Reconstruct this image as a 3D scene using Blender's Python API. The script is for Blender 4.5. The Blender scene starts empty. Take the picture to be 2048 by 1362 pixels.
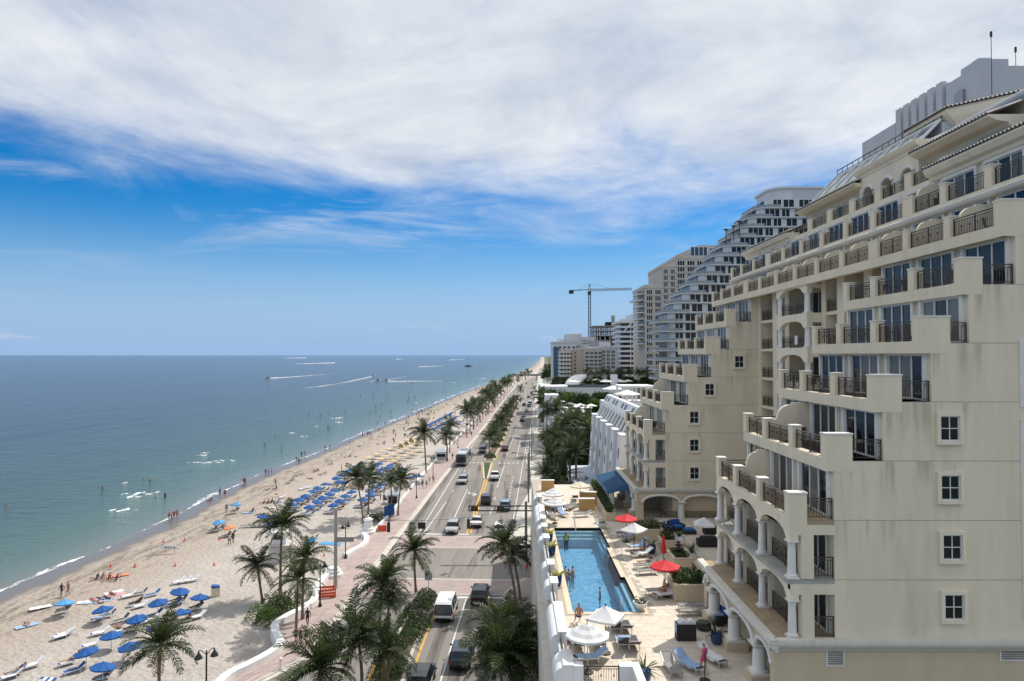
import bpy, math, random
from mathutils import Vector, Matrix, Euler
R_ = math.radians
random.seed(7)
SC = bpy.context.scene
COL = SC.collection

# ------------------------------------------------------------------ camera
CAMZ, F = 27.0, 1400.0            # metres above the street; focal length in pixels of the 2048 px wide photograph
cam = bpy.data.cameras.new('camera')
cam.sensor_width = 36.0
cam.lens = 36.0 * F / 2048.0
cam.clip_start, cam.clip_end = 0.5, 90000.0
cam_o = bpy.data.objects.new('camera', cam)
COL.objects.link(cam_o)
cam_o.location = (0, 0, CAMZ)
cam_o.rotation_euler = (math.pi / 2 + math.atan(29 / F), 0, math.atan(6 / F))
SC.camera = cam_o
ROT = Euler(cam_o.rotation_euler).to_matrix()

# ------------------------------------------------------------------ sky, sun, exposure
SUN_AZ = Vector((0.70, 0.71, 0)).normalized()
SUN_EL = R_(54)
w = bpy.data.worlds.new('World'); SC.world = w; w.use_nodes = True
nt = w.node_tree; nt.nodes.clear()
def N(t, tree=None, **kw):
    n = (tree or nt).nodes.new(t)
    for k, v in kw.items(): setattr(n, k, v)
    return n
def mathn(tree, op, a, b=None, c=None, clamp=False):
    n = tree.nodes.new('ShaderNodeMath'); n.operation = op; n.use_clamp = clamp
    for i, v in enumerate((a, b, c)):
        if v is None: continue
        if isinstance(v, (int, float)): n.inputs[i].default_value = v
        else: tree.links.new(v, n.inputs[i])
    return n.outputs[0]
def smooth(tree, v, a, b, o0=0.0, o1=1.0):
    n = tree.nodes.new('ShaderNodeMapRange'); n.interpolation_type = 'SMOOTHSTEP'
    tree.links.new(v, n.inputs[0])
    for i, q in enumerate((a, b, o0, o1)): n.inputs[i + 1].default_value = q
    return n.outputs[0]
L = nt.links.new
sky = N('ShaderNodeTexSky', sky_type='NISHITA', sun_disc=False, sun_elevation=SUN_EL,
        sun_rotation=math.atan2(SUN_AZ.x, SUN_AZ.y), altitude=0, air_density=1.0, dust_density=0.1, ozone_density=4.0)
tc = N('ShaderNodeTexCoord')
sep = N('ShaderNodeSeparateXYZ'); L(tc.outputs['Generated'], sep.inputs[0])
zz = mathn(nt, 'ADD', mathn(nt, 'MAXIMUM', sep.outputs[2], 0.0), 0.06)
uu = mathn(nt, 'DIVIDE', sep.outputs[0], zz); vv = mathn(nt, 'DIVIDE', sep.outputs[1], zz)
cmb = N('ShaderNodeCombineXYZ'); L(uu, cmb.inputs[0]); L(vv, cmb.inputs[1])
def wnoise(scale, detail, rough, dist=0.0, loc=(0, 0, 0), scl=(1, 1, 1), rot=0):
    mp = N('ShaderNodeMapping'); mp.inputs['Location'].default_value = loc; mp.inputs['Scale'].default_value = scl
    mp.inputs['Rotation'].default_value = (0, 0, rot)
    L(cmb.outputs[0], mp.inputs[0])
    n = N('ShaderNodeTexNoise'); n.inputs['Scale'].default_value = scale; n.inputs['Detail'].default_value = detail
    n.inputs['Roughness'].default_value = rough; n.inputs['Distortion'].default_value = dist
    L(mp.outputs[0], n.inputs['Vector']); return n.outputs[0]
n_big = wnoise(0.5, 5, 0.55, 0.6, (3.1, 1.7, 0))
n_fine = wnoise(1.25, 10, 0.64, 0.55, (0.3, 5.2, 0), (1.0, 0.7, 1), 0.6)
n_wisp = wnoise(0.9, 9, 0.62, 1.2, (7.3, 2.2, 0), (0.6, 1.0, 1), -0.5)
el = sep.outputs[2]                                     # sine of the elevation
edge = mathn(nt, 'ADD', el, mathn(nt, 'MULTIPLY', sep.outputs[0], 0.045))
rise = smooth(nt, edge, 0.11, 0.36, -0.32, 0.44)         # the cloud sheet ends some way out over the sea
dens = mathn(nt, 'ADD', mathn(nt, 'ADD', mathn(nt, 'MULTIPLY', n_big, 0.7), mathn(nt, 'MULTIPLY', n_fine, 0.85)), rise)
sheet = smooth(nt, dens, 0.54, 1.2)
wisp = mathn(nt, 'MULTIPLY', smooth(nt, n_wisp, 0.47, 0.8), smooth(nt, el, 0.08, 0.2, 0.0, 0.6))
lowc = wnoise(3.0, 6, 0.6, 0.3, (1.0, 0.0, 0), (0.25, 0.06, 1))
lowb = mathn(nt, 'MULTIPLY', smooth(nt, lowc, 0.55, 0.72), mathn(nt, 'MULTIPLY', smooth(nt, el, 0.012, 0.022), smooth(nt, el, 0.034, 0.05, 0.4, 0.0)))
cover = mathn(nt, 'MAXIMUM', mathn(nt, 'MAXIMUM', sheet, wisp), lowb)
cover = mathn(nt, 'MULTIPLY', cover, 0.94, clamp=True)
shade = wnoise(1.4, 8, 0.62, 0.4, (9.0, 4.0, 0))
cramp = N('ShaderNodeValToRGB'); L(shade, cramp.inputs[0])
cramp.color_ramp.elements[0].position = 0.33; cramp.color_ramp.elements[0].color = (5.9, 6.5, 7.4, 1)
cramp.color_ramp.elements[1].position = 0.62; cramp.color_ramp.elements[1].color = (9.0, 9.2, 9.4, 1)
hsv = N('ShaderNodeHueSaturation'); hsv.inputs['Saturation'].default_value = 1.55; hsv.inputs['Hue'].default_value = 0.507; hsv.inputs['Value'].default_value = 1.08; L(sky.outputs[0], hsv.inputs['Color'])
mixc = N('ShaderNodeMix', data_type='RGBA'); L(cover, mixc.inputs[0])
haze = N('ShaderNodeMix', data_type='RGBA'); L(smooth(nt, el, 0.0, 0.2, 0.95, 0.0), haze.inputs[0]); L(hsv.outputs[0], haze.inputs[6]); haze.inputs[7].default_value = (3.1, 4.9, 7.9, 1)   # pale sea air low on the horizon
L(haze.outputs[2], mixc.inputs[6]); L(cramp.outputs[0], mixc.inputs[7])
bg = N('ShaderNodeBackground'); bg.inputs['Strength'].default_value = 0.1
L(mixc.outputs[2], bg.inputs[0])
wo = N('ShaderNodeOutputWorld'); L(bg.outputs[0], wo.inputs[0])

sun = bpy.data.lights.new('sun', 'SUN'); sun.energy = 4.3; sun.angle = R_(0.53); sun.color = (1.0, 0.95, 0.88)
sun_o = bpy.data.objects.new('sun', sun); COL.objects.link(sun_o)
to_sun = Vector((SUN_AZ.x * math.cos(SUN_EL), SUN_AZ.y * math.cos(SUN_EL), math.sin(SUN_EL)))
sun_o.rotation_euler = to_sun.to_track_quat('Z', 'Y').to_euler(); sun_o.location = (60, 60, 120)

SC.view_settings.view_transform = 'Standard'; SC.view_settings.look = 'None'
SC.view_settings.gamma = 1.0; SC.view_settings.use_curve_mapping = False
SC.view_settings.exposure = 0.0
SC.render.engine = 'CYCLES'
SC.cycles.use_denoising = True
SC.cycles.max_bounces = 6; SC.cycles.diffuse_bounces = 3; SC.cycles.glossy_bounces = 3
SC.cycles.transmission_bounces = 4; SC.cycles.transparent_max_bounces = 8
SC.cycles.caustics_reflective = False; SC.cycles.caustics_refractive = False

# ------------------------------------------------------------------ pixel helpers: a pixel is a direction, the distance comes from what the thing stands on
def ray(px, py): return ROT @ Vector(((px - 1024) / F, (681 - py) / F, -1))
def G(px, py, z=0.0):
    d = ray(px, py); t = (z - CAMZ) / d.z
    return Vector((d.x * t, d.y * t, z))
def D(px, py, Y):
    d = ray(px, py); t = Y / d.y
    return Vector((d.x * t, Y, CAMZ + d.z * t))
def lin(pts, y):
    """piecewise linear x(y) through points sorted by y"""
    if y <= pts[0][1]: a, b = pts[0], pts[1]
    elif y >= pts[-1][1]: a, b = pts[-2], pts[-1]
    else:
        for a, b in zip(pts, pts[1:]):
            if a[1] <= y <= b[1]: break
    t = (y - a[1]) / (b[1] - a[1]) if b[1] != a[1] else 0
    return a[0] + (b[0] - a[0]) * t

# ------------------------------------------------------------------ mesh builder
class MB:
    def __init__(s): s.v, s.f, s.m = [], [], []
    def add(s, vs, fs, mi=0):
        o = len(s.v); s.v += [tuple(p) for p in vs]
        s.f += [tuple(i + o for i in q) for q in fs]; s.m += [mi] * len(fs); return s
    def box(s, x0, y0, z0, x1, y1, z1, mi=0):
        if x0 > x1: x0, x1 = x1, x0
        if y0 > y1: y0, y1 = y1, y0
        if z0 > z1: z0, z1 = z1, z0
        return s.add([(x0,y0,z0),(x1,y0,z0),(x1,y1,z0),(x0,y1,z0),(x0,y0,z1),(x1,y0,z1),(x1,y1,z1),(x0,y1,z1)],
              [(0,3,2,1),(4,5,6,7),(0,1,5,4),(1,2,6,5),(2,3,7,6),(3,0,4,7)], mi)
    def bar(s, a, b, w, h=None, mi=0):
        """square bar between two points"""
        a, b = Vector(a), Vector(b); d = (b - a).normalized()
        u = d.cross(Vector((0, 0, 1)))
        if u.length < 1e-4: u = Vector((1, 0, 0))
        u.normalize(); n = u.cross(d); h = h or w
        u, n = u * w / 2, n * h / 2
        vs = [p + i * u + j * n for p in (a, b) for i, j in ((-1,-1),(1,-1),(1,1),(-1,1))]
        return s.add(vs, [(0,1,2,3),(7,6,5,4),(0,4,5,1),(1,5,6,2),(2,6,7,3),(3,7,4,0)], mi)
    def tube(s, pts, r, n=8, mi=0, caps=True):
        pts = [Vector(p) for p in pts]; k = len(pts)
        rs = r if isinstance(r, (list, tuple)) else [r] * k
        vs = []
        for i, p in enumerate(pts):
            d = (pts[min(i + 1, k - 1)] - pts[max(i - 1, 0)]).normalized()
            u = d.cross(Vector((0.0, 0.02, 1.0))) if abs(d.z) < 0.95 else d.cross(Vector((0, 1, 0)))
            u.normalize(); q = u.cross(d)
            for j in range(n):
                a = 2 * math.pi * j / n
                vs.append(p + (u * math.cos(a) + q * math.sin(a)) * rs[i])
        fs = [(i*n+j, i*n+(j+1) % n, (i+1)*n+(j+1) % n, (i+1)*n+j) for i in range(k-1) for j in range(n)]
        if caps: fs += [tuple(range(n))[::-1], tuple(range((k-1)*n, k*n))]
        return s.add(vs, fs, mi)
    def lathe(s, prof, n=12, c=(0, 0, 0), mi=0, cap=True):
        vs = [(c[0] + r * math.cos(2*math.pi*j/n), c[1] + r * math.sin(2*math.pi*j/n), c[2] + z) for r, z in prof for j in range(n)]
        k = len(prof)
        fs = [(i*n+j, i*n+(j+1) % n, (i+1)*n+(j+1) % n, (i+1)*n+j) for i in range(k-1) for j in range(n)]
        if cap: fs += [tuple(range(n))[::-1], tuple(range((k-1)*n, k*n))]
        return s.add(vs, fs, mi)
    def prism(s, poly, axis, a, b, mi=0):
        """2D polygon extruded along an axis: 'x' -> poly is (y,z); 'y' -> (x,z); 'z' -> (x,y)"""
        def P(p, t): return {'x': (t, p[0], p[1]), 'y': (p[0], t, p[1]), 'z': (p[0], p[1], t)}[axis]
        n = len(poly); vs = [P(p, a) for p in poly] + [P(p, b) for p in poly]
        fs = [tuple(range(n))[::-1], tuple(range(n, 2*n))] + [(i, (i+1) % n, n+(i+1) % n, n+i) for i in range(n)]
        return s.add(vs, fs, mi)
    def strip(s, A, B, mi=0):
        """quads between two polylines of equal length"""
        n = len(A)
        return s.add(list(A) + list(B), [(i, i+1, n+i+1, n+i) for i in range(n-1)], mi)
    def mesh(s, name, mats, smooth=False):
        me = bpy.data.meshes.new(name); me.from_pydata(s.v, [], s.f)
        if not isinstance(mats, (list, tuple)): mats = [mats]
        for m in mats: me.materials.append(M(m) if isinstance(m, str) else m)
        if len(mats) > 1: me.polygons.foreach_set('material_index', s.m)
        if smooth:
            me.polygons.foreach_set('use_smooth', [True] * len(s.f)); me.set_sharp_from_angle(angle=R_(42))
        me.update(); return me
    def build(s, name, mats, parent=None, label=None, cat=None, group=None, kind=None, smooth=False, loc=None, rz=0):
        return link(name, s.mesh(name, mats, smooth), parent, label, cat, group, kind, loc, rz)
def tag(o, label=None, cat=None, group=None, kind=None):
    if label: o['label'] = label
    if cat: o['category'] = cat
    if group: o['group'] = group
    if kind: o['kind'] = kind
    return o
def link(name, data, parent=None, label=None, cat=None, group=None, kind=None, loc=None, rz=0):
    o = bpy.data.objects.new(name, data); COL.objects.link(o)
    if parent: o.parent = parent
    if loc is not None: o.location = loc
    if rz: o.rotation_euler = (0, 0, rz)
    return tag(o, label, cat, group, kind)
def thing(name, label, cat, loc=(0, 0, 0), rz=0, group=None): return link(name, None, None, label, cat, group, None, loc, rz)
def dup(src, loc, rz=0, label=None, group=None, scale=None):
    """a copy of a thing with copies of its parts and sub-parts"""
    def cp(o, par):
        c = o.copy(); COL.objects.link(c); c.parent = par
        for ch in KIDS.get(o.name, ()): cp(ch, c)
        return c
    KIDS = {}
    def walk(o):
        KIDS[o.name] = list(o.children)
        for ch in o.children: walk(ch)
    walk(src)
    r = cp(src, None); r.location = loc; r.rotation_euler = (0, 0, rz)
    if scale: r.scale = (scale,) * 3
    tag(r, label, None, group); return r
ORD = ('first second third fourth fifth sixth seventh eighth ninth tenth eleventh twelfth thirteenth fourteenth fifteenth sixteenth '
       'seventeenth eighteenth nineteenth twentieth').split()
def nth(i):
    if i < 20: return ORD[i]
    t = ('twenty', 'thirty', 'forty', 'fifty', 'sixty', 'seventy', 'eighty', 'ninety')[(i + 1) // 10 - 2]
    u = (i + 1) % 10
    return (t + '-' + ORD[u - 1]) if u else t[:-1] + 'ieth'

# ------------------------------------------------------------------ materials
MATS = {}
def M(name): return MATS[name]
def mat(name, col, rough=0.8, var=0.12, scale=3.0, bump=0.0, bscale=None, metal=0.0, spec=0.5, stretch=(1, 1, 1), col2=None, c2pos=(0.45, 0.7), trans=0.0, coat=0.0):
    """procedural Principled material: base colour broken up by noise, optional second tint, fine bump"""
    m = bpy.data.materials.new(name); m.use_nodes = True; t = m.node_tree; b = t.nodes['Principled BSDF']
    b.inputs['Roughness'].default_value = rough; b.inputs['Metallic'].default_value = metal
    b.inputs['Specular IOR Level'].default_value = spec
    if coat: b.inputs['Coat Weight'].default_value = coat; b.inputs['Coat Roughness'].default_value = 0.05
    co = t.nodes.new('ShaderNodeTexCoord'); mp = t.nodes.new('ShaderNodeMapping'); mp.inputs['Scale'].default_value = stretch
    t.links.new(co.outputs['Object'], mp.inputs[0])
    nz = t.nodes.new('ShaderNodeTexNoise'); nz.inputs['Scale'].default_value = scale; nz.inputs['Detail'].default_value = 6; nz.inputs['Roughness'].default_value = 0.62
    t.links.new(mp.outputs[0], nz.inputs['Vector'])
    r = t.nodes.new('ShaderNodeValToRGB'); t.links.new(nz.outputs[0], r.inputs[0])
    c = Vector(col)
    r.color_ramp.elements[0].position = 0.3; r.color_ramp.elements[0].color = (*(c * (1 - var)), 1)
    r.color_ramp.elements[1].position = 0.7; r.color_ramp.elements[1].color = (*[min(1, q) for q in (c * (1 + var))], 1)
    out = r.outputs[0]
    if col2:
        n2 = t.nodes.new('ShaderNodeTexNoise'); n2.inputs['Scale'].default_value = scale * 0.37; n2.inputs['Detail'].default_value = 8; n2.inputs['Roughness'].default_value = 0.7
        t.links.new(mp.outputs[0], n2.inputs['Vector'])
        f = smooth(t, n2.outputs[0], c2pos[0], c2pos[1])
        mx = t.nodes.new('ShaderNodeMix'); mx.data_type = 'RGBA'; t.links.new(f, mx.inputs[0]); t.links.new(out, mx.inputs[6]); mx.inputs[7].default_value = (*col2, 1)
        out = mx.outputs[2]
    t.links.new(out, b.inputs['Base Color'])
    if bump:
        bn = t.nodes.new('ShaderNodeTexNoise'); bn.inputs['Scale'].default_value = bscale or scale * 8; bn.inputs['Detail'].default_value = 4
        t.links.new(co.outputs['Object'], bn.inputs['Vector'])
        bp = t.nodes.new('ShaderNodeBump'); bp.inputs['Strength'].default_value = bump; bp.inputs['Distance'].default_value = 0.05
        t.links.new(bn.outputs[0], bp.inputs['Height']); t.links.new(bp.outputs[0], b.inputs['Normal'])
    if trans:
        b.inputs['Transmission Weight'].default_value = trans
    MATS[name] = m; return m
def leafmat(name, col, var=0.3, scale=1.5, transl=0.35, rough=0.5):
    """leaf: diffuse and glossy blade with light passing through, tint varied from clump to clump"""
    m = mat(name, col, rough, var, scale, spec=0.35); t = m.node_tree; b = t.nodes['Principled BSDF']
    tr = t.nodes.new('ShaderNodeBsdfTranslucent'); mx = t.nodes.new('ShaderNodeMixShader'); mx.inputs[0].default_value = transl
    src = b.inputs['Base Color'].links[0].from_socket; t.links.new(src, tr.inputs[0])
    o = [n for n in t.nodes if n.type == 'OUTPUT_MATERIAL'][0]
    t.links.new(b.outputs[0], mx.inputs[1]); t.links.new(tr.outputs[0], mx.inputs[2]); t.links.new(mx.outputs[0], o.inputs[0]); return m

mat('stucco', (0.785, 0.685, 0.52), 0.9, 0.06, 1.3, 0.25, 40, stretch=(1, 1, 0.14), col2=(0.62, 0.555, 0.45), c2pos=(0.5, 0.78))
mat('stucco_pale', (0.81, 0.72, 0.565), 0.9, 0.05, 1.2, 0.25, 40, stretch=(1, 1, 0.14), col2=(0.62, 0.575, 0.5), c2pos=(0.52, 0.76))
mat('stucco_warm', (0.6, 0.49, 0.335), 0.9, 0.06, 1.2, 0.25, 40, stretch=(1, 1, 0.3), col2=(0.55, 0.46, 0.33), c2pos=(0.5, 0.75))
mat('stucco_ochre', (0.52, 0.31, 0.11), 0.9, 0.08, 1.5, 0.2, 40, col2=(0.42, 0.27, 0.12))
mat('trim', (0.76, 0.73, 0.67), 0.8, 0.05, 2.0, 0.1, 30, col2=(0.60, 0.57, 0.52), c2pos=(0.52, 0.8))
mat('cornice_grey', (0.62, 0.58, 0.5), 0.85, 0.08, 1.5, 0.15, 30, stretch=(1, 1, 0.4), col2=(0.3, 0.28, 0.25), c2pos=(0.55, 0.85))
mat('white_wall', (0.78, 0.78, 0.77), 0.8, 0.04, 0.8, 0.1, 30, stretch=(1, 1, 0.3), col2=(0.66, 0.66, 0.64), c2pos=(0.5, 0.8))
mat('grey_wall', (0.5, 0.51, 0.54), 0.85, 0.04, 0.3, 0.1, 20, stretch=(1, 1, 0.3))
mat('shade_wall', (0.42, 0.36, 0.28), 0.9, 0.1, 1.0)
mat('joint', (0.3, 0.27, 0.23), 0.95, 0.25, 3.0)
mat('stain', (0.23, 0.21, 0.185), 0.95, 0.35, 4.0)
mat('rail_metal', (0.085, 0.07, 0.055), 0.5, 0.2, 4.0, metal=0.3)
mat('white_frame', (0.72, 0.72, 0.70), 0.55, 0.04, 3.0)
mat('glass_dark', (0.012, 0.016, 0.022), 0.05, 0.5, 0.6, spec=0.42)
mat('glass_curtain', (0.17, 0.165, 0.15), 0.08, 0.35, 2.5, spec=0.4, stretch=(1, 6, 0.3))
mat('glass_blue', (0.03, 0.06, 0.09), 0.05, 0.4, 0.4, spec=0.9)
mat('glass_grey', (0.16, 0.18, 0.2), 0.12, 0.3, 0.5, spec=0.8)
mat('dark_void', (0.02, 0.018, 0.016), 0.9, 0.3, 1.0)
mat('curtain', (0.42, 0.36, 0.28), 0.9, 0.15, 3.0)
mat('roof_tile', (0.36, 0.33, 0.3), 0.75, 0.35, 5.0, 0.2, 20, col2=(0.16, 0.13, 0.115), c2pos=(0.5, 0.7))
mat('terrace_floor', (0.40, 0.29, 0.18), 0.9, 0.14, 1.6, 0.2, 20, col2=(0.3, 0.235, 0.17))
mat('metal_grey', (0.33, 0.34, 0.35), 0.4, 0.1, 2.0, metal=0.6)
mat('metal_dark', (0.03, 0.03, 0.03), 0.5, 0.3, 3.0, metal=0.3)
mat('metal_light', (0.62, 0.62, 0.62), 0.35, 0.1, 3.0, metal=0.7)
mat('concrete', (0.42, 0.4, 0.36), 0.9, 0.12, 2.0, 0.2, 25, col2=(0.3, 0.285, 0.26))
mat('concrete_pale', (0.56, 0.53, 0.47), 0.9, 0.1, 1.5, 0.2, 25, col2=(0.42, 0.4, 0.36))
mat('asphalt', (0.235, 0.215, 0.192), 0.9, 0.12, 0.5, 0.25, 30, stretch=(1.6, 0.07, 1), col2=(0.13, 0.122, 0.113), c2pos=(0.5, 0.7))
mat('paver_pink', (0.43, 0.335, 0.305), 0.9, 0.09, 0.6, 0.25, 25, col2=(0.34, 0.285, 0.265), c2pos=(0.45, 0.75))
mat('paver_pink_b', (0.395, 0.31, 0.285), 0.9, 0.11, 0.8, 0.25, 25, col2=(0.3, 0.26, 0.245), c2pos=(0.45, 0.75))
mat('paint_white', (0.66, 0.65, 0.62), 0.8, 0.14, 2.5, col2=(0.34, 0.32, 0.3), c2pos=(0.5, 0.72))
mat('paint_yellow', (0.66, 0.36, 0.05), 0.8, 0.12, 2.0, col2=(0.5, 0.3, 0.1), c2pos=(0.55, 0.8))
mat('soil', (0.12, 0.085, 0.055), 0.95, 0.3, 2.0)
mat('land', (0.2, 0.19, 0.16), 0.95, 0.3, 0.02, col2=(0.05, 0.075, 0.03), c2pos=(0.4, 0.6))
mat('grass', (0.035, 0.07, 0.018), 0.9, 0.35, 5.0, 0.5, 30)
mat('travertine', (0.66, 0.575, 0.47), 0.7, 0.09, 1.1, 0.12, 25, col2=(0.53, 0.46, 0.38), c2pos=(0.46, 0.72))
mat('travertine_b', (0.6, 0.52, 0.425), 0.7, 0.1, 1.4, 0.12, 25, col2=(0.66, 0.58, 0.47), c2pos=(0.46, 0.72))
mat('coping', (0.68, 0.56, 0.41), 0.7, 0.1, 1.2, 0.1, 25, col2=(0.58, 0.5, 0.4))
mat('grout', (0.42, 0.37, 0.3), 0.9, 0.1, 2.0)
mat('pool_tile', (0.18, 0.42, 0.58), 0.4, 0.12, 3.0, col2=(0.12, 0.33, 0.5))
mat('pool_step', (0.5, 0.66, 0.72), 0.5, 0.08, 3.0)
mat('fabric_blue', (0.006, 0.085, 0.30), 0.8, 0.08, 2.0, 0.1, 30)
mat('fabric_lightblue', (0.08, 0.3, 0.56), 0.8, 0.1, 2.0)
mat('fabric_orange', (0.8, 0.25, 0.1), 0.8, 0.1, 2.0)
mat('fabric_red', (0.62, 0.02, 0.025), 0.75, 0.08, 2.0, 0.1, 30)
mat('fabric_white', (0.74, 0.73, 0.7), 0.85, 0.05, 2.0, 0.1, 30)
mat('fabric_stripe', (0.55, 0.55, 0.53), 0.85, 0.05, 2.0)
mat('fabric_cream', (0.70, 0.62, 0.47), 0.85, 0.06, 2.0)
mat('fabric_yellow', (0.72, 0.56, 0.2), 0.85, 0.1, 2.0)
mat('fabric_tan', (0.60, 0.46, 0.28), 0.85, 0.12, 2.0)
mat('sling_dark', (0.075, 0.066, 0.06), 0.8, 0.15, 6.0)
mat('sling_grey', (0.26, 0.24, 0.22), 0.8, 0.12, 6.0)
mat('towel_blue', (0.3, 0.42, 0.62), 0.9, 0.15, 8.0, 0.2, 50)
mat('towel_white', (0.72, 0.72, 0.72), 0.9, 0.06, 8.0, 0.2, 50)
mat('towel_pink', (0.68, 0.3, 0.36), 0.9, 0.15, 8.0)
mat('wicker', (0.022, 0.02, 0.02), 0.7, 0.3, 12.0)
mat('cushion_blue', (0.02, 0.12, 0.36), 0.8, 0.1, 2.0)
mat('pot_white', (0.75, 0.74, 0.72), 0.4, 0.04, 2.0)
mat('pot_blue', (0.015, 0.05, 0.17), 0.25, 0.15, 2.0)
mat('plastic_orange', (0.68, 0.09, 0.03), 0.5, 0.08, 2.0)
mat('rubber', (0.018, 0.018, 0.018), 0.8, 0.2, 6.0)
mat('wood', (0.3, 0.2, 0.12), 0.75, 0.25, 3.0, stretch=(1, 1, 6))
mat('bark', (0.2, 0.155, 0.115), 0.95, 0.25, 3.0, 0.5, 14, stretch=(1, 1, 5))
mat('foam', (0.8, 0.81, 0.82), 0.9, 0.08, 1.0, 0.3, 6)
mat('steel_pole', (0.2, 0.19, 0.175), 0.6, 0.12, 2.0, metal=0.2)
leafmat('palm_leaf', (0.06, 0.082, 0.027), 0.35, 0.7, 0.4)
leafmat('palm_leaf_dark', (0.038, 0.055, 0.02), 0.35, 0.7, 0.35)
leafmat('palm_dead', (0.28, 0.18, 0.08), 0.3, 0.8, 0.3)
leafmat('date_leaf', (0.068, 0.09, 0.04), 0.35, 0.7, 0.3)
leafmat('shrub_leaf', (0.05, 0.085, 0.022), 0.45, 0.5, 0.35)
leafmat('shrub_bright', (0.10, 0.17, 0.03), 0.35, 0.6, 0.4)
leafmat('shrub_grey', (0.12, 0.135, 0.10), 0.4, 0.8, 0.3)
leafmat('tree_leaf', (0.04, 0.066, 0.018), 0.5, 0.3, 0.35)
leafmat('plant_yellow', (0.35, 0.33, 0.05), 0.4, 3.0, 0.4)

def streakmat(name, col, amount, stretch, lo=0.45, hi=0.75, grad=True):
    """thin dirt film: opacity from streaky noise, dying out downwards"""
    m = mat(name, col, 0.95, 0.15, 2.0); t = m.node_tree; b = t.nodes['Principled BSDF']; co = t.nodes.new('ShaderNodeTexCoord'); mp = t.nodes.new('ShaderNodeMapping'); mp.inputs['Scale'].default_value = stretch
    t.links.new(co.outputs['Object'], mp.inputs[0]); n = t.nodes.new('ShaderNodeTexNoise'); n.inputs['Scale'].default_value = 1.0; n.inputs['Detail'].default_value = 6; t.links.new(mp.outputs[0], n.inputs['Vector'])
    f = mathn(t, 'MULTIPLY', smooth(t, n.outputs[0], lo, hi), amount)
    if grad: sp = t.nodes.new('ShaderNodeSeparateXYZ'); t.links.new(co.outputs['Generated'], sp.inputs[0]); f = mathn(t, 'MULTIPLY', f, smooth(t, sp.outputs[2], 0.0, 0.95))
    t.links.new(f, b.inputs['Alpha']); return m
streakmat('rain_streak', (0.26, 0.23, 0.19), 0.26, (2.6, 2.6, 0.18), 0.42, 0.72)
streakmat('tyre_wear', (0.045, 0.043, 0.04), 0.5, (0.9, 0.06, 1), 0.35, 0.75, False)
# ================================================================== ground, sea, beach, road
WATER_Z, SAND_Z = -1.5, -0.3
shore_px = [(0,1183),(112,1137),(214,1096),(340,1040),(437,987),(535,943),(603,919),(695,880),(780,845),(845,818),(900,795),(960,772),(1010,757),(1045,744),(1064,733),(1073,725),(1079,719)]
SHORE = [(p.x, p.y) for p in (G(x, y, WATER_Z) for x, y in shore_px)]
SHORE = SHORE + [(320, 9000), (5200, 30000), (14000, 80000)]
# sea wall along the promenade (top edge, 0.65 m above the walk), then the straight low wall
wall_px = [(425,1370),(437,1362),(458,1344),(493,1327),(528,1309),(553,1293),(560,1283),(556,1271),(550,1257),(551,1246),(564,1235),(582,1225),(608,1212),(625,1200),(631,1188),(634,1172),(645,1155),(660,1142)]
WALL_A = [G(x, y, 0.65) for x, y in wall_px]
wall2_px = [(690,1107),(704,1098),(720,1090),(731,1080),(733,1071),(727,1064)]
WALL_B = [G(x, y, 0.65) for x, y in wall2_px]
wall3_px = [(748,1058),(790,1013),(812,984),(832,960),(864,926),(900,888),(940,848),(966,822),(990,797),(1012,779)]
WALL_C = [G(x, y, 0.65) for x, y in wall3_px]
LEFT = sorted([(p.x, p.y) for p in WALL_A] + [(G(672,1120,0.6).x, G(672,1120,0.6).y), (G(700,1092).x, G(700,1092).y)] + [(p.x, p.y) for p in WALL_C], key=lambda q: q[1])
LEFT = [(LEFT[0][0] - 4, LEFT[0][1] - 30)] + LEFT + [(28, 1000), (95, 2600), (210, 5200)]
kerb_px = [(470,1390),(511,1362),(564,1337),(599,1318),(625,1293),(652,1263),(702,1190),(802,1059),(887,950),(960,862),(1005,803),(1035,768)]
KERB = sorted([(p.x, p.y) for p in (G(x, y, 0.13) for x, y in kerb_px)], key=lambda q: q[1])
KERB = [(-22.5, 20)] + KERB + [(30, 900), (98, 2600)]
def RIGHT(y): return -4.65 + 0.0383 * y            # right edge line of the carriageway
def ysteps(a, b, segs):
    out, y = [a], a
    for lim, st in segs:
        while y + st <= min(lim, b): y += st; out.append(y)
    if out[-1] < b: out.append(b)
    return out

# --- land, one sheet out to the horizon
mb = MB(); mb.add([(-25, -300, -0.42), (60000, -300, -0.42), (60000, 60000, -0.42), (6000, 60000, -0.42), (330, 9000, -0.42), (100, 2600, -0.42), (30, 1000, -0.42), (-14, 300, -0.42), (-25, 60, -0.42)], [tuple(range(9))])
mb.build('ground', 'land', kind='structure')

# --- sand
m = mat('sand', (0.465, 0.418, 0.372), 0.95, 0.08, 0.5, col2=(0.41, 0.367, 0.325), c2pos=(0.45, 0.7)); t = m.node_tree; b = t.nodes['Principled BSDF']
at = t.nodes.new('ShaderNodeAttribute'); at.attribute_name = 'shore'
co = t.nodes.new('ShaderNodeTexCoord')
def tn(scale, detail=5, rough=0.6, tree=t, vec=None, stretch=None, dist=0):
    n = tree.nodes.new('ShaderNodeTexNoise'); n.inputs['Scale'].default_value = scale; n.inputs['Detail'].default_value = detail; n.inputs['Roughness'].default_value = rough; n.inputs['Distortion'].default_value = dist
    if stretch:
        mp = tree.nodes.new('ShaderNodeMapping'); mp.inputs['Scale'].default_value = stretch[0]; mp.inputs['Rotation'].default_value = (0, 0, stretch[1]); tree.links.new(vec, mp.inputs[0]); vec = mp.outputs[0]
    tree.links.new(vec, n.inputs['Vector']); return n.outputs[0]
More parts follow.
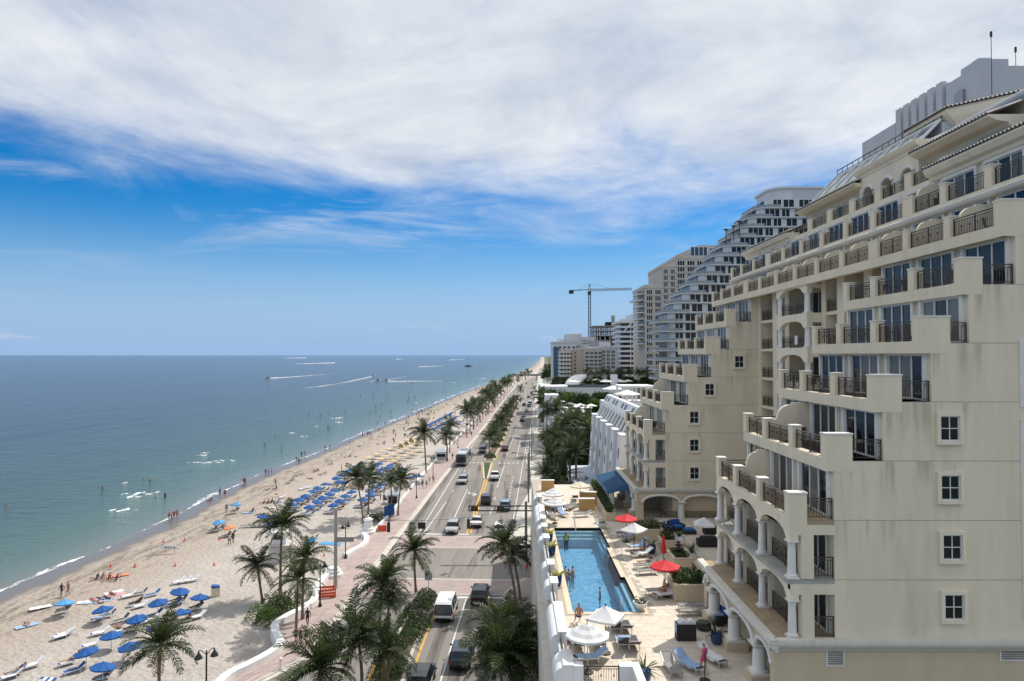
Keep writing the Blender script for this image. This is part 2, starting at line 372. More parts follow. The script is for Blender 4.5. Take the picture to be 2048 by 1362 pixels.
def cmix(tree, f, a, bcol):
    x = tree.nodes.new('ShaderNodeMix'); x.data_type = 'RGBA'; tree.links.new(f, x.inputs[0])
    for i, q in ((6, a), (7, bcol)):
        if isinstance(q, tuple): x.inputs[i].default_value = (*q, 1)
        else: tree.links.new(q, x.inputs[i])
    return x.outputs[2]
src = b.inputs['Base Color'].links[0].from_socket
sh = mathn(t, 'ADD', at.outputs['Fac'], mathn(t, 'MULTIPLY', mathn(t, 'SUBTRACT', tn(0.25, 4, 0.6, t, co.outputs['Object']), 0.5), 5.0))
wrk = mathn(t, 'MULTIPLY', smooth(t, tn(0.5, 8, 0.78, t, co.outputs['Object'], ((1.7, 0.4, 1), -0.2)), 0.46, 0.6), mathn(t, 'MULTIPLY', smooth(t, sh, 4.0, 6.0), smooth(t, sh, 11.0, 15.0, 1.0, 0.0)))
c1 = cmix(t, mathn(t, 'MULTIPLY', mathn(t, 'MULTIPLY', smooth(t, sh, 3.0, 6.5), smooth(t, sh, 15.0, 24.0, 1.0, 0.0)), 0.6), src, (0.36, 0.29, 0.225))
c1 = cmix(t, mathn(t, 'MULTIPLY', wrk, 0.7), c1, (0.12, 0.09, 0.06))
c1 = cmix(t, smooth(t, sh, 6.0, 3.2), c1, (0.16, 0.135, 0.108))
spk = smooth(t, tn(3.2, 3, 0.6, t, co.outputs['Object']), 0.66, 0.74)
c1 = cmix(t, mathn(t, 'MULTIPLY', spk, 0.45), c1, (0.29, 0.24, 0.195))
t.links.new(c1, b.inputs['Base Color'])
t.links.new(smooth(t, sh, 2.0, 5.5, 0.25, 0.95), b.inputs['Roughness'])
bp = t.nodes.new('ShaderNodeBump'); bp.inputs['Distance'].default_value = 0.28
t.links.new(smooth(t, sh, 3.0, 8.0, 0.05, 0.9), bp.inputs['Strength'])
vo = t.nodes.new('ShaderNodeTexVoronoi'); vo.inputs['Scale'].default_value = 1.7; t.links.new(co.outputs['Object'], vo.inputs['Vector'])
t.links.new(mathn(t, 'ADD', mathn(t, 'MULTIPLY', tn(2.4, 6, 0.65, t, co.outputs['Object']), 1.0), mathn(t, 'MULTIPLY', vo.outputs['Distance'], 0.7)), bp.inputs['Height'])
t.links.new(bp.outputs[0], b.inputs['Normal'])

def grid(name, matname, rows, colfun, zfun, attr=None, **kw):
    mb = MB(); n = None; av = []
    for y in rows:
        xs = colfun(y); n = len(xs)
        for u, x in xs: mb.v.append((x, y, zfun(u, x, y))); av.append(u)
    for i in range(len(rows) - 1):
        for j in range(n - 1): mb.f.append((i*n+j, i*n+j+1, (i+1)*n+j+1, (i+1)*n+j)); mb.m.append(0)
    me = mb.mesh(name, matname, True)
    a = me.attributes.new('shore', 'FLOAT', 'POINT'); a.data.foreach_set('value', av)
    return link(name, me, **kw)
def prof(u):
    pts = [(-2.7, -16), (-1.95, -6), (-1.62, -2), (-1.5, 0), (-1.38, 2), (-1.1, 5), (-0.6, 9), (-0.37, 13), (-0.3, 18), (-0.3, 1e6)]
    return lin(pts, u)
rows = ysteps(-80, 9000, [(160, 4), (500, 12), (1500, 60), (9000, 700)])
US = [-16, -10, -6, -3, -1, 0, 1, 2, 3.5, 5, 7, 9, 11, 13, 15, 18]
def sandcols(y):
    s, wl = lin(SHORE, y), lin(LEFT, y) + 0.35
    wl = max(wl, s + 30)
    k = [(u, s + u) for u in US]
    for q in range(1, 9): x = s + 18 + (wl - s - 18) * q / 8; k.append((x - s, x))
    return k
rr = random.Random(3)
grid('beach', 'sand', rows, sandcols, lambda u, x, y: prof(u) + (rr.uniform(-0.035, 0.035) if 6 < u else 0), kind='structure')

# --- sea
m = mat('sea', (0.03, 0.08, 0.14), 0.14, 0.1, 0.02, spec=0.5); t = m.node_tree; b = t.nodes['Principled BSDF']; b.inputs['IOR'].default_value = 1.33
at = t.nodes.new('ShaderNodeAttribute'); at.attribute_name = 'shore'
co = t.nodes.new('ShaderNodeTexCoord'); oc = co.outputs['Object']
dist = mathn(t, 'MULTIPLY', at.outputs['Fac'], -1.0)
lg = mathn(t, 'LOGARITHM', mathn(t, 'MAXIMUM', mathn(t, 'ADD', dist, 1.0), 1.0), 10.0)
lg = mathn(t, 'ADD', lg, mathn(t, 'MULTIPLY', mathn(t, 'SUBTRACT', tn(0.02, 5, 0.6, t, oc, ((1.4, 0.4, 1), -0.3)), 0.5), 0.55))
rp = t.nodes.new('ShaderNodeValToRGB'); t.links.new(mathn(t, 'DIVIDE', lg, 4.0), rp.inputs[0])
el_ = rp.color_ramp.elements
el_[0].position = 0.0; el_[0].color = (0.17, 0.155, 0.12, 1)
el_[1].position = 0.16; el_[1].color = (0.11, 0.145, 0.12, 1)
for p, c in ((0.30, (0.064, 0.122, 0.10)), (0.42, (0.036, 0.08, 0.075)), (0.52, (0.015, 0.04, 0.056)), (0.64, (0.010, 0.03, 0.062)), (0.8, (0.009, 0.03, 0.066)), (1.0, (0.009, 0.032, 0.07))):
    e = el_.new(p); e.color = (*c, 1)
green = mathn(t, 'MULTIPLY', smooth(t, tn(0.16, 5, 0.6, t, oc, ((2.2, 0.3, 1), -0.32)), 0.57, 0.68), mathn(t, 'MULTIPLY', smooth(t, lg, 0.7, 1.1), smooth(t, lg, 1.6, 2.1, 1.0, 0.0)))
t.links.new(cmix(t, mathn(t, 'MULTIPLY', green, 0.7), rp.outputs[0], (0.012, 0.085, 0.05)), b.inputs['Base Color'])
h1 = tn(0.42, 5, 0.66, t, oc, ((0.4, 1.0, 1), 0.22)); h2 = tn(0.06, 4, 0.55, t, oc, ((1.3, 0.4, 1), -0.3)); h3 = tn(1.8, 3, 0.6, t, oc)
hh = mathn(t, 'ADD', mathn(t, 'ADD', mathn(t, 'MULTIPLY', h1, 1.3), mathn(t, 'MULTIPLY', h2, 2.2)), mathn(t, 'MULTIPLY', h3, 0.14))
bp = t.nodes.new('ShaderNodeBump'); bp.inputs['Distance'].default_value = 1.0; t.links.new(hh, bp.inputs['Height'])
t.links.new(smooth(t, lg, 0.3, 1.5, 0.2, 1.0), bp.inputs['Strength'])
t.links.new(bp.outputs[0], b.inputs['Normal'])
OFF = [2.5, 1, 0, -1.5, -3, -5, -8, -12, -18, -26, -40, -60, -90, -140, -250, -600, -1500, -5000, -20000, -80000]
rows = ysteps(-400, 80000, [(160, 6), (500, 20), (1500, 100), (9000, 1000), (80000, 15000)])
grid('sea', 'sea', rows, lambda y: [(u, lin(SHORE, y) + u) for u in OFF], lambda u, x, y: WATER_Z, kind='structure')

# --- foam at the water's edge and on small breakers: thin broken sheets
m = mat('sea_foam', (0.8, 0.82, 0.83), 0.85, 0.06, 2.0); t = m.node_tree; b = t.nodes['Principled BSDF']
co = t.nodes.new('ShaderNodeTexCoord')
t.links.new(smooth(t, tn(0.9, 7, 0.72, t, co.outputs['Object'], ((1.3, 0.45, 1), -0.35)), 0.45, 0.6), b.inputs['Alpha'])
rf = random.Random(5)
mb = MB(); A, B = [], []
ph = [rf.uniform(0, 6) for _ in range(6)]
def wob(y, k): return math.sin(y * 0.11 + ph[0] + k) + 0.7 * math.sin(y * 0.27 + ph[1] + 2 * k) + 0.5 * math.sin(y * 0.63 + ph[2])
y = 20
while y < 900:
    s = lin(SHORE, y); wd = max(0.02, 0.3 + 0.42 * wob(y, 1.3) + rf.uniform(-0.15, 0.15)) * (1 + max(0, y - 150) / 300)
    o = 0.25 * wob(y, 0) - 0.4
    e_ = 0.3 if wd > 0.05 else 0.02
    A.append((s + o + e_, y, WATER_Z + 0.02 if o + e_ < 0 else prof(o + e_) + 0.02)); B.append((s + o - wd, y, WATER_Z + 0.012))
    y += 0.7 if y < 150 else 3
mb.strip(A, B); mb.build('shore_foam', 'sea_foam', kind='stuff')
def foam_patch(mb, px, py, wpx, dep, rot=0.0):
    c = G(px, py, WATER_Z); ln = wpx / F * c.y; n = 14; a = 0.0 + rot; A, B = [], []
    ex = Vector((math.cos(a), math.sin(a), 0)); ey = Vector((-math.sin(a), math.cos(a), 0))
    for i in range(n + 1):
        q = i / n - 0.5; th = 0.7 * dep * max(0.04, (1 - (2 * q) ** 2)) * rf.uniform(0.55, 1.2); k = dep * 0.5 * math.sin(i * 1.1 + px)
        A.append(c + ex * ln * q + ey * (k + th * 0.5) + Vector((0, 0, 0.03 + 0.14 * th))); B.append(c + ex * ln * q + ey * (k - th * 0.5) + Vector((0, 0, 0.02)))
    mb.strip(A, B)
mb = MB()
for a in [(283,988,78,2.6,.25),(262,994,40,1.5,.2),(243,1021,58,1.7,.2),(420,925,90,1.4,.1),(450,921,45,1.5,.2),(404,911,26,1.5,.1),(411,906,22,1.2,.1),(247,966,16,1.2,.2),
          (676,845,28,2.2,0),(672,837,20,2.4,.2),(632,853,15,1.5,0),(608,873,14,1.5,0),(585,866,18,1.0,0),(680,836,14,2,.1),(885,800,24,2,0),(830,806,14,1.5,0),(965,757,20,3,0),
          (908,765,10,3,0)]:
    foam_patch(mb, *a)
mb.build('breaker_foam', 'sea_foam', kind='stuff')
mb = MB()
for (x0, y0, x1, y1, w0, w1, bend) in [(535,757,665,747,8,2,0.5),(745,753,612,776,7,16,1.5),(771,761,812,753,10,14,0),(740,763,757,760,9,9,0),(612,716,568,716,30,8,0),(671,726,590,728,18,4,0),(776,763,885,762,3,2,0),(838,734,885,732,6,3,0),
                            (792,719,806,718,16,8,0),(900,720,930,719,10,5,0)]:
    n = 20; A, B, C_ = [], [], []
    for i in range(n + 1):
        q = i / n; py = y0 + (y1 - y0) * q + bend * math.sin(q * math.pi) * 1.5; c = G(x0 + (x1 - x0) * q, py, WATER_Z)
        wd = (w0 + (w1 - w0) * q) * rf.uniform(0.6, 1.15) * 0.3; hg = max(0.05, c.y / 1400 * 1.1 * (1 - 0.75 * q) * rf.uniform(0.5, 1.1))
        A.append(c + Vector((0, wd, 0.05))); C_.append(c + Vector((0, 0, hg))); B.append(c + Vector((0, -wd, 0.05)))
    mb.strip(A, C_); mb.strip(C_, B)
mb.build('boat_wake_foam', 'foam', kind='stuff')

# --- carriageway
rows = ysteps(15, 1500, [(60, 5), (400, 10), (1500, 60)])
mb = MB(); mb.strip([(lin(KERB, y) - 0.1, y, 0) for y in rows], [(RIGHT(y) + 5.4, y, 0) for y in rows])
mb.build('road', 'asphalt', kind='structure')
mb = MB(); mb.add([(RIGHT(95), 92, 0.004), (60, 90, 0.004), (60, 100, 0.004), (RIGHT(100), 100, 0.004)], [(0, 1, 2, 3)]); mb.build('side_road', 'asphalt', kind='structure')
# --- kerb and gutter on the beach side, promenade slabs
mb = MB()
rows = ysteps(38, 700, [(120, 2), (300, 10), (700, 40)])
mb.strip([(lin(KERB, y) - 0.18, y, 0.13) for y in rows], [(lin(KERB, y) + 0.05, y, 0.13) for y in rows])
mb.strip([(lin(KERB, y) + 0.05, y, 0.13) for y in rows], [(lin(KERB, y) + 0.08, y, 0.0) for y in rows])
mb.strip([(lin(KERB, y) + 0.08, y, 0.006) for y in rows], [(lin(KERB, y) + 0.55, y, 0.006) for y in rows])
mb.build('kerb', 'concrete_pale', kind='structure')
rows = ysteps(36, 900, [(120, 3), (300, 10), (900, 60)])
mb = MB(); mb.strip([(lin(LEFT, y) - 0.2, y, 0.10) for y in rows], [(lin(KERB, y) - 0.19, y, 0.10) for y in rows]); mb.strip([(lin(LEFT, y) - 0.2, y, -0.42) for y in rows], [(lin(LEFT, y) - 0.2, y, 0.10) for y in rows])
walk = mb.build('promenade', 'paver_pink_b', kind='structure')
ys = [44 + 1.9 * i for i in range(40)]
for i, (ya, yb) in enumerate(zip(ys, ys[1:])):
    for j in range(3):
        def px_(y, q): return lin(LEFT, y) + 0.06 + (lin(KERB, y) - 0.2 - lin(LEFT, y) - 0.06) * q
        g = 0.018; q0, q1 = j / 3, (j + 1) / 3; sk = 1.1 * (q0 - 0.3), 1.1 * (q1 - 0.3)
        P = [(px_(ya, q0) + g, ya + g + sk[0]), (px_(ya, q1) - g, ya + g + sk[1]), (px_(yb, q1) - g, yb - g + sk[1]), (px_(yb, q0) + g, yb - g + sk[0])]
        z = 0.122 + rf.uniform(-0.003, 0.003)
        mb = MB(); mb.add([(x, y, z) for x, y in P] + [(x, y, 0.09) for x, y in P], [(0, 1, 2, 3), (4, 5, 1, 0), (5, 6, 2, 1), (6, 7, 3, 2), (7, 4, 0, 3)])
        mb.build('slab', 'paver_pink' if rf.random() < 0.6 else 'paver_pink_b', walk)
# --- right-hand walk (in front of the hotel podium) and its kerb
rows = ysteps(30, 900, [(120, 5), (300, 20), (900, 60)])
mb = MB()
def RK(y): return RIGHT(y) + (2.3 if (y > 84 and y < 105) else 0.35) + (1.9 if 128 < y < 165 else 0)
rows2 = [y for y in rows if y < 86 or y > 100]
for seg in ([y for y in rows if y <= 86], [y for y in rows if y >= 100]):
    mb.strip([(RK(y), y, 0.13) for y in seg], [(RIGHT(y) + (9.5 if y <= 86 else 5.6), y, 0.13) for y in seg]); mb.strip([(RK(y), y, 0.0) for y in seg], [(RK(y), y, 0.13) for y in seg])
mb.build('pavement', 'concrete_pale', kind='structure')
mb = MB(); seg = ysteps(34, 86, [(90, 4)]); mb.strip([(RK(y) + 1.2, y, 0.134) for y in seg], [(RIGHT(y) + 6.4, y, 0.134) for y in seg]); mb.build('paved_strip', 'paver_pink', kind='structure')

# --- crosswalk bands and painted lines
def quad_px(mb, pts, z): 
    mb.add([G(x, y, z) for x, y in pts], [tuple(range(len(pts)))])
mb = MB(); quad_px(mb, [(789,1094),(1062,1097),(1060,1074),(806,1072)], 0.004); quad_px(mb, [(726,1186),(1062,1190),(1060,1161),(748,1156)], 0.004)
mb.build('crosswalk_paving', 'paver_pink_b', kind='structure')
def stripe(mb, a, b, w=0.13, z=0.008):
    a, b = G(*a, z), G(*b, z); d = (b - a).normalized(); n = Vector((-d.y, d.x, 0)) * w / 2
    mb.add([a + n, b + n, b - n, a - n], [(0, 1, 2, 3)])
mb = MB()
for a, b in [((790,1094.5),(1060,1097)), ((806,1071.5),(1060,1073.5)), ((748,1155.5),(1060,1160.5)), ((730,1186),(1060,1190.5))]: stripe(mb, a, b, 0.18)
stripe(mb, (872,1194), (1040,1196), 0.55); stripe(mb, (803,1067.5), (938,1068.5), 0.5)
for a, b, w_ in [((725,1201),(686,1256),.14), ((932.7,1197),(881,1362),.16), ((881,1362),(862,1420),.16), ((840,1062),(958,869),.15), ((958,869),(985,835),.15),
              ((847,1067),(893,1003),.14), ((902,1050),(935,978),.14), ((994,975),(1009,931),.14), ((1018,898),(1026,876),.14), ((1033,917),(1041,877),.14), ((1057,864),(1033,1002),.14), ((1033,1002),(1022,1066),.14),
              ((983.5,1017),(980,1030),.12), ((989,1000),(991,994),.12), ((904,984),(908,979),.12), ((928,945),(931,940),.12), ((1014,911),(1016,905),.12), ((1031,860),(1032,856),.12), ((1047,853),(1049,845),.12), ((1038,850),(1043,830),.12), ((1040,822),(1047,800),.14)]: stripe(mb, a, b, w_)
for i in range(10): stripe(mb, (1026 - i * 1.15, 953 + i * 6.3), (1025.6 - i * 1.15, 956 + i * 6.3), 0.12)
for i in range(7): stripe(mb, (997 + i * 9, 926), (1002 + i * 9, 926.2), 0.9)
for i in range(7): stripe(mb, (1018 + i * 6, 872), (1021.5 + i * 6, 872.2), 0.9)
for i in range(4): stripe(mb, (938 + i * 8, 925.5), (942 + i * 8, 925.5), 0.9)
# turn arrow
for a, b in [((938,987),(952,989)), ((945,985.5),(953,989)), ((945,992),(953,989)), ((938,987),(939,984))]: stripe(mb, a, b, 0.28)
mb.build('road_marking', 'paint_white', kind='structure')
mb = MB()
for a, b, w_ in [((971,957),(934,1067),.26), ((976,957),(941,1067),.26), ((962,925),(967.5,957),.2), ((869,1226),(822,1350),.2), ((822,1350),(795,1420),.2), ((750,1330),(735,1362),.2), ((986,925),(976,957),.2), ((990,921),(1012,868),.2), ((1051,786),(1053,780),.2)]: stripe(mb, a, b, w_)
mb.build('centre_marking', 'paint_yellow', kind='structure')

mb = MB()
for a, b_ in [((905,1196),(850,1362)), ((955,1205),(905,1362)), ((872,1066),(945,905)), ((918,1060),(962,930)), ((958,1068),(990,950)), ((1002,1068),(1016,950)), ((820,1064),(935,890)), ((1000,935),(1032,850)), ((930,1155),(962,1100)), ((890,1155),(925,1098))]:
    a, b_ = G(*a, 0.0055), G(*b_, 0.0055); n = 8; d = (b_ - a).normalized(); nn = Vector((-d.y, d.x, 0)) * 0.55; mb.strip([a.lerp(b_, i / n) + nn for i in range(n + 1)], [a.lerp(b_, i / n) - nn for i in range(n + 1)])
mb.build('tyre_marking', 'tyre_wear', kind='structure')
# --- planted medians with kerbs
def median(name, Lp, Rp, matname):
    Lw = [G(x, y, 0.15) for x, y in Lp]; Rw = [G(x, y, 0.15) for x, y in Rp]; n = len(Lw); mb = MB()
    ring = Lw + Rw[::-1]; c = sum(ring, Vector()) / len(ring)
    ring_in = []
    for i, p in enumerate(ring):
        a, b2 = ring[i - 1], ring[(i + 1) % len(ring)]; d = (b2 - a).normalized(); ring_in.append(p + Vector((-d.y, d.x, 0)) * -0.28)
    area = sum(a.x * b2.y - b2.x * a.y for a, b2 in zip(ring, ring[1:] + ring[:1]))
    if area > 0: ring_in = [2 * p - q for p, q in zip(ring, ring_in)]
    k = len(ring); mb.v = [tuple(p) for p in ring] + [(p.x, p.y, 0.0) for p in ring] + [tuple(p) for p in ring_in]
    for i in range(k):
        j = (i + 1) % k; mb.f += [(k + i, k + j, j, i), (i, j, 2*k + j, 2*k + i)]; mb.m += [0, 0]
    o = mb.build(name, 'concrete_pale', kind='structure')
    mb = MB(); mb.v = [(p.x, p.y, 0.146) for p in ring_in]; n = len(Lp)
    for i in range(n - 1): mb.f.append((i, i + 1, k - 2 - i, k - 1 - i)); mb.m.append(0)
    mb.build('planting_bed', matname, o); return o
median('median', [(735,1400),(752,1345),(790,1270),(830,1210),(853,1184)], [(795,1400),(808,1362),(831,1292),(869,1212),(866,1187)], 'soil')
median('median', [(967,957),(965,925)], [(976,957),(984,925)], 'grass')
median('median', [(968,920),(976,903),(986,885),(1003,851),(1026,815),(1044,790)], [(987,920),(1000,892),(1009,872),(1018,851),(1035,815),(1050,790)], 'soil')
median('median', [(1039,806),(1035,796)], [(1043,806),(1052,796)], 'grass')
median('median', [(1063,774),(1062,766)], [(1066,774),(1068,764)], 'grass')

# --- white serpentine sea wall with rounded top
def ribbon(name, P, w, h, z0, matname, label, cat='wall', group=None):
    A, B = [], []
    for i, p in enumerate(P):
        d = (P[min(i+1, len(P)-1)] - P[max(i-1, 0)]).normalized(); n = Vector((-d.y, d.x, 0))
        A.append(Vector((p.x, p.y, 0)) + n * w / 2); B.append(Vector((p.x, p.y, 0)) - n * w / 2)
    mb = MB()
    up = lambda q, z, k=0.0: [Vector((a.x, a.y, z)) for a in q]
    Ai = [a.lerp(b_, 0.14) for a, b_ in zip(A, B)]; Bi = [a.lerp(b_, 0.86) for a, b_ in zip(A, B)]
    lines = [up(A, z0), up(A, h - 0.06), up(Ai, h), up(Bi, h), up(B, h - 0.06), up(B, z0)]
    for p, q in zip(lines, lines[1:]): mb.strip(p, q)
    for e in (0, -1): mb.add([l[e] for l in lines], [tuple(range(6))])
    return mb.build(name, matname, label=label, cat=cat, group=group)
def smoothline(P, n=5):
    out = []
    for i in range(len(P) - 1):
        p0, p1, p2, p3 = P[max(i-1, 0)], P[i], P[i+1], P[min(i+2, len(P)-1)]
        for k in range(n):
            q = k / n; out.append(0.5 * ((2*p1) + (p2-p0)*q + (2*p0-5*p1+4*p2-p3)*q*q + (3*p1-p0-3*p2+p3)*q**3))
    return out + [P[-1]]
ribbon('sea_wall', smoothline(WALL_A), 0.75, 0.72, -0.45, 'white_wall', 'white serpentine sea wall curving along the near promenade')
ribbon('sea_wall', smoothline(WALL_B), 0.75, 0.62, -0.45, 'white_wall', 'short curled white sea wall beside the beach entrance mats')
ribbon('sea_wall', smoothline(WALL_C, 3), 0.4, 0.6, -0.45, 'white_wall', 'long straight white sea wall between promenade and umbrella beach')
# ================================================================== the cream terraced hotel
H = thing('terraced_hotel', 'cream stucco terraced hotel with arched loggias, dark balcony rails and tiled roofs', 'hotel', (0, 0, 0))
ST = 2.85
def ZL(k): return 13.33 + ST * k
DECK = 10.0
XP = {2: 13.25, 3: 15.05, 4: 17.35, 5: 19.6, 6: 21.7, 7: 23.7, 8: 26.0, 9: 28.7}      # parapet planes
XW = {0: 15.4, 1: 15.4, 2: 15.4, 3: 17.8, 4: 20.15, 5: 22.0, 6: 24.3, 7: 26.3, 8: 28.3, 9: 31.0}   # window walls
XR = 48.0
BAY = 4.1
def wing(y0): return y0, y0 + 3 * BAY
WA, WB = wing(34.0), wing(72.0)
RAILS = {}
def rail(length, h=1.0):
    """balustrade running along +y from the origin: posts, two top bars, bottom bar, thin balusters with a collar"""
    key = round(length, 2)
    if key in RAILS: return RAILS[key]
    mb = MB()
    mb.box(-0.03, 0, h - 0.05, 0.03, length, h); mb.box(-0.02, 0, h - 0.17, 0.02, length, h - 0.14); mb.box(-0.02, 0, 0.09, 0.02, length, 0.12)
    n = max(1, round(length / 1.6))
    for i in range(n + 1): y = 0.03 + (length - 0.06) * i / n; mb.box(-0.028, y - 0.028, 0, 0.028, y + 0.028, h - 0.05)
    k = int(length / 0.13)
    for i in range(1, k): y = length * i / k; mb.box(-0.011, y - 0.011, 0.1, 0.011, y + 0.011, h - 0.14)
    for i in range(2, k, 5): y = length * i / k; mb.box(-0.02, y - 0.035, 0.45, 0.02, y + 0.035, 0.58)
    RAILS[key] = mb.mesh('railing', 'rail_metal'); return RAILS[key]
def put_rail(x, y, z, length, along='y'): return link('railing', rail(length), H, loc=(x, y, z), rz=0 if along == 'y' else -math.pi / 2)
WINS = {}; rwin = random.Random(8)
def window_y(x, y0, y1, z0, z1, n=3, trim=0.22, parent=H, open_one=False):
    """window in a wall facing -x: pale surround and frame as one part, every pane a sub-part"""
    key = ('y', round(y1 - y0, 2), round(z1 - z0, 2), n, trim)
    if key not in WINS:
        W, Hh = y1 - y0, z1 - z0; mb = MB()
        if trim:
            mb.box(-0.17, -trim, 0, 0.0, 0, Hh + trim); mb.box(-0.17, W, 0, 0.0, W + trim, Hh + trim); mb.box(-0.19, 0, Hh, 0.0, W, Hh + trim)
        f = 0.075
        mb.box(-0.09, 0, 0, 0.0, f, Hh, 1); mb.box(-0.09, W - f, 0, 0.0, W, Hh, 1); mb.box(-0.09, f, Hh - f, 0.0, W - f, Hh, 1); mb.box(-0.09, f, 0, 0.0, W - f, f, 1)
        for i in range(1, n): y = W * i / n; mb.box(-0.08, y - 0.05, f, 0.0, y + 0.05, Hh - f, 1)
        fr = mb.mesh('window', ['trim', 'white_frame']); pw = (W - 2 * f) / n; p = MB(); p.box(-0.03, 0, 0, -0.012, pw - 0.05, Hh - 2 * f)
        WINS[key] = (fr, (p.mesh('pane', 'glass_dark'), p.mesh('pane', 'glass_curtain')), pw, f)
    fr, pm, pw, f = WINS[key]
    o = link('window', fr, parent, loc=(x, y0, z0))
    cur = rwin.random() < 0.3
    for i in range(n): link('pane', pm[1 if cur and rwin.random() < 0.6 else 0], o, loc=(0, f + 0.025 + i * pw, f))
    return o
def window_x(x0, x1, y, z0, z1, parent=H, trim=0.17, grid=2, glass='glass_dark'):
    """square window in a wall facing the camera (-y), four panes"""
    key = ('x', round(x1 - x0, 2), round(z1 - z0, 2), grid, trim, glass)
    if key not in WINS:
        W, Hh = x1 - x0, z1 - z0; mb = MB(); t = trim
        mb.box(-t, -0.16, -t, 0, 0, Hh + t); mb.box(W, -0.16, -t, W + t, 0, Hh + t); mb.box(0, -0.16, Hh, W, 0, Hh + t); mb.box(0, -0.19, -t, W, 0, 0)
        f = 0.05
        mb.box(0, -0.08, 0, f, 0, Hh, 1); mb.box(W - f, -0.08, 0, W, 0, Hh, 1); mb.box(f, -0.08, Hh - f, W - f, 0, Hh, 1); mb.box(f, -0.08, 0, W - f, 0, f, 1)
        for i in range(1, grid): mb.box(W * i / grid - 0.02, -0.07, f, W * i / grid + 0.02, 0, Hh - f, 1)
        mb.box(f, -0.068, Hh / 2 - 0.02, W - f, 0, Hh / 2 + 0.02, 1)
        pw, ph = (W - 2 * f) / grid, (Hh - 2 * f) / 2; p = MB(); p.box(0.02, -0.03, 0.02, pw - 0.02, -0.012, ph - 0.02)
        WINS[key] = (mb.mesh('window', ['stucco_pale', 'white_frame']), p.mesh('pane', glass), pw, ph, f)
    fr, pm, pw, ph, f = WINS[key]; o = link('window', fr, parent, loc=(x0, y, z0))
    for i in range(grid):
        for j in range(2): link('pane', pm, o, loc=(f + i * pw, 0, f + j * ph))
    return o
def arch_y(mb, x0, x1, y0, y1, zs, rise, z1, n=10, mi=0):
    """wall piece with an arch cut in it, in a plane facing -x"""
    top = [(y0 + (y1 - y0) * i / n) for i in range(n + 1)]
    cur = [zs + rise * math.sqrt(max(0, 1 - (2 * i / n - 1) ** 2)) for i in range(n + 1)]
    for x, fl in ((x0, 0), (x1, 1)):
        for i in range(n):
            q = [(x, top[i], cur[i]), (x, top[i+1], cur[i+1]), (x, top[i+1], z1), (x, top[i], z1)]
            mb.add(q, [(3, 2, 1, 0) if not fl else (0, 1, 2, 3)], mi)
    for i in range(n): mb.add([(x0, top[i], cur[i]), (x1, top[i], cur[i]), (x1, top[i+1], cur[i+1]), (x0, top[i+1], cur[i+1])], [(0, 1, 2, 3)], mi)
    mb.add([(x0, y0, z1), (x1, y0, z1), (x1, y1, z1), (x0, y1, z1)], [(0, 3, 2, 1)], mi)
def arch_x(mb, y0, y1, x0, x1, zs, rise, z1, n=10, mi=0):
    t = MB(); arch_y(t, y0, y1, x0, x1, zs, rise, z1, n, mi)
    mb.add([(v[1], v[0], v[2]) for v in t.v], [f[::-1] for f in t.f], mi)
COLM = {}
def column(x, y, z, h, r=0.24, plinth=0.0, name='column', parent=H):
    key = (round(h, 2), r, plinth)
    if key not in COLM:
        mb = MB(); p = plinth
        if p: mb.box(-r * 1.75, -r * 1.75, 0, r * 1.75, r * 1.75, p, 1)
        mb.box(-r * 1.4, -r * 1.4, p, r * 1.4, r * 1.4, p + 0.08)
        mb.lathe([(r * 1.35, p + 0.08), (r * 1.35, p + 0.16), (r * 1.08, p + 0.2), (r, p + 0.3), (r * 0.97, p + h * 0.5), (r * 0.86, h - 0.26), (r * 1.0, h - 0.24), (r * 1.0, h - 0.2), (r * 0.86, h - 0.18), (r * 1.2, h - 0.1), (r * 1.2, h - 0.07)], 14)
        mb.box(-r * 1.3, -r * 1.3, h - 0.07, r * 1.3, r * 1.3, h)
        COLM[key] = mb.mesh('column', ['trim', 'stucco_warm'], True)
    return link(name, COLM[key], parent, loc=(x, y, z))
SCR = {}
def scroll(x0, x1, y, z, h=2.0, base=1.2):
    """privacy wall between terraces: curls down from the house to the parapet"""
    W = x1 - x0; key = (round(W, 2), h, base)
    if key not in SCR:
        poly = [(W, 0), (W, h), (W * 0.52, h), (W * 0.52, h - 0.12)]
        for i in range(9): a = math.pi / 2 * i / 8; poly.append((W * 0.5 - W * 0.38 * math.sin(a), h - 0.12 - (h - base - 0.1) * (1 - math.cos(a))))
        poly += [(0, base - 0.12), (0, 0)]
        mb = MB(); mb.prism(poly, 'y', -0.12, 0.12)
        SCR[key] = mb.mesh('scroll_wall', 'stucco')
    return link('scroll_wall', SCR[key], H, loc=(x0, y, z))
PIER = {}
def pier(x, y, z, dx, dy, h=1.32):
    key = (round(dx, 2), round(dy, 2), h)
    if key not in PIER:
        mb = MB(); mb.box(0, 0, 0, dx, dy, h - 0.07); mb.box(-0.035, -0.035, h - 0.07, dx + 0.035, dy + 0.035, h, 1); PIER[key] = mb.mesh('pier', ['stucco', 'trim'])
    return link('pier', PIER[key], H, loc=(x, y, z))
def block(name, matname, *boxes, parent=H, smooth=False):
    mb = MB()
    for b_ in boxes: mb.box(*b_)
    return mb.build(name, matname, parent, smooth=smooth)

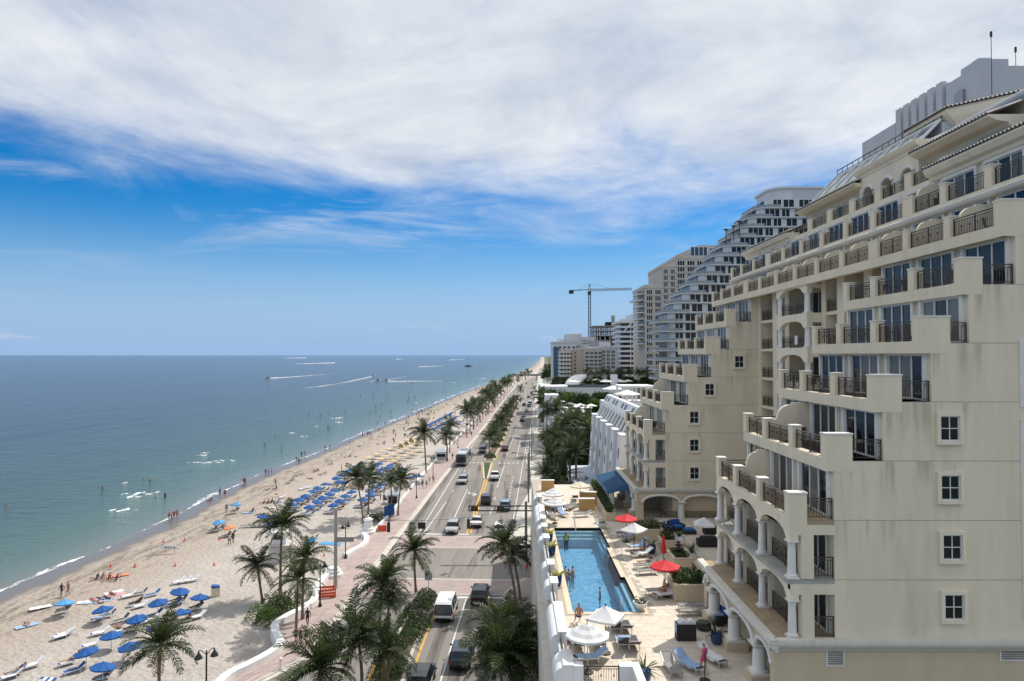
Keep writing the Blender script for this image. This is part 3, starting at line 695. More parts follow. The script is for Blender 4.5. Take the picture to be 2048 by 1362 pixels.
def parapet_run(k, ya, yb, bounds, near_return=None, skip_first=False):
    """terrace edge of level k: slab, fascia, piers at the bay lines, a railing in every gap"""
    x, z = XP[k], ZL(k)
    block('terrace_slab', 'terrace_floor', (x + 0.02, ya + 0.02, z - 0.2, XW[k] + 0.3, yb - 0.02, z))
    block('fascia', 'stucco', (x, ya, z - 0.5, x + 0.45, yb, z + 0.1))
    pw, pt = 0.58, 0.5
    ys = list(bounds)
    for i, y in enumerate(ys):
        if y + pw > yb + 0.01: y = yb - pw
        if i == 0 and near_return: pier(x - 0.012, ya - 0.012, z + 0.1 - 0.6, near_return, 0.5, 1.84); pier(x - 0.011, ya + 0.5, z + 0.1, pt, pw - 0.45, 1.22)
        else: pier(x - 0.012, y, z + 0.1, pt, pw, 1.22)
    for a, b_ in zip(ys, ys[1:]):
        b_ = min(b_, yb - pw)
        if b_ - a - pw > 0.3: put_rail(x + 0.2, a + pw, z + 0.1, b_ - a - pw)

for (y0, y1), isB in ((WA, False), (WB, True)):
    bl = [y0 + BAY * i for i in range(4)]
    # ---- storeys 2..8: solid rooms behind the stepped window walls
    for k in range(2, 9):
        x = XW[k]; y_end = y1
        block('storey_wall', 'stucco', (x, y0, ZL(k), XR, y_end, ZL(k + 1)))
        for i in range(3):
            window_y(x, bl[i] + (0.62 if i or k > 7 else 0.5), bl[i] + 3.72, ZL(k) + 0.04, ZL(k) + 2.3, 3)
    for k in range(2, 9):
        ret = {2: 0.85, 3: 1.27, 4: 1.38, 5: 1.5, 6: 1.0, 7: 1.2, 8: 1.2}[k]
        parapet_run(k, y0, y1 + (0.0 if k < 7 else 0), bl, ret)
        wl = XW[k] - XP[k] - ret + 0.02
        put_rail(XP[k] + ret, y0 + 0.2, ZL(k) + 0.02, wl, 'x')
        if k < 7:   # far return of the terrace
            put_rail(XP[k] + 0.5, y1 - 0.15, ZL(k) + 0.1, XW[k] - XP[k] - 0.5, 'x')
    for k in (2, 3): scroll(XP[k] + 0.5, XW[k], bl[2] + 0.3, ZL(k), 2.25, 1.3)
    # ---- storeys 0..1: loggia with columns, arches, balustrades
    for k in (0, 1):
        z = ZL(k)
        block('storey_wall', 'stucco', (XW[k], y0 + 0.3, z, XR, y1, z + ST))
        block('loggia_floor', 'concrete' if k else 'terrace_floor', (XP[2] - 0.12, y0 + 0.02, z - 0.22 if k else z + 0.004, XW[k], y1 + 0.05, z + (0.02 if k else 0.03)))
        mb = MB()
        for i in range(3): arch_y(mb, XP[2], XP[2] + 0.42, bl[i] + 0.45, bl[i + 1] + (0.05 if i < 2 else -0.4), z + 1.85, 0.62, z + ST - (0.5 if k else 0.222))
        for i in range(4):
            ya = bl[i] if i else y0; yb2 = bl[i] + 0.45 if i < 3 else y1
            if i == 3: ya = y1 - 0.42
            elif i: ya = bl[i] + 0.05
            mb.box(XP[2], ya, z + 1.85, XP[2] + 0.42, yb2, z + ST - (0.5 if k else 0.222))
        mb.build('arcade_spandrel', 'stucco_pale', H)
        for i in range(4):
            yc = (bl[i] + 0.25) if i < 3 else y1 - 0.2
            column(XP[2] + 0.18, yc, z + 0.02, 1.83, 0.2)
            block('pilaster', 'stucco_pale', (XP[2] + 0.52, yc - 0.14, z + 0.03, XP[2] + 0.8, yc + 0.14, z + 2.3))
            if i < 3:
                put_rail(XP[2] + 0.62, yc + 0.16, z + 0.03, BAY - 0.5)
                window_y(XW[k] - 0.02, bl[i] + 0.7, bl[i] + 3.6, z + 0.04, z + 2.25, 3, 0)
                if i: block('party_wall', 'stucco', (XP[2] + 0.8, yc - 0.12, z + 0.03, XW[k], yc + 0.12, z + ST - 0.23))
        # near end wall of the loggia with its opening
        block('end_wall', 'stucco', (XP[2] + 0.55, y0 - 0.002, z + 0.03, XP[2] + 1.15, y0 + 0.28, z + ST - 0.5), (XP[2] + 0.02, y0 - 0.002, z + 2.12, XP[2] + 0.55, y0 + 0.28, z + ST - 0.5), (XP[2] + 1.15, y0 - 0.002, z + 2.14, XP[2] + 2.15, y0 + 0.28, z + ST - 0.5))
        block('end_wall', 'stucco', (XP[2] + 2.15, y0, z, XR, y0 + 0.3, z + ST))
        block('floor_band', 'stucco', (XP[2] + 0.0, y0 - 0.004, z + ST - 0.5, XP[2] + 2.17, y0 + 0.3, z + ST - 0.22))
        put_rail(XP[2] + 1.15, y0 + 0.15, z + 0.05, 1.0, 'x')
    # ---- front wall details: joints at the floors, rain streaks, square windows, panel moulding
    for k in range(1, 8):
        xs = XP[2] + 0.56 if k < 3 else XW[k - 1] + 0.02
        block('wall_joint', 'joint', (xs, y0 - 0.0045, ZL(k) - 0.012, XR - 0.1, y0 - 0.001, ZL(k) + 0.014))
    for k in range(2, 8):
        for xa, xb, hh in ((XP[k] + 0.1, XW[k] + 0.6, 2.3), (XW[k] + 1.5, XW[k] + 3.6, 1.6)):
            mb = MB(); mb.add([(xa, y0 - 0.008, ZL(k) - 0.03 - hh), (xb, y0 - 0.008, ZL(k) - 0.03 - hh), (xb, y0 - 0.008, ZL(k) - 0.03), (xa, y0 - 0.008, ZL(k) - 0.03)], [(0, 1, 2, 3)])
            if xa > XW[k - 1] + 0.05 or k == 2: mb.v = [(max(v[0], XW[k - 1] + 0.05), v[1], v[2]) for v in mb.v]
            mb.v = [(max(v[0], XW[k - 1] + 0.05), v[1], v[2]) for v in mb.v]; mb.build('rain_streaks', 'rain_streak', H)
    wx = {0: 20.6, 1: 20.55, 2: 20.5, 3: 20.5} if not isB else {0: 17.9, 1: 17.9, 2: 17.9, 3: 19.5, 4: 22.55}
    for k, x in wx.items(): window_x(x, x + 0.92, y0 - 0.004, ZL(k) + 0.98, ZL(k) + 2.18)
    if not isB:
        for za, zb in ((ZL(0) + 1.0, ZL(3) + 2.0), (ZL(3) + 2.6, ZL(5) + 0.2)):
            block('panel_moulding', 'trim', (24.4, y0 - 0.05, za, 24.62, y0 - 0.001, zb), (24.62, y0 - 0.05, zb - 0.2, 30, y0 - 0.001, zb), (24.62, y0 - 0.05, za, 30, y0 - 0.001, za + 0.2))
    # ---- top cornice, tiled eave and hipped roof of the wing
    zt = ZL(9) - 0.3; xe = 27.5
    block('wall_frieze', 'stucco_pale', (28.25, y0 - 0.02, zt, XR, y1 + 0.02, zt + 0.35))
    mb = MB(); pr = [(28.3, zt - 0.15), (28.05, zt), (28.0, zt + 0.2), (27.75, zt + 0.35), (27.6, zt + 0.6), (xe + 0.05, zt + 0.66), (xe + 0.05, zt + 0.78), (29, zt + 0.8), (29, zt - 0.15)]
    mb.prism(pr, 'y', y0 - 0.9, y1 + 0.9); mb.build('eave_cornice', 'stucco_pale', H)
    mb = MB(); n = 44; L_ = (y1 - y0 + 2.0) / n
    for i in range(n):
        ya = y0 - 1.0 + i * L_; run = min(9.0, 9.0)
        hip0 = max(0, 1 - min(i, n - 1 - i) * L_ / 6.0)
        xt = xe + 9.0 * (1 - hip0) + 0.3; zt2 = zt + 0.84 + (xt - xe) * 0.38
        for j, (o, hgt) in enumerate(((0, 0), (0.25, 0.09), (0.5, 0.12), (0.75, 0.09))):
            o2, h2 = ((0.25, 0.09), (0.5, 0.12), (0.75, 0.09), (1.0, 0))[j]
            mb.add([(xe, ya + o * L_, zt + 0.84 + hgt), (xe, ya + o2 * L_, zt + 0.84 + h2), (xt, ya + o2 * L_, zt2 + h2), (xt, ya + o * L_, zt2 + hgt)], [(0, 3, 2, 1)])
        mb.add([(xe, ya, zt + 0.80), (xe, ya + L_, zt + 0.80), (xe, ya + L_, zt + 0.84), (xe, ya + 0.5 * L_, zt + 0.96), (xe, ya, zt + 0.84)], [(0, 1, 2, 3, 4)], 1)
    mb.build('tile_roof', ['roof_tile', 'metal_dark'], H)
    # ---- arcade at the pool deck
    zc = ZL(0)
    cols = [y0 + 2.9, y0 + 7.1, y0 + 11.2] if not isB else [y0 + 2.9, y0 + 7.1, y0 + 11.2]
    xc = 12.75
    block('arcade_roof', 'terrace_floor', (xc - 0.25, y0 + 0.02, zc - 0.3, XW[0], y1 + 0.6, zc))
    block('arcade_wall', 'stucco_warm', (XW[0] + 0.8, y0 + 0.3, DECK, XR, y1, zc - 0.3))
    if not isB:
        block('podium_wall', 'stucco_warm', (xc - 0.05, y0 + 0.0, 0.0, XR, y0 + 0.3, zc - 0.52))
    mb = MB(); edges = [y0 + 0.3] + cols + [y1 + 0.3]
    for a, b_ in zip(edges, edges[1:]): arch_y(mb, xc - 0.2, xc + 0.25, a + 0.28, b_ - 0.28, DECK + 2.02, 0.55, zc - 0.3, 12)
    for i, a in enumerate(edges): mb.box(xc - 0.2, a - 0.28, DECK + 2.02, xc + 0.25, a + 0.28, zc - 0.3)
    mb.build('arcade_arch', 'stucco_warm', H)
    for i, a in enumerate(edges[:-1]):        # rounded archivolt moulding
        b_ = edges[i + 1]; pts = []
        for q in range(13):
            s = -math.cos(math.pi * q / 12); pts.append((xc - 0.26, (a + b_) / 2 + s * ((b_ - a) / 2 - 0.2), DECK + 2.08 + 0.6 * math.sqrt(max(0, 1 - s * s))))
        mb = MB(); mb.tube([(xc - 0.26, a, DECK + 2.02)] + pts + [(xc - 0.26, b_, DECK + 2.02)], 0.13, 8); mb.build('archivolt', 'trim', H, smooth=True)
    for c in cols: column(xc, c, DECK, 2.02, 0.36, 0.5)
    block('corner_pillar', 'stucco_warm', (xc - 0.3, y0 - 0.02, DECK if isB else 0, xc + 0.4, y0 + 0.58, zc - 0.52)); block('corner_pillar', 'stucco_warm', (xc - 0.2, y1 - 0.1, DECK, xc + 0.3, y1 + 0.58, zc - 0.3))
    # big rounded cornice along the arcade and round the front
    pr = lambda s: [(0, zc - 0.5), (s * 0.16, zc - 0.5), (s * 0.2, zc - 0.4), (s * 0.3, zc - 0.34), (s * 0.42, zc - 0.2), (s * 0.44, zc - 0.08), (s * 0.38, zc + 0.06), (s * 0.1, zc + 0.1), (0, zc + 0.1)]
    mb = MB(); mb.prism([(xc - 0.2 + p[0], p[1]) for p in pr(-1)], 'y', y0 - 0.34, y1 + 0.8); mb.build('arcade_cornice', 'cornice_grey', H, smooth=True)
    mb = MB(); mb.prism([(y0 + p[0], p[1]) for p in pr(-0.8)], 'x', xc - 0.6, XR); mb.build('front_cornice', 'cornice_grey', H, smooth=True)
    if isB:      # two arches facing the camera under the far wing
        mb = MB(); ex = [xc + 0.1, 17.0, 21.2, 25.4]
        for a, b_ in zip(ex, ex[1:]): arch_x(mb, y0 - 0.2, y0 + 0.25, a + 0.3, b_ - 0.3, DECK + 2.02, 0.6, zc - 0.5, 12)
        for a in ex: mb.box(a - 0.3, y0 - 0.2, DECK + 2.02, a + 0.3, y0 + 0.25, zc - 0.5)
        mb.build('arcade_arch', 'stucco_warm', H)
        for i, a in enumerate(ex[:-1]):
            b_ = ex[i + 1]; pts = []
            for q in range(13):
                s = -math.cos(math.pi * q / 12); pts.append(((a + b_) / 2 + s * ((b_ - a) / 2 - 0.2), y0 - 0.26, DECK + 2.08 + 0.65 * math.sqrt(max(0, 1 - s * s))))
            mb = MB(); mb.tube([(a, y0 - 0.26, DECK + 2.02)] + pts + [(b_, y0 - 0.26, DECK + 2.02)], 0.12, 8); mb.build('archivolt', 'trim', H, smooth=True)
        for a in ex[1:]: column(a, y0 + 0.02, DECK, 2.02, 0.36, 0.0)
        block('arcade_wall', 'shade_wall', (xc + 0.5, y0 + 6, DECK, XR, y0 + 6.3, zc - 0.5))
        for a, b_ in zip(ex, ex[1:]): put_rail(a + 0.4, y0 + 0.05, DECK, b_ - a - 0.8, 'x')
    else:        # louvred vents in the base of the near wall
        for xa, xb in ((15.0, 15.75), (23.3, 24.5)):
            z0 = zc - 1.22 if xa < 20 else zc - 0.95; mb = MB()
            mb.box(xa - 0.06, y0 - 0.05, z0 - 0.05, xa, y0 - 0.001, zc - 0.52); mb.box(xb, y0 - 0.05, z0 - 0.05, xb + 0.06, y0 - 0.001, zc - 0.52); mb.box(xa, y0 - 0.05, z0 - 0.05, xb, y0 - 0.001, z0)
            v = mb.build('vent', 'trim', H); q = z0
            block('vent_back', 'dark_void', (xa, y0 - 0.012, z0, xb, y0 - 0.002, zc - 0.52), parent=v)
            while q < zc - 0.6:
                mb = MB(); mb.add([(xa, y0 - 0.045, q), (xb, y0 - 0.045, q), (xb, y0 - 0.015, q + 0.06), (xa, y0 - 0.015, q + 0.06)], [(0, 1, 2, 3), (3, 2, 1, 0)]); mb.build('slat', 'trim', v); q += 0.1

# ---- centre block between the wings
cy0, cy1 = WA[1], WB[0]; XC = 25.0
block('storey_wall', 'stucco', (XC + 1.9, cy0 - 0.01, DECK, XR, cy1 + 0.01, ZL(7)))
block('side_pier', 'stucco', (XC, cy1 - 0.7, DECK, XC + 1.9, cy1, ZL(7) - 0.2))
opens = [(68.0, 71.2), (64.9, 66.9), (54.4, 56.4), (50.2, 53.2), (46.6, 49.0)]
yy = [cy1 - 0.7]
piers_y = [(66.9, 68.0), (63.9, 64.9), (56.4, 57.2), (53.2, 54.4), (49.0, 50.2)]
for a, b_ in piers_y: block('balcony_pier', 'stucco', (XC, a, DECK, XC + 1.9, b_, ZL(7) - 0.2))
for k in range(0, 7):
    z = ZL(k)
    block('balcony_slab', 'stucco_pale', (XC + 0.05, cy0, z - 0.22, XC + 1.9, cy1 - 0.7, z + 0.03))
    for a, b_ in opens:
        put_rail(XC + 0.15, a + 0.04, z + 0.03, b_ - a - 0.08)
        window_y(XC + 1.88, a + 0.25, b_ - 0.2, z + 0.05, z + 2.2, 2, 0)
    # projecting arched balcony with paired columns
    if k >= 1:
        ya, yb2 = 57.2, 63.9; xf = 23.85
        block('balcony_slab', 'stucco_pale', (xf, ya, z - 0.45, XC + 0.05, yb2, z + 0.03))
        mb = MB(); arch_y(mb, xf, xf + 0.45, ya + 0.8, yb2 - 0.8, z + 1.75, 0.55, z + ST - 0.45); mb.box(xf, ya, z + 1.75, xf + 0.45, ya + 0.8, z + ST - 0.45); mb.box(xf, yb2 - 0.8, z + 1.75, xf + 0.45, yb2, z + ST - 0.45)
        mb.box(xf + 0.45, ya, z + 2.1, XC, ya + 0.3, z + ST - 0.45); mb.build('balcony_arch', 'stucco_pale', H)
        for yc in (ya + 0.22, ya + 0.62, yb2 - 0.62, yb2 - 0.22): column(xf + 0.22, yc, z + 0.03, 1.72, 0.17)
        put_rail(xf + 0.22, ya + 0.85, z + 0.03, yb2 - ya - 1.7)
        window_y(XC + 1.88, ya + 0.8, yb2 - 0.8, z + 0.05, z + 2.2, 4, 0)
# level 7 and 8 terraces run on across the centre
allb = [cy0 + 4.27 * i for i in range(7)]
for k in (7, 8):
    block('storey_wall', 'stucco', (XW[k], cy0 - 0.01, ZL(k), XR, cy1 + 0.01, ZL(k + 1)))
    parapet_run(k, cy0 + 0.01, cy1 - 0.01, allb, None)
    for i in range(6): window_y(XW[k], allb[i] + 0.8, allb[i] + 3.7, ZL(k) + 0.05, ZL(k) + 2.3, 3)
for i in range(6): scroll(XP[7] + 0.5, XW[7], allb[i] + 0.42, ZL(7), 2.0, 1.25)
for y in (38.1 + 0.4, 42.2 + 0.4): scroll(XP[7] + 0.5, XW[7], y, ZL(7), 2.0, 1.25)
for y in (76.1 + 0.4, 80.2 + 0.4): scroll(XP[7] + 0.5, XW[7], y, ZL(7), 2.0, 1.25)
scroll(XP[8] + 0.5, XW[8], 46.5, ZL(8), 2.2, 1.3); scroll(XP[8] + 0.5, XW[8], 72.2, ZL(8), 2.0, 1.3)
# string course under the level 8 terrace, whole length
for ya, yb2 in ((WA[0] - 0.05, WA[1]), (cy0 + 0.001, cy1), (WB[0] + 0.001, WB[1])):
    mb = MB(); z = ZL(8) - 0.5; mb.prism([(26.0, z), (25.86, z + 0.06), (25.8, z + 0.16), (25.74, z + 0.28), (25.84, z + 0.36), (26.0, z + 0.38)], 'y', ya, yb2); mb.build('string_course', 'trim', H, smooth=True)
# level 9: flanks under tiled eaves, taller arched block in the middle
for (ya, yb2) in ((cy0 - 2.5, 52.2), (61.2, cy1 + 1.5)):
    block('storey_wall', 'stucco', (XW[9], ya, ZL(9), XR, yb2, ZL(9) + 2.6))
    window_y(XW[9], (ya + yb2) / 2 - 1.4, (ya + yb2) / 2 + 1.4, ZL(9) + 0.05, ZL(9) + 2.2, 3)
    zt = ZL(9) + 2.35; xe = 29.4
    mb = MB(); mb.prism([(31.1, zt - 0.25), (30.8, zt), (30.7, zt + 0.2), (30.0, zt + 0.3), (29.6, zt + 0.5), (xe + 0.05, zt + 0.55), (xe + 0.05, zt + 0.66), (32, zt + 0.68), (32, zt - 0.25)], 'y', ya - 0.4, yb2 - 0.002); mb.build('eave_cornice', 'stucco_pale', H)
    mb = MB(); n = int((yb2 - ya) / 0.32); L_ = (yb2 - ya + 0.4) / n
    for i in range(n):
        a = ya - 0.4 + i * L_
        for j in range(4):
            h0 = (0, 0.09, 0.12, 0.09)[j]; h1_ = (0.09, 0.12, 0.09, 0)[j]
            mb.add([(xe, a + j * L_ / 4, zt + 0.72 + h0), (xe, a + (j + 1) * L_ / 4, zt + 0.72 + h1_), (xe + 3.2, a + (j + 1) * L_ / 4, zt + 1.9 + h1_), (xe + 3.2, a + j * L_ / 4, zt + 1.9 + h0)], [(0, 3, 2, 1)])
        mb.add([(xe, a, zt + 0.66), (xe, a + L_, zt + 0.66), (xe, a + L_, zt + 0.72), (xe, a + L_ / 2, zt + 0.84), (xe, a, zt + 0.72)], [(0, 1, 2, 3, 4)], 1)
    mb.build('tile_roof', ['roof_tile', 'metal_dark'], H)
block('terrace_slab', 'terrace_floor', (XP[9] + 0.02, cy0, ZL(9) - 0.2, XW[9], cy1, ZL(9) + 0.02)); block('fascia', 'stucco', (XP[9], cy0, ZL(9) - 0.45, XP[9] + 0.4, cy1, ZL(9) + 0.1))
for i in range(6):
    a = allb[i]; pier(XP[9] - 0.01, a, ZL(9) + 0.1, 0.5, 0.9, 1.2); put_rail(XP[9] + 0.2, a + 0.9, ZL(9) + 0.1, 4.27 - 0.9)
ya, yb2, zt = 52.2, 61.2, ZL(9) + 4.0
mb = MB(); nb = 3; wv = (yb2 - ya) / nb
for i in range(nb):
    a = ya + i * wv; arch_y(mb, 30.2, 30.9, a + 0.6, a + wv - 0.6, ZL(9) + 1.5, 0.9, zt - 0.6, 14)
    mb.box(30.2, a - (0 if i else 0), ZL(9) + 0.03, 30.9, a + 0.6, zt - 0.6) if i == 0 else mb.box(30.2, a, ZL(9) + 0.03, 30.9, a + 0.6, zt - 0.6)
    mb.box(30.2, a + wv - 0.6, ZL(9) + 0.03, 30.9, a + wv, zt - 0.6)
mb.build('arched_wall', 'stucco_pale', H)
for i in range(nb):
    a = ya + i * wv; pts = []
    for q in range(13):
        s = -math.cos(math.pi * q / 12); pts.append((30.18, a + wv / 2 + s * (wv / 2 - 0.5), ZL(9) + 1.5 + 0.98 * math.sqrt(max(0, 1 - s * s))))
    mb = MB(); mb.tube(pts, 0.14, 8); mb.build('archivolt', 'trim', H, smooth=True)
    window_y(31.6, a + 0.7, a + wv - 0.7, ZL(9) + 0.05, ZL(9) + 2.6, 2, 0)
block('storey_wall', 'stucco', (31.7, ya, ZL(9) + 0.03, XR, yb2, zt - 0.6))
mb = MB(); mb.prism([(31.0, zt - 0.6), (30.15, zt - 0.6), (30.1, zt - 0.4), (29.9, zt - 0.25), (29.75, zt), (29.75, zt + 0.12), (32, zt + 0.15), (32, zt - 0.6)], 'y', ya - 0.3, yb2 + 0.3); mb.build('main_cornice', 'stucco_pale', H)
block('storey_wall', 'stucco', (32, cy0 - 4, ZL(9) + 2.6, XR, cy1 + 2, ZL(9) + 4.6))
# grey barrel roof edge with kinks
mb = MB(); mb.tube([(32.4, 41, 43.4), (32.3, 49, 43.3), (32.7, 52, 43.4), (32.7, 55, 43.5), (32.2, 58, 43.3), (32.2, 61, 43.2)], 0.5, 12); mb.build('barrel_gutter', 'metal_grey', H, smooth=True)
block('roof_wall', 'grey_wall', (33.0, 40, 41.5, XR, 57.9, 43.6))
# sloped glass roof with white mullions
A0, A1 = Vector((31.4, 58, 42.5)), Vector((31.4, 77, 42.5)); B0, B1 = Vector((35.4, 58, 46.6)), Vector((35.4, 77, 46.6))
sk = MB()
def SP(u, v): return A0.lerp(A1, u).lerp(B0.lerp(B1, u), v)
for i in range(9): sk.bar(SP(i / 8, 0), SP(i / 8, 1), 0.16, 0.2)
for j in range(4): sk.bar(SP(0, j / 3), SP(1, j / 3), 0.16, 0.18)
gl = sk.build('glass_roof_frame', 'white_frame', H)
for i in range(8):
    for j in range(3):
        a = [SP((i + u) / 8, (j + v) / 3) for u, v in ((0.05, 0.05), (0.95, 0.05), (0.95, 0.95), (0.05, 0.95))]
        mb = MB(); mb.add(a, [(0, 1, 2, 3)]); mb.build('pane', 'glass_grey', gl)
block('roof_wall', 'grey_wall', (35.5, 58, 41.5, XR, 77, 46.4))
mb = MB()
for i in range(17): mb.box(35.5, 58 + i * 1.18, 46.4, 35.55, 58.05 + i * 1.18, 47.3)
mb.box(35.48, 58, 47.25, 35.57, 77, 47.33); mb.box(35.5, 58, 46.85, 35.55, 77, 46.9); mb.build('roof_railing', 'rail_metal', H)
# octagonal roof tower with arched lights under a tiled eave
oc = [(36.4, 62.5), (36.4, 57.4), (40.0, 53.8), (46, 53.8), (48, 58), (48, 62.5)]
mb = MB(); mb.prism(oc, 'z', 43.0, 46.6); mb.build('tower_wall', 'stucco_pale', H)
def grow(k, z): 
    c = (42.5, 58.5); return [(c[0] + (x - c[0]) * k, c[1] + (y - c[1]) * k, z) for x, y in oc]
mb = MB(); rings = [grow(1.0, 46.0), grow(1.03, 46.2), grow(1.1, 46.6), grow(1.16, 47.1), grow(1.16, 47.25)]
for a, b_ in zip(rings, rings[1:]): mb.add(a + b_, [(i, (i + 1) % 6, 6 + (i + 1) % 6, 6 + i) for i in range(6)])
mb.build('tower_cornice', 'stucco_pale', H)
mb = MB(); e = grow(1.19, 47.3); ap = (43.5, 58.5, 49.2)
for i in range(6):
    p, q = Vector(e[i]), Vector(e[(i + 1) % 6]); n = max(4, int((q - p).length / 0.3))
    for j in range(n):
        a, b_, c = p.lerp(q, j / n), p.lerp(q, (j + 0.5) / n) + Vector((0, 0, 0.13)), p.lerp(q, (j + 1) / n); A_ = Vector(ap)
        a2, b2, c2 = a.lerp(A_, 0.75), b_.lerp(A_, 0.75), c.lerp(A_, 0.75)
        mb.add([a, b_, b2, a2], [(0, 1, 2, 3)]); mb.add([b_, c, c2, b2], [(0, 1, 2, 3)]); mb.add([a - Vector((0, 0, 0.1)), c - Vector((0, 0, 0.1)), c, b_, a], [(0, 1, 2, 3, 4)], 1)
mb.build('tower_roof', ['roof_tile', 'metal_dark'], H)
for (p, q) in ((Vector((36.38, 61.6)), Vector((36.38, 58.3))), (Vector((36.6, 57.15)), Vector((39.8, 53.95)))):
    mid = p.lerp(q, 0.5); d = (q - p).normalized(); n = Vector((-d.y, d.x)) if (q - p).x == 0 else Vector((-0.707, -0.707))
    if (q - p).x == 0: n = Vector((-1, 0))
    mb = MB(); vs = []
    for i in range(9): a = math.pi * i / 8; c = mid + d * math.cos(a) * 1.0 + n * 0.03; vs.append((c.x, c.y, 45.2 + 0.8 * math.sin(a)))
    mb.add(vs, [tuple(range(9)), tuple(range(9))[::-1]]); mb.build('arched_light', 'glass_dark', H)
# ================================================================== pool deck on the podium
PX0, PX1, PXN, PY0, PY1 = 3.83, 8.4, 8.1, 46.7, 69.3
NY0, NY1 = 54.0, 62.1                  # stretch where the pool edge steps in
block('podium_wall', 'cornice_grey', (2.25, 35.6, 0.0, 2.6, 96, 9.98))
block('podium_ledge', 'cornice_grey', (1.75, 37.0, 0.0, 2.248, 80, 7.9))
block('podium_wall', 'cornice_grey', (2.6, 35.6, 0.0, 12.7, 35.9, 9.98))
mb = MB(); Z = DECK - 0.012
for r in ((2.25, 34.3, PX0, 96), (PX0, PY1, 25.2, 92), (PX0, 34.3, 16.2, PY0), (PX1, PY0, 25.2, NY0), (PXN, NY0, 25.2, NY1), (PX1, NY1, 25.2, PY1)):
    mb.add([(r[0], r[1], Z), (r[2], r[1], Z), (r[2], r[3], Z), (r[0], r[3], Z)], [(0, 1, 2, 3)])
deck = mb.build('pool_deck', 'grout', kind='structure')
T = 0.61; tiles = []
def in_pool(x, y, m=0.4):
    xr = PXN if NY0 < y < NY1 else PX1
    return PX0 - m < x + T / 2 and x - T / 2 < xr + m and PY0 - m < y + T / 2 and y - T / 2 < PY1 + m
for j in range(92):
    for i in range(37):
        x = 2.95 + T * (i + 0.5) + (T / 2 if j % 2 else 0); y = 36.2 + T * (j + 0.5)
        if in_pool(x, y) or (x > 16 and (y < 46.6 or y > 71.5)) or (y > 76 and x > 9.2) or x + T / 2 > 25: continue
        tiles.append((x, y))
tiles.sort(key=lambda q: (q[0] - 7) ** 2 * 0.3 + q[1] ** 2)
rt = random.Random(11); TM = []
for mname in ('travertine', 'travertine_b'):
    mb = MB(); h = T / 2 - 0.006; mb.box(-h, -h, -0.01, h, h, 0); TM.append(mb.mesh('tile', mname))
big = MB()
for n_, (x, y) in enumerate(tiles):
    z = DECK + rt.uniform(-0.002, 0.002); k = 1 if rt.random() < 0.4 else 0
    if n_ < 300: link('tile', TM[k], deck, loc=(x, y, z))
    else: h = T / 2 - 0.006; big.add([(x-h, y-h, z), (x+h, y-h, z), (x+h, y+h, z), (x-h, y+h, z)], [(0, 1, 2, 3)], k)
big.build('tile', ['travertine', 'travertine_b'], deck, kind='stuff')
# coping stones round the pool
def coping(x0, y0, x1, y1):
    n = max(1, round(max(x1 - x0, y1 - y0) / 0.62)); al = 'y' if (y1 - y0) > (x1 - x0) else 'x'
    for i in range(n):
        if al == 'y': a = (x0 + 0.005, y0 + (y1 - y0) * i / n + 0.005, x1 - 0.005, y0 + (y1 - y0) * (i + 1) / n - 0.005)
        else: a = (x0 + (x1 - x0) * i / n + 0.005, y0 + 0.005, x0 + (x1 - x0) * (i + 1) / n - 0.005, y1 - 0.005)
        block('coping_stone', 'coping', (a[0], a[1], DECK - 0.05, a[2], a[3], DECK + 0.015 + rt.uniform(-0.002, 0.002)), parent=deck)
coping(PX0 - 0.4, PY0, PX0, PY1); coping(PX0 - 0.4, PY0 - 0.4, PX1 + 0.4, PY0); coping(PX0 - 0.4, PY1, PX1 + 0.4, PY1 + 0.4)
coping(PX1, PY0, PX1 + 0.4, NY0); coping(PXN, NY0, PXN + 0.4, NY1); coping(PX1, NY1, PX1 + 0.4, PY1)
# basin
m = mat('pool_floor_sparkle', (0.22, 0.46, 0.66), 0.4, 0.1, 1.2, col2=(0.17, 0.4, 0.6)); t = m.node_tree; b = t.nodes['Principled BSDF']
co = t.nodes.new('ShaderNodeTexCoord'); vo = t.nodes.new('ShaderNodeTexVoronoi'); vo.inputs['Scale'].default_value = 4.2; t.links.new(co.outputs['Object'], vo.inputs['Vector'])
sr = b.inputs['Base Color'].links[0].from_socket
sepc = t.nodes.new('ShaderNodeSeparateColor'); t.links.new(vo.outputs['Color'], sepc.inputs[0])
t.links.new(cmix(t, mathn(t, 'MULTIPLY', smooth(t, sepc.outputs[0], 0.55, 1.0), 0.6), sr, (0.5, 0.72, 0.85)), b.inputs['Base Color'])  # sunlight sparkle through the water, painted into the floor colour as pale cells
pool = link('swimming_pool', None, kind='structure')
zb = DECK - 1.6
mb = MB(); mb.box(PX0 - 0.02, PY0 - 0.02, zb - 0.1, PX1 + 0.02, PY1 + 0.02, zb); mb.build('pool_floor', 'pool_floor_sparkle', pool)
mb = MB(); pg = [(PX0, PY0), (PX1, PY0), (PX1, NY0), (PXN, NY0), (PXN, NY1), (PX1, NY1), (PX1, PY1), (PX0, PY1)]
for i in range(8):
    a, c = pg[i], pg[(i + 1) % 8]; mb.add([(a[0], a[1], zb), (c[0], c[1], zb), (c[0], c[1], DECK - 0.04), (a[0], a[1], DECK - 0.04)], [(3, 2, 1, 0), (0, 1, 2, 3)])
mb.build('pool_side', 'pool_tile', pool)
for i in range(3):
    mb = MB(); mb.box(PX0 + 0.02, PY1 - 0.45 * (i + 1), zb, PX1 - 0.02, PY1 - 0.45 * i - 0.01, DECK - 0.3 - 0.24 * i); mb.build('pool_step', 'pool_step', pool)
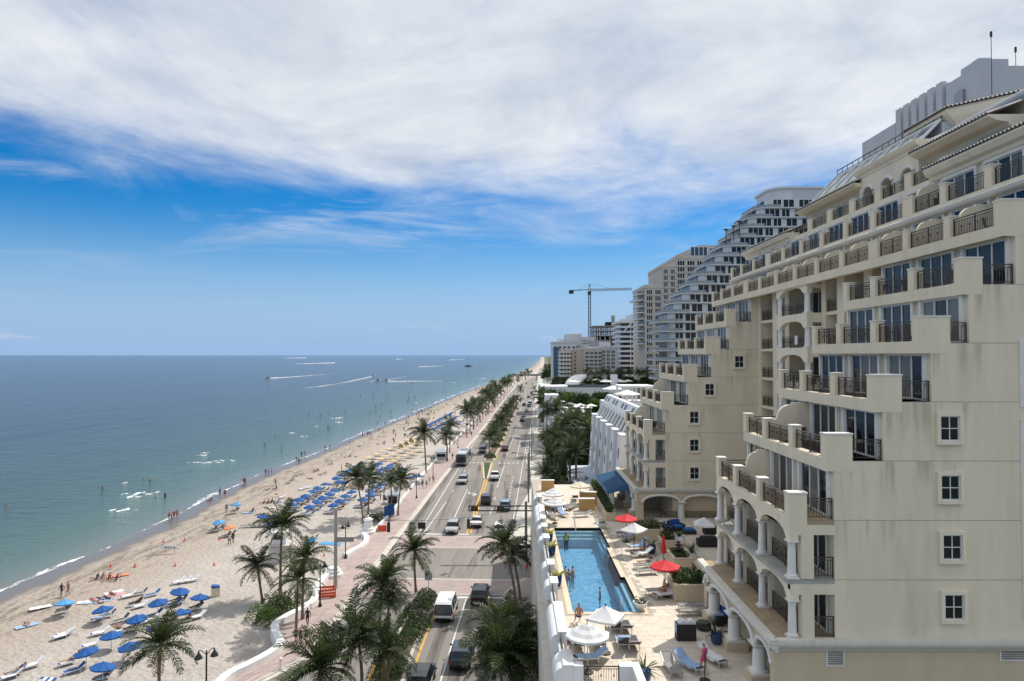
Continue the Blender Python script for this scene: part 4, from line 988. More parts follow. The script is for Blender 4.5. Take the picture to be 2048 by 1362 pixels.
for i in range(2):
    mb = MB(); mb.box(PX1 - 0.4 * (i + 1), PY0 + 0.05, zb, PX1 - 0.4 * i - 0.01, NY0 - 0.05, DECK - 0.4 - 0.28 * i); mb.build('pool_step', 'pool_step' if i == 0 else 'pool_tile', pool)
    mb = MB(); mb.box(PX1 - 0.3 * (i + 1), NY1 + 0.05, zb, PX1 - 0.3 * i - 0.01, PY1 - 1.4, DECK - 0.4 - 0.28 * i); mb.build('pool_step', 'pool_step' if i == 0 else 'pool_tile', pool)
m = bpy.data.materials.new('pool_water'); MATS['pool_water'] = m; m.use_nodes = True; t = m.node_tree; t.nodes.clear()
tr = t.nodes.new('ShaderNodeBsdfTransparent'); tr.inputs[0].default_value = (0.66, 0.84, 0.92, 1); gl = t.nodes.new('ShaderNodeBsdfGlossy'); gl.inputs['Roughness'].default_value = 0.03
fr = t.nodes.new('ShaderNodeFresnel'); fr.inputs[0].default_value = 1.33; co = t.nodes.new('ShaderNodeTexCoord'); bp = t.nodes.new('ShaderNodeBump'); bp.inputs['Strength'].default_value = 0.3; bp.inputs['Distance'].default_value = 0.2
t.links.new(tn(2.6, 3, 0.5, t, co.outputs['Object'], None, 0.6), bp.inputs['Height']); t.links.new(bp.outputs[0], gl.inputs['Normal']); t.links.new(bp.outputs[0], fr.inputs['Normal'])
mx = t.nodes.new('ShaderNodeMixShader'); t.links.new(fr.outputs[0], mx.inputs[0]); t.links.new(tr.outputs[0], mx.inputs[1]); t.links.new(gl.outputs[0], mx.inputs[2])
ou = t.nodes.new('ShaderNodeOutputMaterial'); t.links.new(mx.outputs[0], ou.inputs[0])
mb = MB(); mb.add([(x, y, DECK - 0.13) for x, y in pg], [tuple(range(8))]); mb.build('water', 'pool_water', pool)

# parapet of the deck on the street side: bulging white piers and low walls between them
mbp = {}
def bulge(y0, y1):
    poly = [(2.98, 9.99), (2.98, 11.12), (2.5, 11.12)] + [(2.5 - 0.5 * math.sin(a), 11.06 - 0.62 * (1 - math.cos(a))) for a in (0.2, 0.5, 0.8, 1.1, 1.35, 1.57)] + [(2.0, 10.1), (2.06, 9.7), (2.2, 9.45), (2.246, 9.3), (2.246, 9.99)]
    mb = MB(); mb.prism(poly, 'y', y0, y1); mb.box(2.46, y0 - 0.03, 11.122, 3.02, y1 + 0.03, 11.18)
    return mb.build('parapet_pier', 'white_wall', H)
pr_y = [(36.1, 38.0), (40.4, 45.3), (49.0, 50.4), (53.3, 54.7), (61.0, 62.4), (65.0, 66.4), (68.2, 75.0), (78.6, 80.2)]
for a, b_ in pr_y: bulge(a, b_)
for (a, b_), (c, d) in zip(pr_y, pr_y[1:]):
    block('parapet_wall', 'white_wall', (2.45, b_, 9.99, 2.75, c, 10.62)); put_rail(2.6, b_ + 0.02, 10.62, c - b_ - 0.04).scale = (1, 1, 0.45)
block('parapet_pier', 'white_wall', (2.99, 36.1, 9.99, 3.5, 36.65, 11.12)); block('parapet_pier', 'white_wall', (5.35, 36.1, 9.99, 6.4, 36.65, 11.1)); block('parapet_pier', 'white_wall', (6.0, 34.4, 9.99, 6.4, 36.09, 11.1))
put_rail(3.5, 36.35, 10.02, 1.85, 'x')
# far end: ochre walls with white caps
for (x, y, wd) in ((3.2, 76.2, 1.5), (7.0, 76.8, 1.7), (7.4, 80.4, 1.9), (3.3, 88.0, 1.6)):
    mb = MB(); mb.box(x, y, 9.99, x + wd, y + 0.5, 11.25); mb.box(x - 0.04, y - 0.04, 11.25, x + wd + 0.04, y + 0.54, 11.33, 1); mb.build('screen_wall', ['stucco_ochre', 'white_wall'], H)

# ------------------------------------------------------------------ leaf helpers for plants in pots and beds
def blade(mb, base, direction, length, width, droop, n=4, mi=0, fold=0.0):
    """one arching strap leaf"""
    d = Vector(direction).normalized(); side = d.cross(Vector((0, 0, 1)))
    if side.length < 1e-3: side = Vector((1, 0, 0))
    side.normalize(); p = Vector(base); A, B = [], []
    for i in range(n + 1):
        q = i / n; wq = width * (0.55 + 0.9 * q) * (1 - q ** 3) if i < n else 0.0
        A.append(p - side * wq / 2); B.append(p + side * wq / 2)
        d = (d + Vector((0, 0, -droop / n))).normalized(); p = p + d * (length / n)
    mb.strip(A, B, mi)
def rosette(rnd, n, length, width, up=(0.3, 1.4), droop=0.7, r0=0.05):
    mb = MB()
    for i in range(n):
        a = rnd.uniform(0, 6.283); u = rnd.uniform(*up); d = Vector((math.cos(a), math.sin(a), u))
        blade(mb, (math.cos(a) * r0, math.sin(a) * r0, 0), d, length * rnd.uniform(0.7, 1.1), width, droop * rnd.uniform(0.6, 1.3))
    return mb
def leafmass(rnd, n, fn, size, mi=0, mb=None):
    """n small leaf faces at points given by fn() -> (x,y,z)"""
    mb = mb or MB()
    for _ in range(n):
        c = Vector(fn()); s = size * rnd.uniform(0.6, 1.3)
        u = Vector((rnd.gauss(0, 1), rnd.gauss(0, 1), rnd.gauss(0, 0.6))).normalized(); v = u.cross(Vector((rnd.gauss(0, 1), rnd.gauss(0, 1), rnd.gauss(0, 1)))).normalized()
        mb.add([c - u * s, c - v * s * 0.45, c + u * s, c + v * s * 0.45], [(0, 1, 2, 3)], mi)
    return mb
def boxpts(rnd, x0, y0, z0, x1, y1, z1):
    return lambda: (rnd.uniform(x0, x1), rnd.uniform(y0, y1), z0 + (z1 - z0) * rnd.random() ** 0.6)
rp_ = random.Random(21)
def planter(x0, y0, x1, y1, z0, z1, label, leaf='shrub_leaf', hgt=0.5, dens=900, wallmat='stucco_warm', size=0.1):
    t = thing('planter', label, 'planter', (0, 0, 0))
    mb = MB(); w_ = 0.16
    mb.box(x0, y0, z0, x1, y0 + w_, z1); mb.box(x0, y1 - w_, z0, x1, y1, z1); mb.box(x0, y0 + w_, z0, x0 + w_, y1 - w_, z1); mb.box(x1 - w_, y0 + w_, z0, x1, y1 - w_, z1)
    mb.build('planter_wall', wallmat, t); c = MB(); c.box(x0 - 0.03, y0 - 0.03, z1, x1 + 0.03, y0 + w_ + 0.02, z1 + 0.06); c.box(x0 - 0.03, y1 - w_ - 0.02, z1, x1 + 0.03, y1 + 0.03, z1 + 0.06); c.box(x0 - 0.03, y0 + w_ + 0.02, z1, x0 + w_ + 0.02, y1 - w_ - 0.02, z1 + 0.06); c.box(x1 - w_ - 0.02, y0 + w_ + 0.02, z1, x1 + 0.03, y1 - w_ - 0.02, z1 + 0.06)
    c.build('coping', 'coping', t)
    s = MB(); s.box(x0 + w_, y0 + w_, z0, x1 - w_, y1 - w_, z1 - 0.1); s.build('soil', 'soil', t)
    leafmass(rp_, dens, boxpts(rp_, x0 + 0.1, y0 + 0.1, z1 - 0.1, x1 - 0.1, y1 - 0.1, z1 + hgt), size).build('foliage', leaf, t)
    return t
planter(11.0, 48.6, 13.4, 51.0, 10.015, 11.12, 'tan walled planter with dark glossy shrubs beside the seated sunbather', dens=1500, hgt=0.6)
planter(11.0, 64.4, 13.6, 66.6, 10.015, 11.0, 'tan walled planter behind the white pool umbrella by the far arcade', dens=900)
planter(12.6, 60.6, 13.95, 62.2, 10.015, 11.0, 'small tan planter beside the closed red umbrella', dens=450)
planter(12.4, 55.0, 13.8, 57.4, 10.015, 11.1, 'tan planter at the deck steps behind the open red umbrella', dens=500, hgt=0.3)
planter(9.3, 72.2, 10.3, 88.0, 10.015, 10.75, 'long clipped hedge in a tan trough along the far arcade', 'shrub_leaf', 0.75, 5200, size=0.09)
# raised terrace with steps
block('raised_terrace', 'travertine_b', (14.2, 53.0, DECK + 0.004, 25.0, 71.7, DECK + 0.42))
for i in range(3): block('terrace_step', 'travertine', (12.9 + 0.42 * i, 52.9, DECK + 0.004, 13.32 + 0.42 * i, 54.9, DECK + 0.14 * (i + 1)))
def pot_plant(x, y, z, kind, label, s=1.0):
    t = thing('potted_plant', label, 'plant', (x, y, z)); mb = MB()
    if kind == 'globe':
        mb.lathe([(0.26, 0), (0.42, 0.1), (0.52, 0.35), (0.5, 0.6), (0.38, 0.8), (0.34, 0.84), (0.3, 0.8)], 16); mb.build('pot', 'pot_white', t, smooth=True)
        rosette(rp_, 34, 1.0, 0.08, (0.4, 2.2), 0.5).build('foliage', 'shrub_leaf', t, loc=(0, 0, 0.75))
    elif kind == 'blue':
        mb.lathe([(0.2, 0), (0.32, 0.12), (0.36, 0.4), (0.34, 0.6), (0.28, 0.62)], 14); mb.build('pot', 'pot_blue', t, smooth=True)
        rosette(rp_, 30, 1.0, 0.09, (0.3, 1.8), 0.8).build('foliage', 'shrub_leaf', t, loc=(0, 0, 0.55))
    elif kind == 'yellow':
        mb.lathe([(0.16, 0), (0.22, 0.1), (0.25, 0.55), (0.22, 0.6)], 12); mb.build('pot', 'pot_blue', t, smooth=True)
        rosette(rp_, 22, 0.65, 0.14, (0.5, 2.0), 0.9).build('foliage', 'plant_yellow', t, loc=(0, 0, 0.5))
    elif kind == 'bowl':
        mb.lathe([(0.22, 0), (0.2, 0.06), (0.3, 0.12), (0.48, 0.4), (0.52, 0.5), (0.46, 0.5), (0.4, 0.42)], 16); mb.build('pot', 'pot_white', t, smooth=True)
        leafmass(rp_, 90, lambda: (rp_.gauss(0, 0.2), rp_.gauss(0, 0.2), 0.45 + abs(rp_.gauss(0, 0.12))), 0.1).build('foliage', 'shrub_leaf', t)
    t.scale = (s, s, s); return t
for (px, py, kind, lab, z, s) in [
    (1359,1091,'globe','white globe pot with spiky plant by the upper fountain',10.42,1.0), (1383,1126,'globe','large white globe pot with spiky plant below the steps wall',10.02,1.05),
    (1433,1287,'blue','blue glazed pot with drooping strap leaves beside the arcade plinth',10.02,1.0), (1289,1362,'blue','blue glazed pot with strap leaves at the near deck rail',10.02,1.0),
    (1303,1106,'blue','dark pot with broad spiky leaves behind the pool loungers',10.02,1.1),
    (1281,1219,'bowl','white bowl planter at the near corner of the pool',10.02,1.0), (1204,1056,'bowl','white bowl planter at the far corner of the pool',10.02,1.0)]:
    p = G(px, py, z); pot_plant(p.x, p.y, z, kind, lab, s)
for i, y in enumerate((64.2, 59.9, 52.0)): pot_plant(3.15, y, 10.02, 'yellow', 'slim blue pot with yellow croton against the street parapet, %s from the far end' % nth(i), 1.25)
for (px, py, z, lab) in [(1332, 1078, 10.42, 'dark tiered fountain by the upper steps'), (1357, 1112, 10.95, 'dark tiered fountain on the planter wall above the red umbrella')]:
    p = G(px, py, z); t = thing('tiered_fountain', lab, 'fountain', p)
    mb = MB(); mb.lathe([(0.2, 0), (0.1, 0.1), (0.08, 0.45), (0.12, 0.5)], 12); mb.build('stem', 'metal_dark', t, smooth=True)
    for q, (r, z_) in enumerate(((0.42, 0.5), (0.3, 0.78), (0.18, 1.0))): mb = MB(); mb.lathe([(0.07, z_), (r, z_ + 0.06), (r, z_ + 0.12), (0.06, z_ + 0.16), (0.05, z_ + 0.24)], 12); mb.build('basin', 'metal_dark', t, smooth=True)

# ------------------------------------------------------------------ umbrellas
UM = {}
def umbrella_mesh(r, rise, n, mats, valance=0.12, sag=0.0):
    mb = MB(); V = []; k = len(mats); bands = 5
    for j in range(bands + 1):
        q = j / bands; ring = []
        for i in range(n * 2):
            a = math.pi * i / n; rr_ = r * q * (1.0 if i % 2 == 0 else math.cos(math.pi / n) * 1.0)
            z = rise * (1 - q) ** 1.15 * 1.0 - (0.05 * q if i % 2 else 0)
            ring.append((rr_ * math.cos(a), rr_ * math.sin(a), z))
        V.append(ring)
    for j in range(bands):
        for i in range(n * 2):
            i2 = (i + 1) % (n * 2); mb.add([V[j][i], V[j][i2], V[j+1][i2], V[j+1][i]], [(0, 3, 2, 1)], (j % k) if k > 1 else 0)
    if valance:
        for i in range(n * 2):
            i2 = (i + 1) % (n * 2); a, c = Vector(V[-1][i]), Vector(V[-1][i2]); dz = Vector((0, 0, -valance)); mb.add([a, c, c + dz, a + dz], [(0, 1, 2, 3)], ((bands - 1) % k) if k > 1 else 0)
    return mb
def make_umbrella(kind, r, h, rise, n, mats, polemat, tilt=0.0, base=True):
    key = kind
    if key not in UM:
        can = umbrella_mesh(r, rise, n, mats).mesh('canopy', mats)
        p = MB(); p.tube([(0, 0, 0), (0, 0, h + rise + 0.05)], 0.028, 8); pole = p.mesh('pole', polemat, True)
        rb = MB()
        for i in range(n): a = 2 * math.pi * i / n; rb.tube([(0, 0, h + rise - 0.1), (r * 0.96 * math.cos(a), r * 0.96 * math.sin(a), h + 0.0)], 0.012, 4)
        ribs = rb.mesh('ribs', polemat)
        bs = None
        if base: q = MB(); q.lathe([(0.3, 0), (0.3, 0.05), (0.06, 0.1), (0.05, 0.3)], 14); bs = q.mesh('base', 'metal_dark', True)
        fl = MB(); fl.lathe([(0.04, 0), (0.05, 0.06), (0.0, 0.14)], 8); fin = fl.mesh('finial', polemat, True)
        UM[key] = (can, pole, ribs, bs, fin, h, rise)
    return UM[key]
def umbrella(kind, loc, label, group=None, rz=0.0, tilt=(0, 0), s=1.0):
    can, pole, ribs, bs, fin, h, rise = UM[kind]
    t = thing('beach_umbrella' if kind.startswith('b_') else 'patio_umbrella', label, 'umbrella', loc, rz, group)
    link('pole', pole, t)
    c = link('canopy', can, t, loc=(0, 0, h)); c.rotation_euler = (tilt[0], tilt[1], 0); link('finial', fin, c, loc=(0, 0, rise))
    link('ribs', ribs, c, loc=(0, 0, -h - 0.05))
    if bs: link('base', bs, t)
    t.scale = (s, s, s); return t
make_umbrella('p_stripe', 1.22, 2.05, 0.62, 8, ['fabric_white', 'fabric_stripe'], 'metal_light')
make_umbrella('p_red', 1.12, 2.1, 0.45, 6, ['fabric_red'], 'metal_dark')
make_umbrella('p_white', 1.22, 2.1, 0.6, 4, ['fabric_white'], 'metal_dark')
make_umbrella('p_cream', 1.2, 2.1, 0.5, 8, ['fabric_cream'], 'metal_light')
for (px, py, kind, lab, rz) in [   # pixel of the canopy centre, which stands 2.2 m over the deck
    (1175,1257,'p_stripe','large white striped umbrella over the nearest pool chairs',0.2), (1211,1224,'p_white','white square umbrella tilted behind the near pool chairs',0.3),
    (1330,1125,'p_red','open red umbrella beside the pool steps',0.1), (1252,1032,'p_red','open red umbrella near the far hedge',0.4),
    (1268,1053,'p_white','white square umbrella at the far side of the pool',0.1), (1408,1042,'p_white','white umbrella over the lounge by the hotel recess',0.6),
    (1110,1000,'p_stripe','white striped umbrella over the table at the far end of the deck',0.1), (1105,982,'p_stripe','white striped umbrella behind the ochre screen walls',0.5), (1160,967,'p_cream','tan umbrella at the far end of the deck by the palms',0.2)]:
    p = G(px, py, 12.35); umbrella(kind, (p.x, p.y, 10.015), lab, 'umbrellas on the hotel pool deck', rz)
p = G(1327, 1092, 11.6); t = thing('patio_umbrella', 'folded red umbrella standing between the planters', 'umbrella', (p.x, p.y, 10.02))
mb = MB(); mb.tube([(0, 0, 0), (0, 0, 2.6)], 0.03, 8); mb.build('pole', 'metal_dark', t); mb = MB(); mb.lathe([(0.02, 2.55), (0.1, 2.3), (0.13, 1.9), (0.19, 1.4), (0.22, 1.05), (0.15, 1.0)], 12); mb.build('canopy', 'fabric_red', t, smooth=True)

# ------------------------------------------------------------------ loungers
LG = {}
def lounger_kind(kind, frame, sling, towel=None, back=0.6, wid=0.62):
    """origin on the ground under the middle; head towards +y"""
    d = {}; W = wid / 2
    mb = MB()
    for s in (-1, 1): mb.bar((s * W, -0.95, 0.34), (s * W, 0.35, 0.34), 0.045, 0.06); mb.bar((s * W, 0.35, 0.34), (s * W, 0.35 + 0.7 * math.cos(back), 0.34 + 0.7 * math.sin(back)), 0.045, 0.05)
    for y in (-0.95, 0.35): mb.bar((-W, y, 0.34), (W, y, 0.34), 0.04)
    ye, ze = 0.35 + 0.7 * math.cos(back), 0.34 + 0.7 * math.sin(back); mb.bar((-W, ye, ze), (W, ye, ze), 0.04)
    d['frame'] = mb.mesh('frame', frame)
    lg = MB(); lg.bar((0, 0, 0), (0, 0, 0.34), 0.045); d['leg'] = lg.mesh('leg', frame)
    st = MB(); n = 6
    st.strip([(-W + 0.03, -0.93 + 1.27 * i / n, 0.352 - 0.02 * math.sin(math.pi * i / n)) for i in range(n + 1)], [(W - 0.03, -0.93 + 1.27 * i / n, 0.352 - 0.02 * math.sin(math.pi * i / n)) for i in range(n + 1)]); d['seat'] = st.mesh('seat', sling)
    bk = MB(); bk.strip([(-W + 0.03, 0.36 + 0.68 * math.cos(back) * i / 4, 0.355 + 0.68 * math.sin(back) * i / 4) for i in range(5)], [(W - 0.03, 0.36 + 0.68 * math.cos(back) * i / 4, 0.355 + 0.68 * math.sin(back) * i / 4) for i in range(5)]); d['backrest'] = bk.mesh('backrest', sling)
    if towel:
        tw = MB(); A, B = [], []
        for i in range(9):
            q = i / 8; y = -0.75 + 1.7 * q
            z = 0.375 if y < 0.35 else 0.38 + (y - 0.35) * math.tan(back)
            if y > 0.35 + 0.68 * math.cos(back): z = 0.39 + 0.68 * math.sin(back)
            k = 0.02 * math.sin(i * 2.3); A.append((-W - 0.02 + k, y, z + k)); B.append((W + 0.03 + k, y + 0.03, z - k))
        tw.strip(A, B); tw.strip([(a[0] - 0.02, a[1], a[2] - 0.14) for a in A[1:6]], A[1:6]); d['towel'] = tw.mesh('towel', towel)
    LG[kind] = d
def lounger(kind, loc, rz, label, group=None, s=1.0):
    d = LG[kind]; t = thing('sun_lounger', label, 'lounger', loc, rz, group)
    for nme in ('frame', 'seat', 'backrest'): link(nme, d[nme], t)
    for x in (-0.29, 0.29):
        for y in (-0.85, 0.4): link('leg', d['leg'], t, loc=(x, y, 0))
    if 'towel' in d: link('towel', d['towel'], t)
    t.scale = (s, s, s); return t
lounger_kind('dark', 'metal_light', 'sling_dark'); lounger_kind('grey', 'metal_grey', 'sling_grey', None, 0.45); lounger_kind('flat', 'metal_grey', 'sling_grey', None, 0.06)
lounger_kind('dark_towel', 'metal_light', 'sling_dark', 'towel_blue'); lounger_kind('white_towel', 'metal_light', 'sling_dark', 'towel_white')
lounger_kind('up_towel', 'metal_light', 'sling_dark', 'towel_blue', 1.1)
PI = math.pi
for (px, py, kind, rz, lab) in [   # pixel of the middle on the deck
    (1157,1292,'up_towel',PI,'pool lounger with blue towel under the striped umbrella, leftmost of its row'), (1196,1291,'dark',PI,'dark sling lounger in the near row beside the towelled one'), (1245,1289,'up_towel',PI,'pool lounger with blue towel in the near row by the striped bag'), (1267,1289,'dark',PI,'dark sling lounger at the right end of the near row'),
    (1230,1257,'up_towel',PI,'pool lounger with blue towel in the second row behind the striped umbrella'), (1252,1257,'dark',PI,'dark sling lounger at the right end of the second row'),
    (1180,1318,'dark_towel',-1.4,'lounger with crumpled towel in the shade of the striped umbrella'), (1343,1335,'grey',0.1,'lone grey sling lounger in the sun by the hotel columns'),
    (1378,1330,'dark_towel',0.5,'dark lounger with towel beside the woman in pink'), (1424,1316,'white_towel',0.45,'lounger draped in a white towel behind the woman in pink'),
    (1385,1213,'flat',-1.5,'flat grey lounger in front of the planter'), (1388,1224,'flat',-1.5,'second flat grey lounger in front of the planter, nearer the arcade'),
    (1331,1191,'white_towel',-1.3,'lounger with white towel under the seated sunbather'), (1318,1183,'dark',-1.4,'dark lounger next to the seated sunbather'),
    (1297,1143,'grey',-1.35,'grey lounger in front of the open red umbrella'), (1291,1132,'grey',-1.35,'grey lounger with reclining sunbather beyond the red umbrella'),
    (1283,1109,'white_towel',-1.35,'lounger with white towel and dark clad reader'), (1275,1095,'up_towel',-1.35,'lounger with raised back draped in pale blue towel'), (1262,1075,'dark_towel',-1.4,'lounger under the far white pool umbrella'), (1252,1068,'dark',-1.4,'dark lounger just beyond the far white umbrella'),
    (1165,1030,'grey',-1.3,'lone lounger beyond the far end of the pool'), (1150,997,'dark',PI,'dark chair like lounger by the far end wall'), (1177,996,'dark',PI,'dark lounger with clothes by the far hedge'),
    (1105,1033,'grey',0.4,'grey lounger below the far striped umbrella'), (1125,1028,'dark_towel',0.3,'lounger with blue towel at the far striped umbrella'), (1142,1015,'grey',-0.4,'grey lounger right of the far striped umbrella'), (1118,1015,'dark',0.8,'dark lounger behind the far striped umbrella')]:
    p = G(px, py, 10.2); lounger(kind, (p.x, p.y, 10.015), rz, lab, 'loungers on the hotel pool deck')
# black wicker lounge furniture with blue or orange cushions
def wicker(px, py, w_, d_, rz, z, label, cushion='cushion_blue', back=True, pillows=None):
    p = G(px, py, z); t = thing('wicker_sofa' if back else 'wicker_ottoman', label, 'sofa' if back else 'ottoman', p, rz); mb = MB()
    mb.box(-w_ / 2, -d_ / 2, 0.04, w_ / 2, d_ / 2, 0.34)
    if back: mb.box(-w_ / 2, d_ / 2 - 0.16, 0.34, w_ / 2, d_ / 2, 0.8); mb.box(-w_ / 2, -d_ / 2, 0.34, -w_ / 2 + 0.14, d_ / 2 - 0.16, 0.62); mb.box(w_ / 2 - 0.14, -d_ / 2, 0.34, w_ / 2, d_ / 2 - 0.16, 0.62)
    mb.build('body', 'wicker', t); mb = MB(); mb.box(-w_ / 2 + 0.16, -d_ / 2 + 0.02, 0.345, w_ / 2 - 0.16, d_ / 2 - 0.18 if back else d_ / 2 - 0.05, 0.5); mb.build('seat_cushion', cushion, t)
    if back: mb = MB(); mb.box(-w_ / 2 + 0.18, d_ / 2 - 0.34, 0.505, w_ / 2 - 0.18, d_ / 2 - 0.18, 0.95); mb.build('back_cushion', cushion, t)
    for s in (pillows or ()): mb = MB(); mb.box(s * w_ * 0.33 - 0.2, -0.05, 0.51, s * w_ * 0.33 + 0.2, 0.1, 0.85); mb.build('pillow', 'fabric_orange', t)
    return t
wicker(1352,1060,1.3,1.2,0.3,10.42,'black wicker armchair with blue cushions on the upper terrace')
wicker(1335,1064,1.2,1.0,1.4,10.42,'black wicker sofa with its side to the pool on the upper terrace')
wicker(1378,1067,1.2,0.9,0.0,10.42,'black wicker ottoman beside the blue armchair',back=False)
wicker(1419,1067,1.1,1.0,PI,10.42,'black wicker armchair turned away under the terrace umbrella')
wicker(1419,1092,2.1,0.9,PI,10.42,'black wicker sofa with orange pillows in the shade','sling_dark',True,(-1,1))
wicker(1437,1243,1.6,1.0,-1.4,10.02,'blue cushioned day bed inside the near arcade')
p = G(1407, 1258, 10.02); t = thing('wicker_ottoman', 'round black wicker ottoman on the sunlit deck by the arcade', 'ottoman', p); mb = MB(); mb.lathe([(0.42, 0.03), (0.46, 0.1), (0.46, 0.38), (0.4, 0.42)], 18); mb.build('body', 'wicker', t, smooth=True); mb = MB(); mb.lathe([(0.4, 0.425), (0.4, 0.46), (0.3, 0.48)], 18); mb.build('top', 'sling_dark', t, smooth=True)
p = G(1372, 1278, 10.02); t = thing('towel_stand', 'black towel stand heaped with white and blue towels', 'stand', p)
mb = MB(); mb.box(-0.6, -0.3, 0, 0.55, 0.35, 0.95); mb.build('cabinet', 'wicker', t)
mb = MB()
for i in range(7): x = -0.5 + 0.15 * i; z = 0.955; mb.box(x, -0.25, z, x + 0.13, 0.2, z + 0.1 + 0.05 * (i % 3))
mb.build('towels', 'towel_white', t); mb = MB(); mb.box(-0.63, -0.25, 0.45, -0.602, 0.25, 0.97); mb.build('hanging_towel', 'towel_blue', t)
# umbrella pole with weighted base, pool rails, bin
p = G(1410, 1362, 10.02); t = thing('umbrella_stand', 'bare dark umbrella pole with base near the woman in pink', 'stand', p); mb = MB(); mb.tube([(0, 0, 0.1), (0, 0, 1.5)], 0.03, 8); mb.build('pole', 'metal_dark', t); mb = MB(); mb.lathe([(0.28, 0), (0.28, 0.07), (0.05, 0.12)], 14); mb.build('base', 'metal_dark', t)
def pool_rail(pts, label):
    t = thing('pool_handrail', label, 'handrail', pts[0]); o = Vector(pts[0]); 
    for dx in (0, 0.5): mb = MB(); mb.tube([Vector(q) - o + Vector((dx if abs(pts[1][1]-pts[0][1]) > 0.3 else 0, dx if abs(pts[1][1]-pts[0][1]) <= 0.3 else 0, 0)) for q in pts], 0.022, 6); mb.build('rail', 'metal_light', t, smooth=True)
pool_rail([(8.95, 58.4, 10.0), (8.9, 58.4, 10.85), (8.4, 58.4, 10.85), (7.7, 58.4, 10.2), (7.6, 58.4, 9.2)], 'steel ladder rail on the long side of the pool')
pool_rail([(5.9, 69.8, 10.0), (5.9, 69.75, 10.9), (5.9, 69.3, 10.9), (5.9, 68.3, 10.3), (5.9, 68.0, 9.4)], 'steel handrail at the far steps of the pool')
pool_rail([(7.0, 46.2, 10.0), (7.0, 46.25, 10.85), (7.0, 46.7, 10.85), (7.0, 47.2, 10.1), (7.0, 47.3, 9.2)], 'steel handrail at the near end of the pool')
p = G(1281, 1076, 10.02); t = thing('litter_bin', 'dark round litter bin beside the far planter', 'bin', p); mb = MB(); mb.lathe([(0.3, 0), (0.32, 0.9)], 14); mb.build('body', 'wicker', t); mb = MB(); mb.lathe([(0.34, 0.9), (0.34, 0.96), (0.2, 1.0)], 14); mb.build('lid', 'metal_dark', t)
p = G(1137, 1284, 10.02); t = thing('beach_bag', 'pink striped beach bag on the deck left of the near loungers', 'bag', p); mb = MB()
for i in range(5): mb.lathe([(0.2 + 0.02 * i, 0.09 * i), (0.22 + 0.02 * i, 0.09 * (i + 1))], 12, mi=i % 2, cap=(i == 0))
mb.build('body', ['towel_pink', 'sling_dark'], t); mb = MB(); mb.tube([(0.2 * math.cos(a), 0, 0.45 + 0.22 * math.sin(a)) for a in [math.pi * i / 8 for i in range(9)]], 0.015, 5); mb.build('handle', 'towel_pink', t)
# blue awning over the far arcade door, on white columns
A = [Vector((12.3, 76.6, 12.95)), Vector((12.3, 86, 12.95)), Vector((10.0, 86, 12.3)), Vector((10.0, 76.6, 12.3))]
mat('awning_blue', (0.03, 0.14, 0.29), 0.6, 0.1, 1.0)
t = thing('awning', 'blue canvas awning on white columns at the far arcade', 'awning'); mb = MB()
mb.add(A, [(0, 1, 2, 3), (3, 2, 1, 0)]); mb.add([A[3], A[2], A[2] - Vector((0, 0, 0.35)), A[3] - Vector((0, 0, 0.35))], [(0, 1, 2, 3)]); mb.add([A[0], A[3], A[3] - Vector((0, 0, 0.35)), Vector((12.3, 76.6, 12.3))], [(0, 1, 2, 3)]); mb.build('canvas', 'awning_blue', t)
for y in (77.2, 79.8, 82.4, 85.0): column(10.6, y, 10.0, 2.1, 0.32, 0, parent=t)
# ================================================================== buildings beyond the hotel
def pxX(px, Y): return D(px, 710, Y).x
def pyZ(py, Y): return D(1024, py, Y).z
WM = {}
def win_front(parent, x, y, z, w_, h_, glass='glass_dark', frame='white_frame', split=1):
    """window on a wall facing the camera: frame with sub-part panes"""
    key = (round(w_, 2), round(h_, 2), glass, frame, split)
    if key not in WM:
        f = min(w_, h_) * 0.06; mb = MB(); dpt = 0.25
        mb.box(0, -0.12, 0, f, 0, h_); mb.box(w_ - f, -0.12, 0, w_, 0, h_); mb.box(f, -0.12, h_ - f, w_ - f, 0, h_); mb.box(f, -0.12, 0, w_ - f, 0, f)
        for i in range(1, split): mb.box(w_ * i / split - f / 2, -0.1, f, w_ * i / split + f / 2, 0, h_ - f)
        p = MB(); p.box(f, -0.05, f, w_ - f, -0.02, h_ - f); WM[key] = (mb.mesh('window', frame), p.mesh('pane', glass))
    a, b_ = WM[key]; o = link('window', a, parent, loc=(x, y, z)); link('pane', b_, o); return o
def rbox(mb, x0, y0, z0, x1, y1, z1, r, mi=0, n=5):
    """slab with its left front corner rounded"""
    poly = [(x1, y0)] + [] 
    poly = [(x1, y1), (x0, y1), (x0, y0 + r)] + [(x0 + r - r * math.cos(a), y0 + r - r * math.sin(a)) for a in [math.pi / 2 * i / n for i in range(1, n)]] + [(x0 + r, y0), (x1, y0)]
    mb.prism(poly, 'z', z0, z1, mi)

mat('glass_pale', (0.29, 0.32, 0.34), 0.5, 0.1, 0.5, spec=0.25)
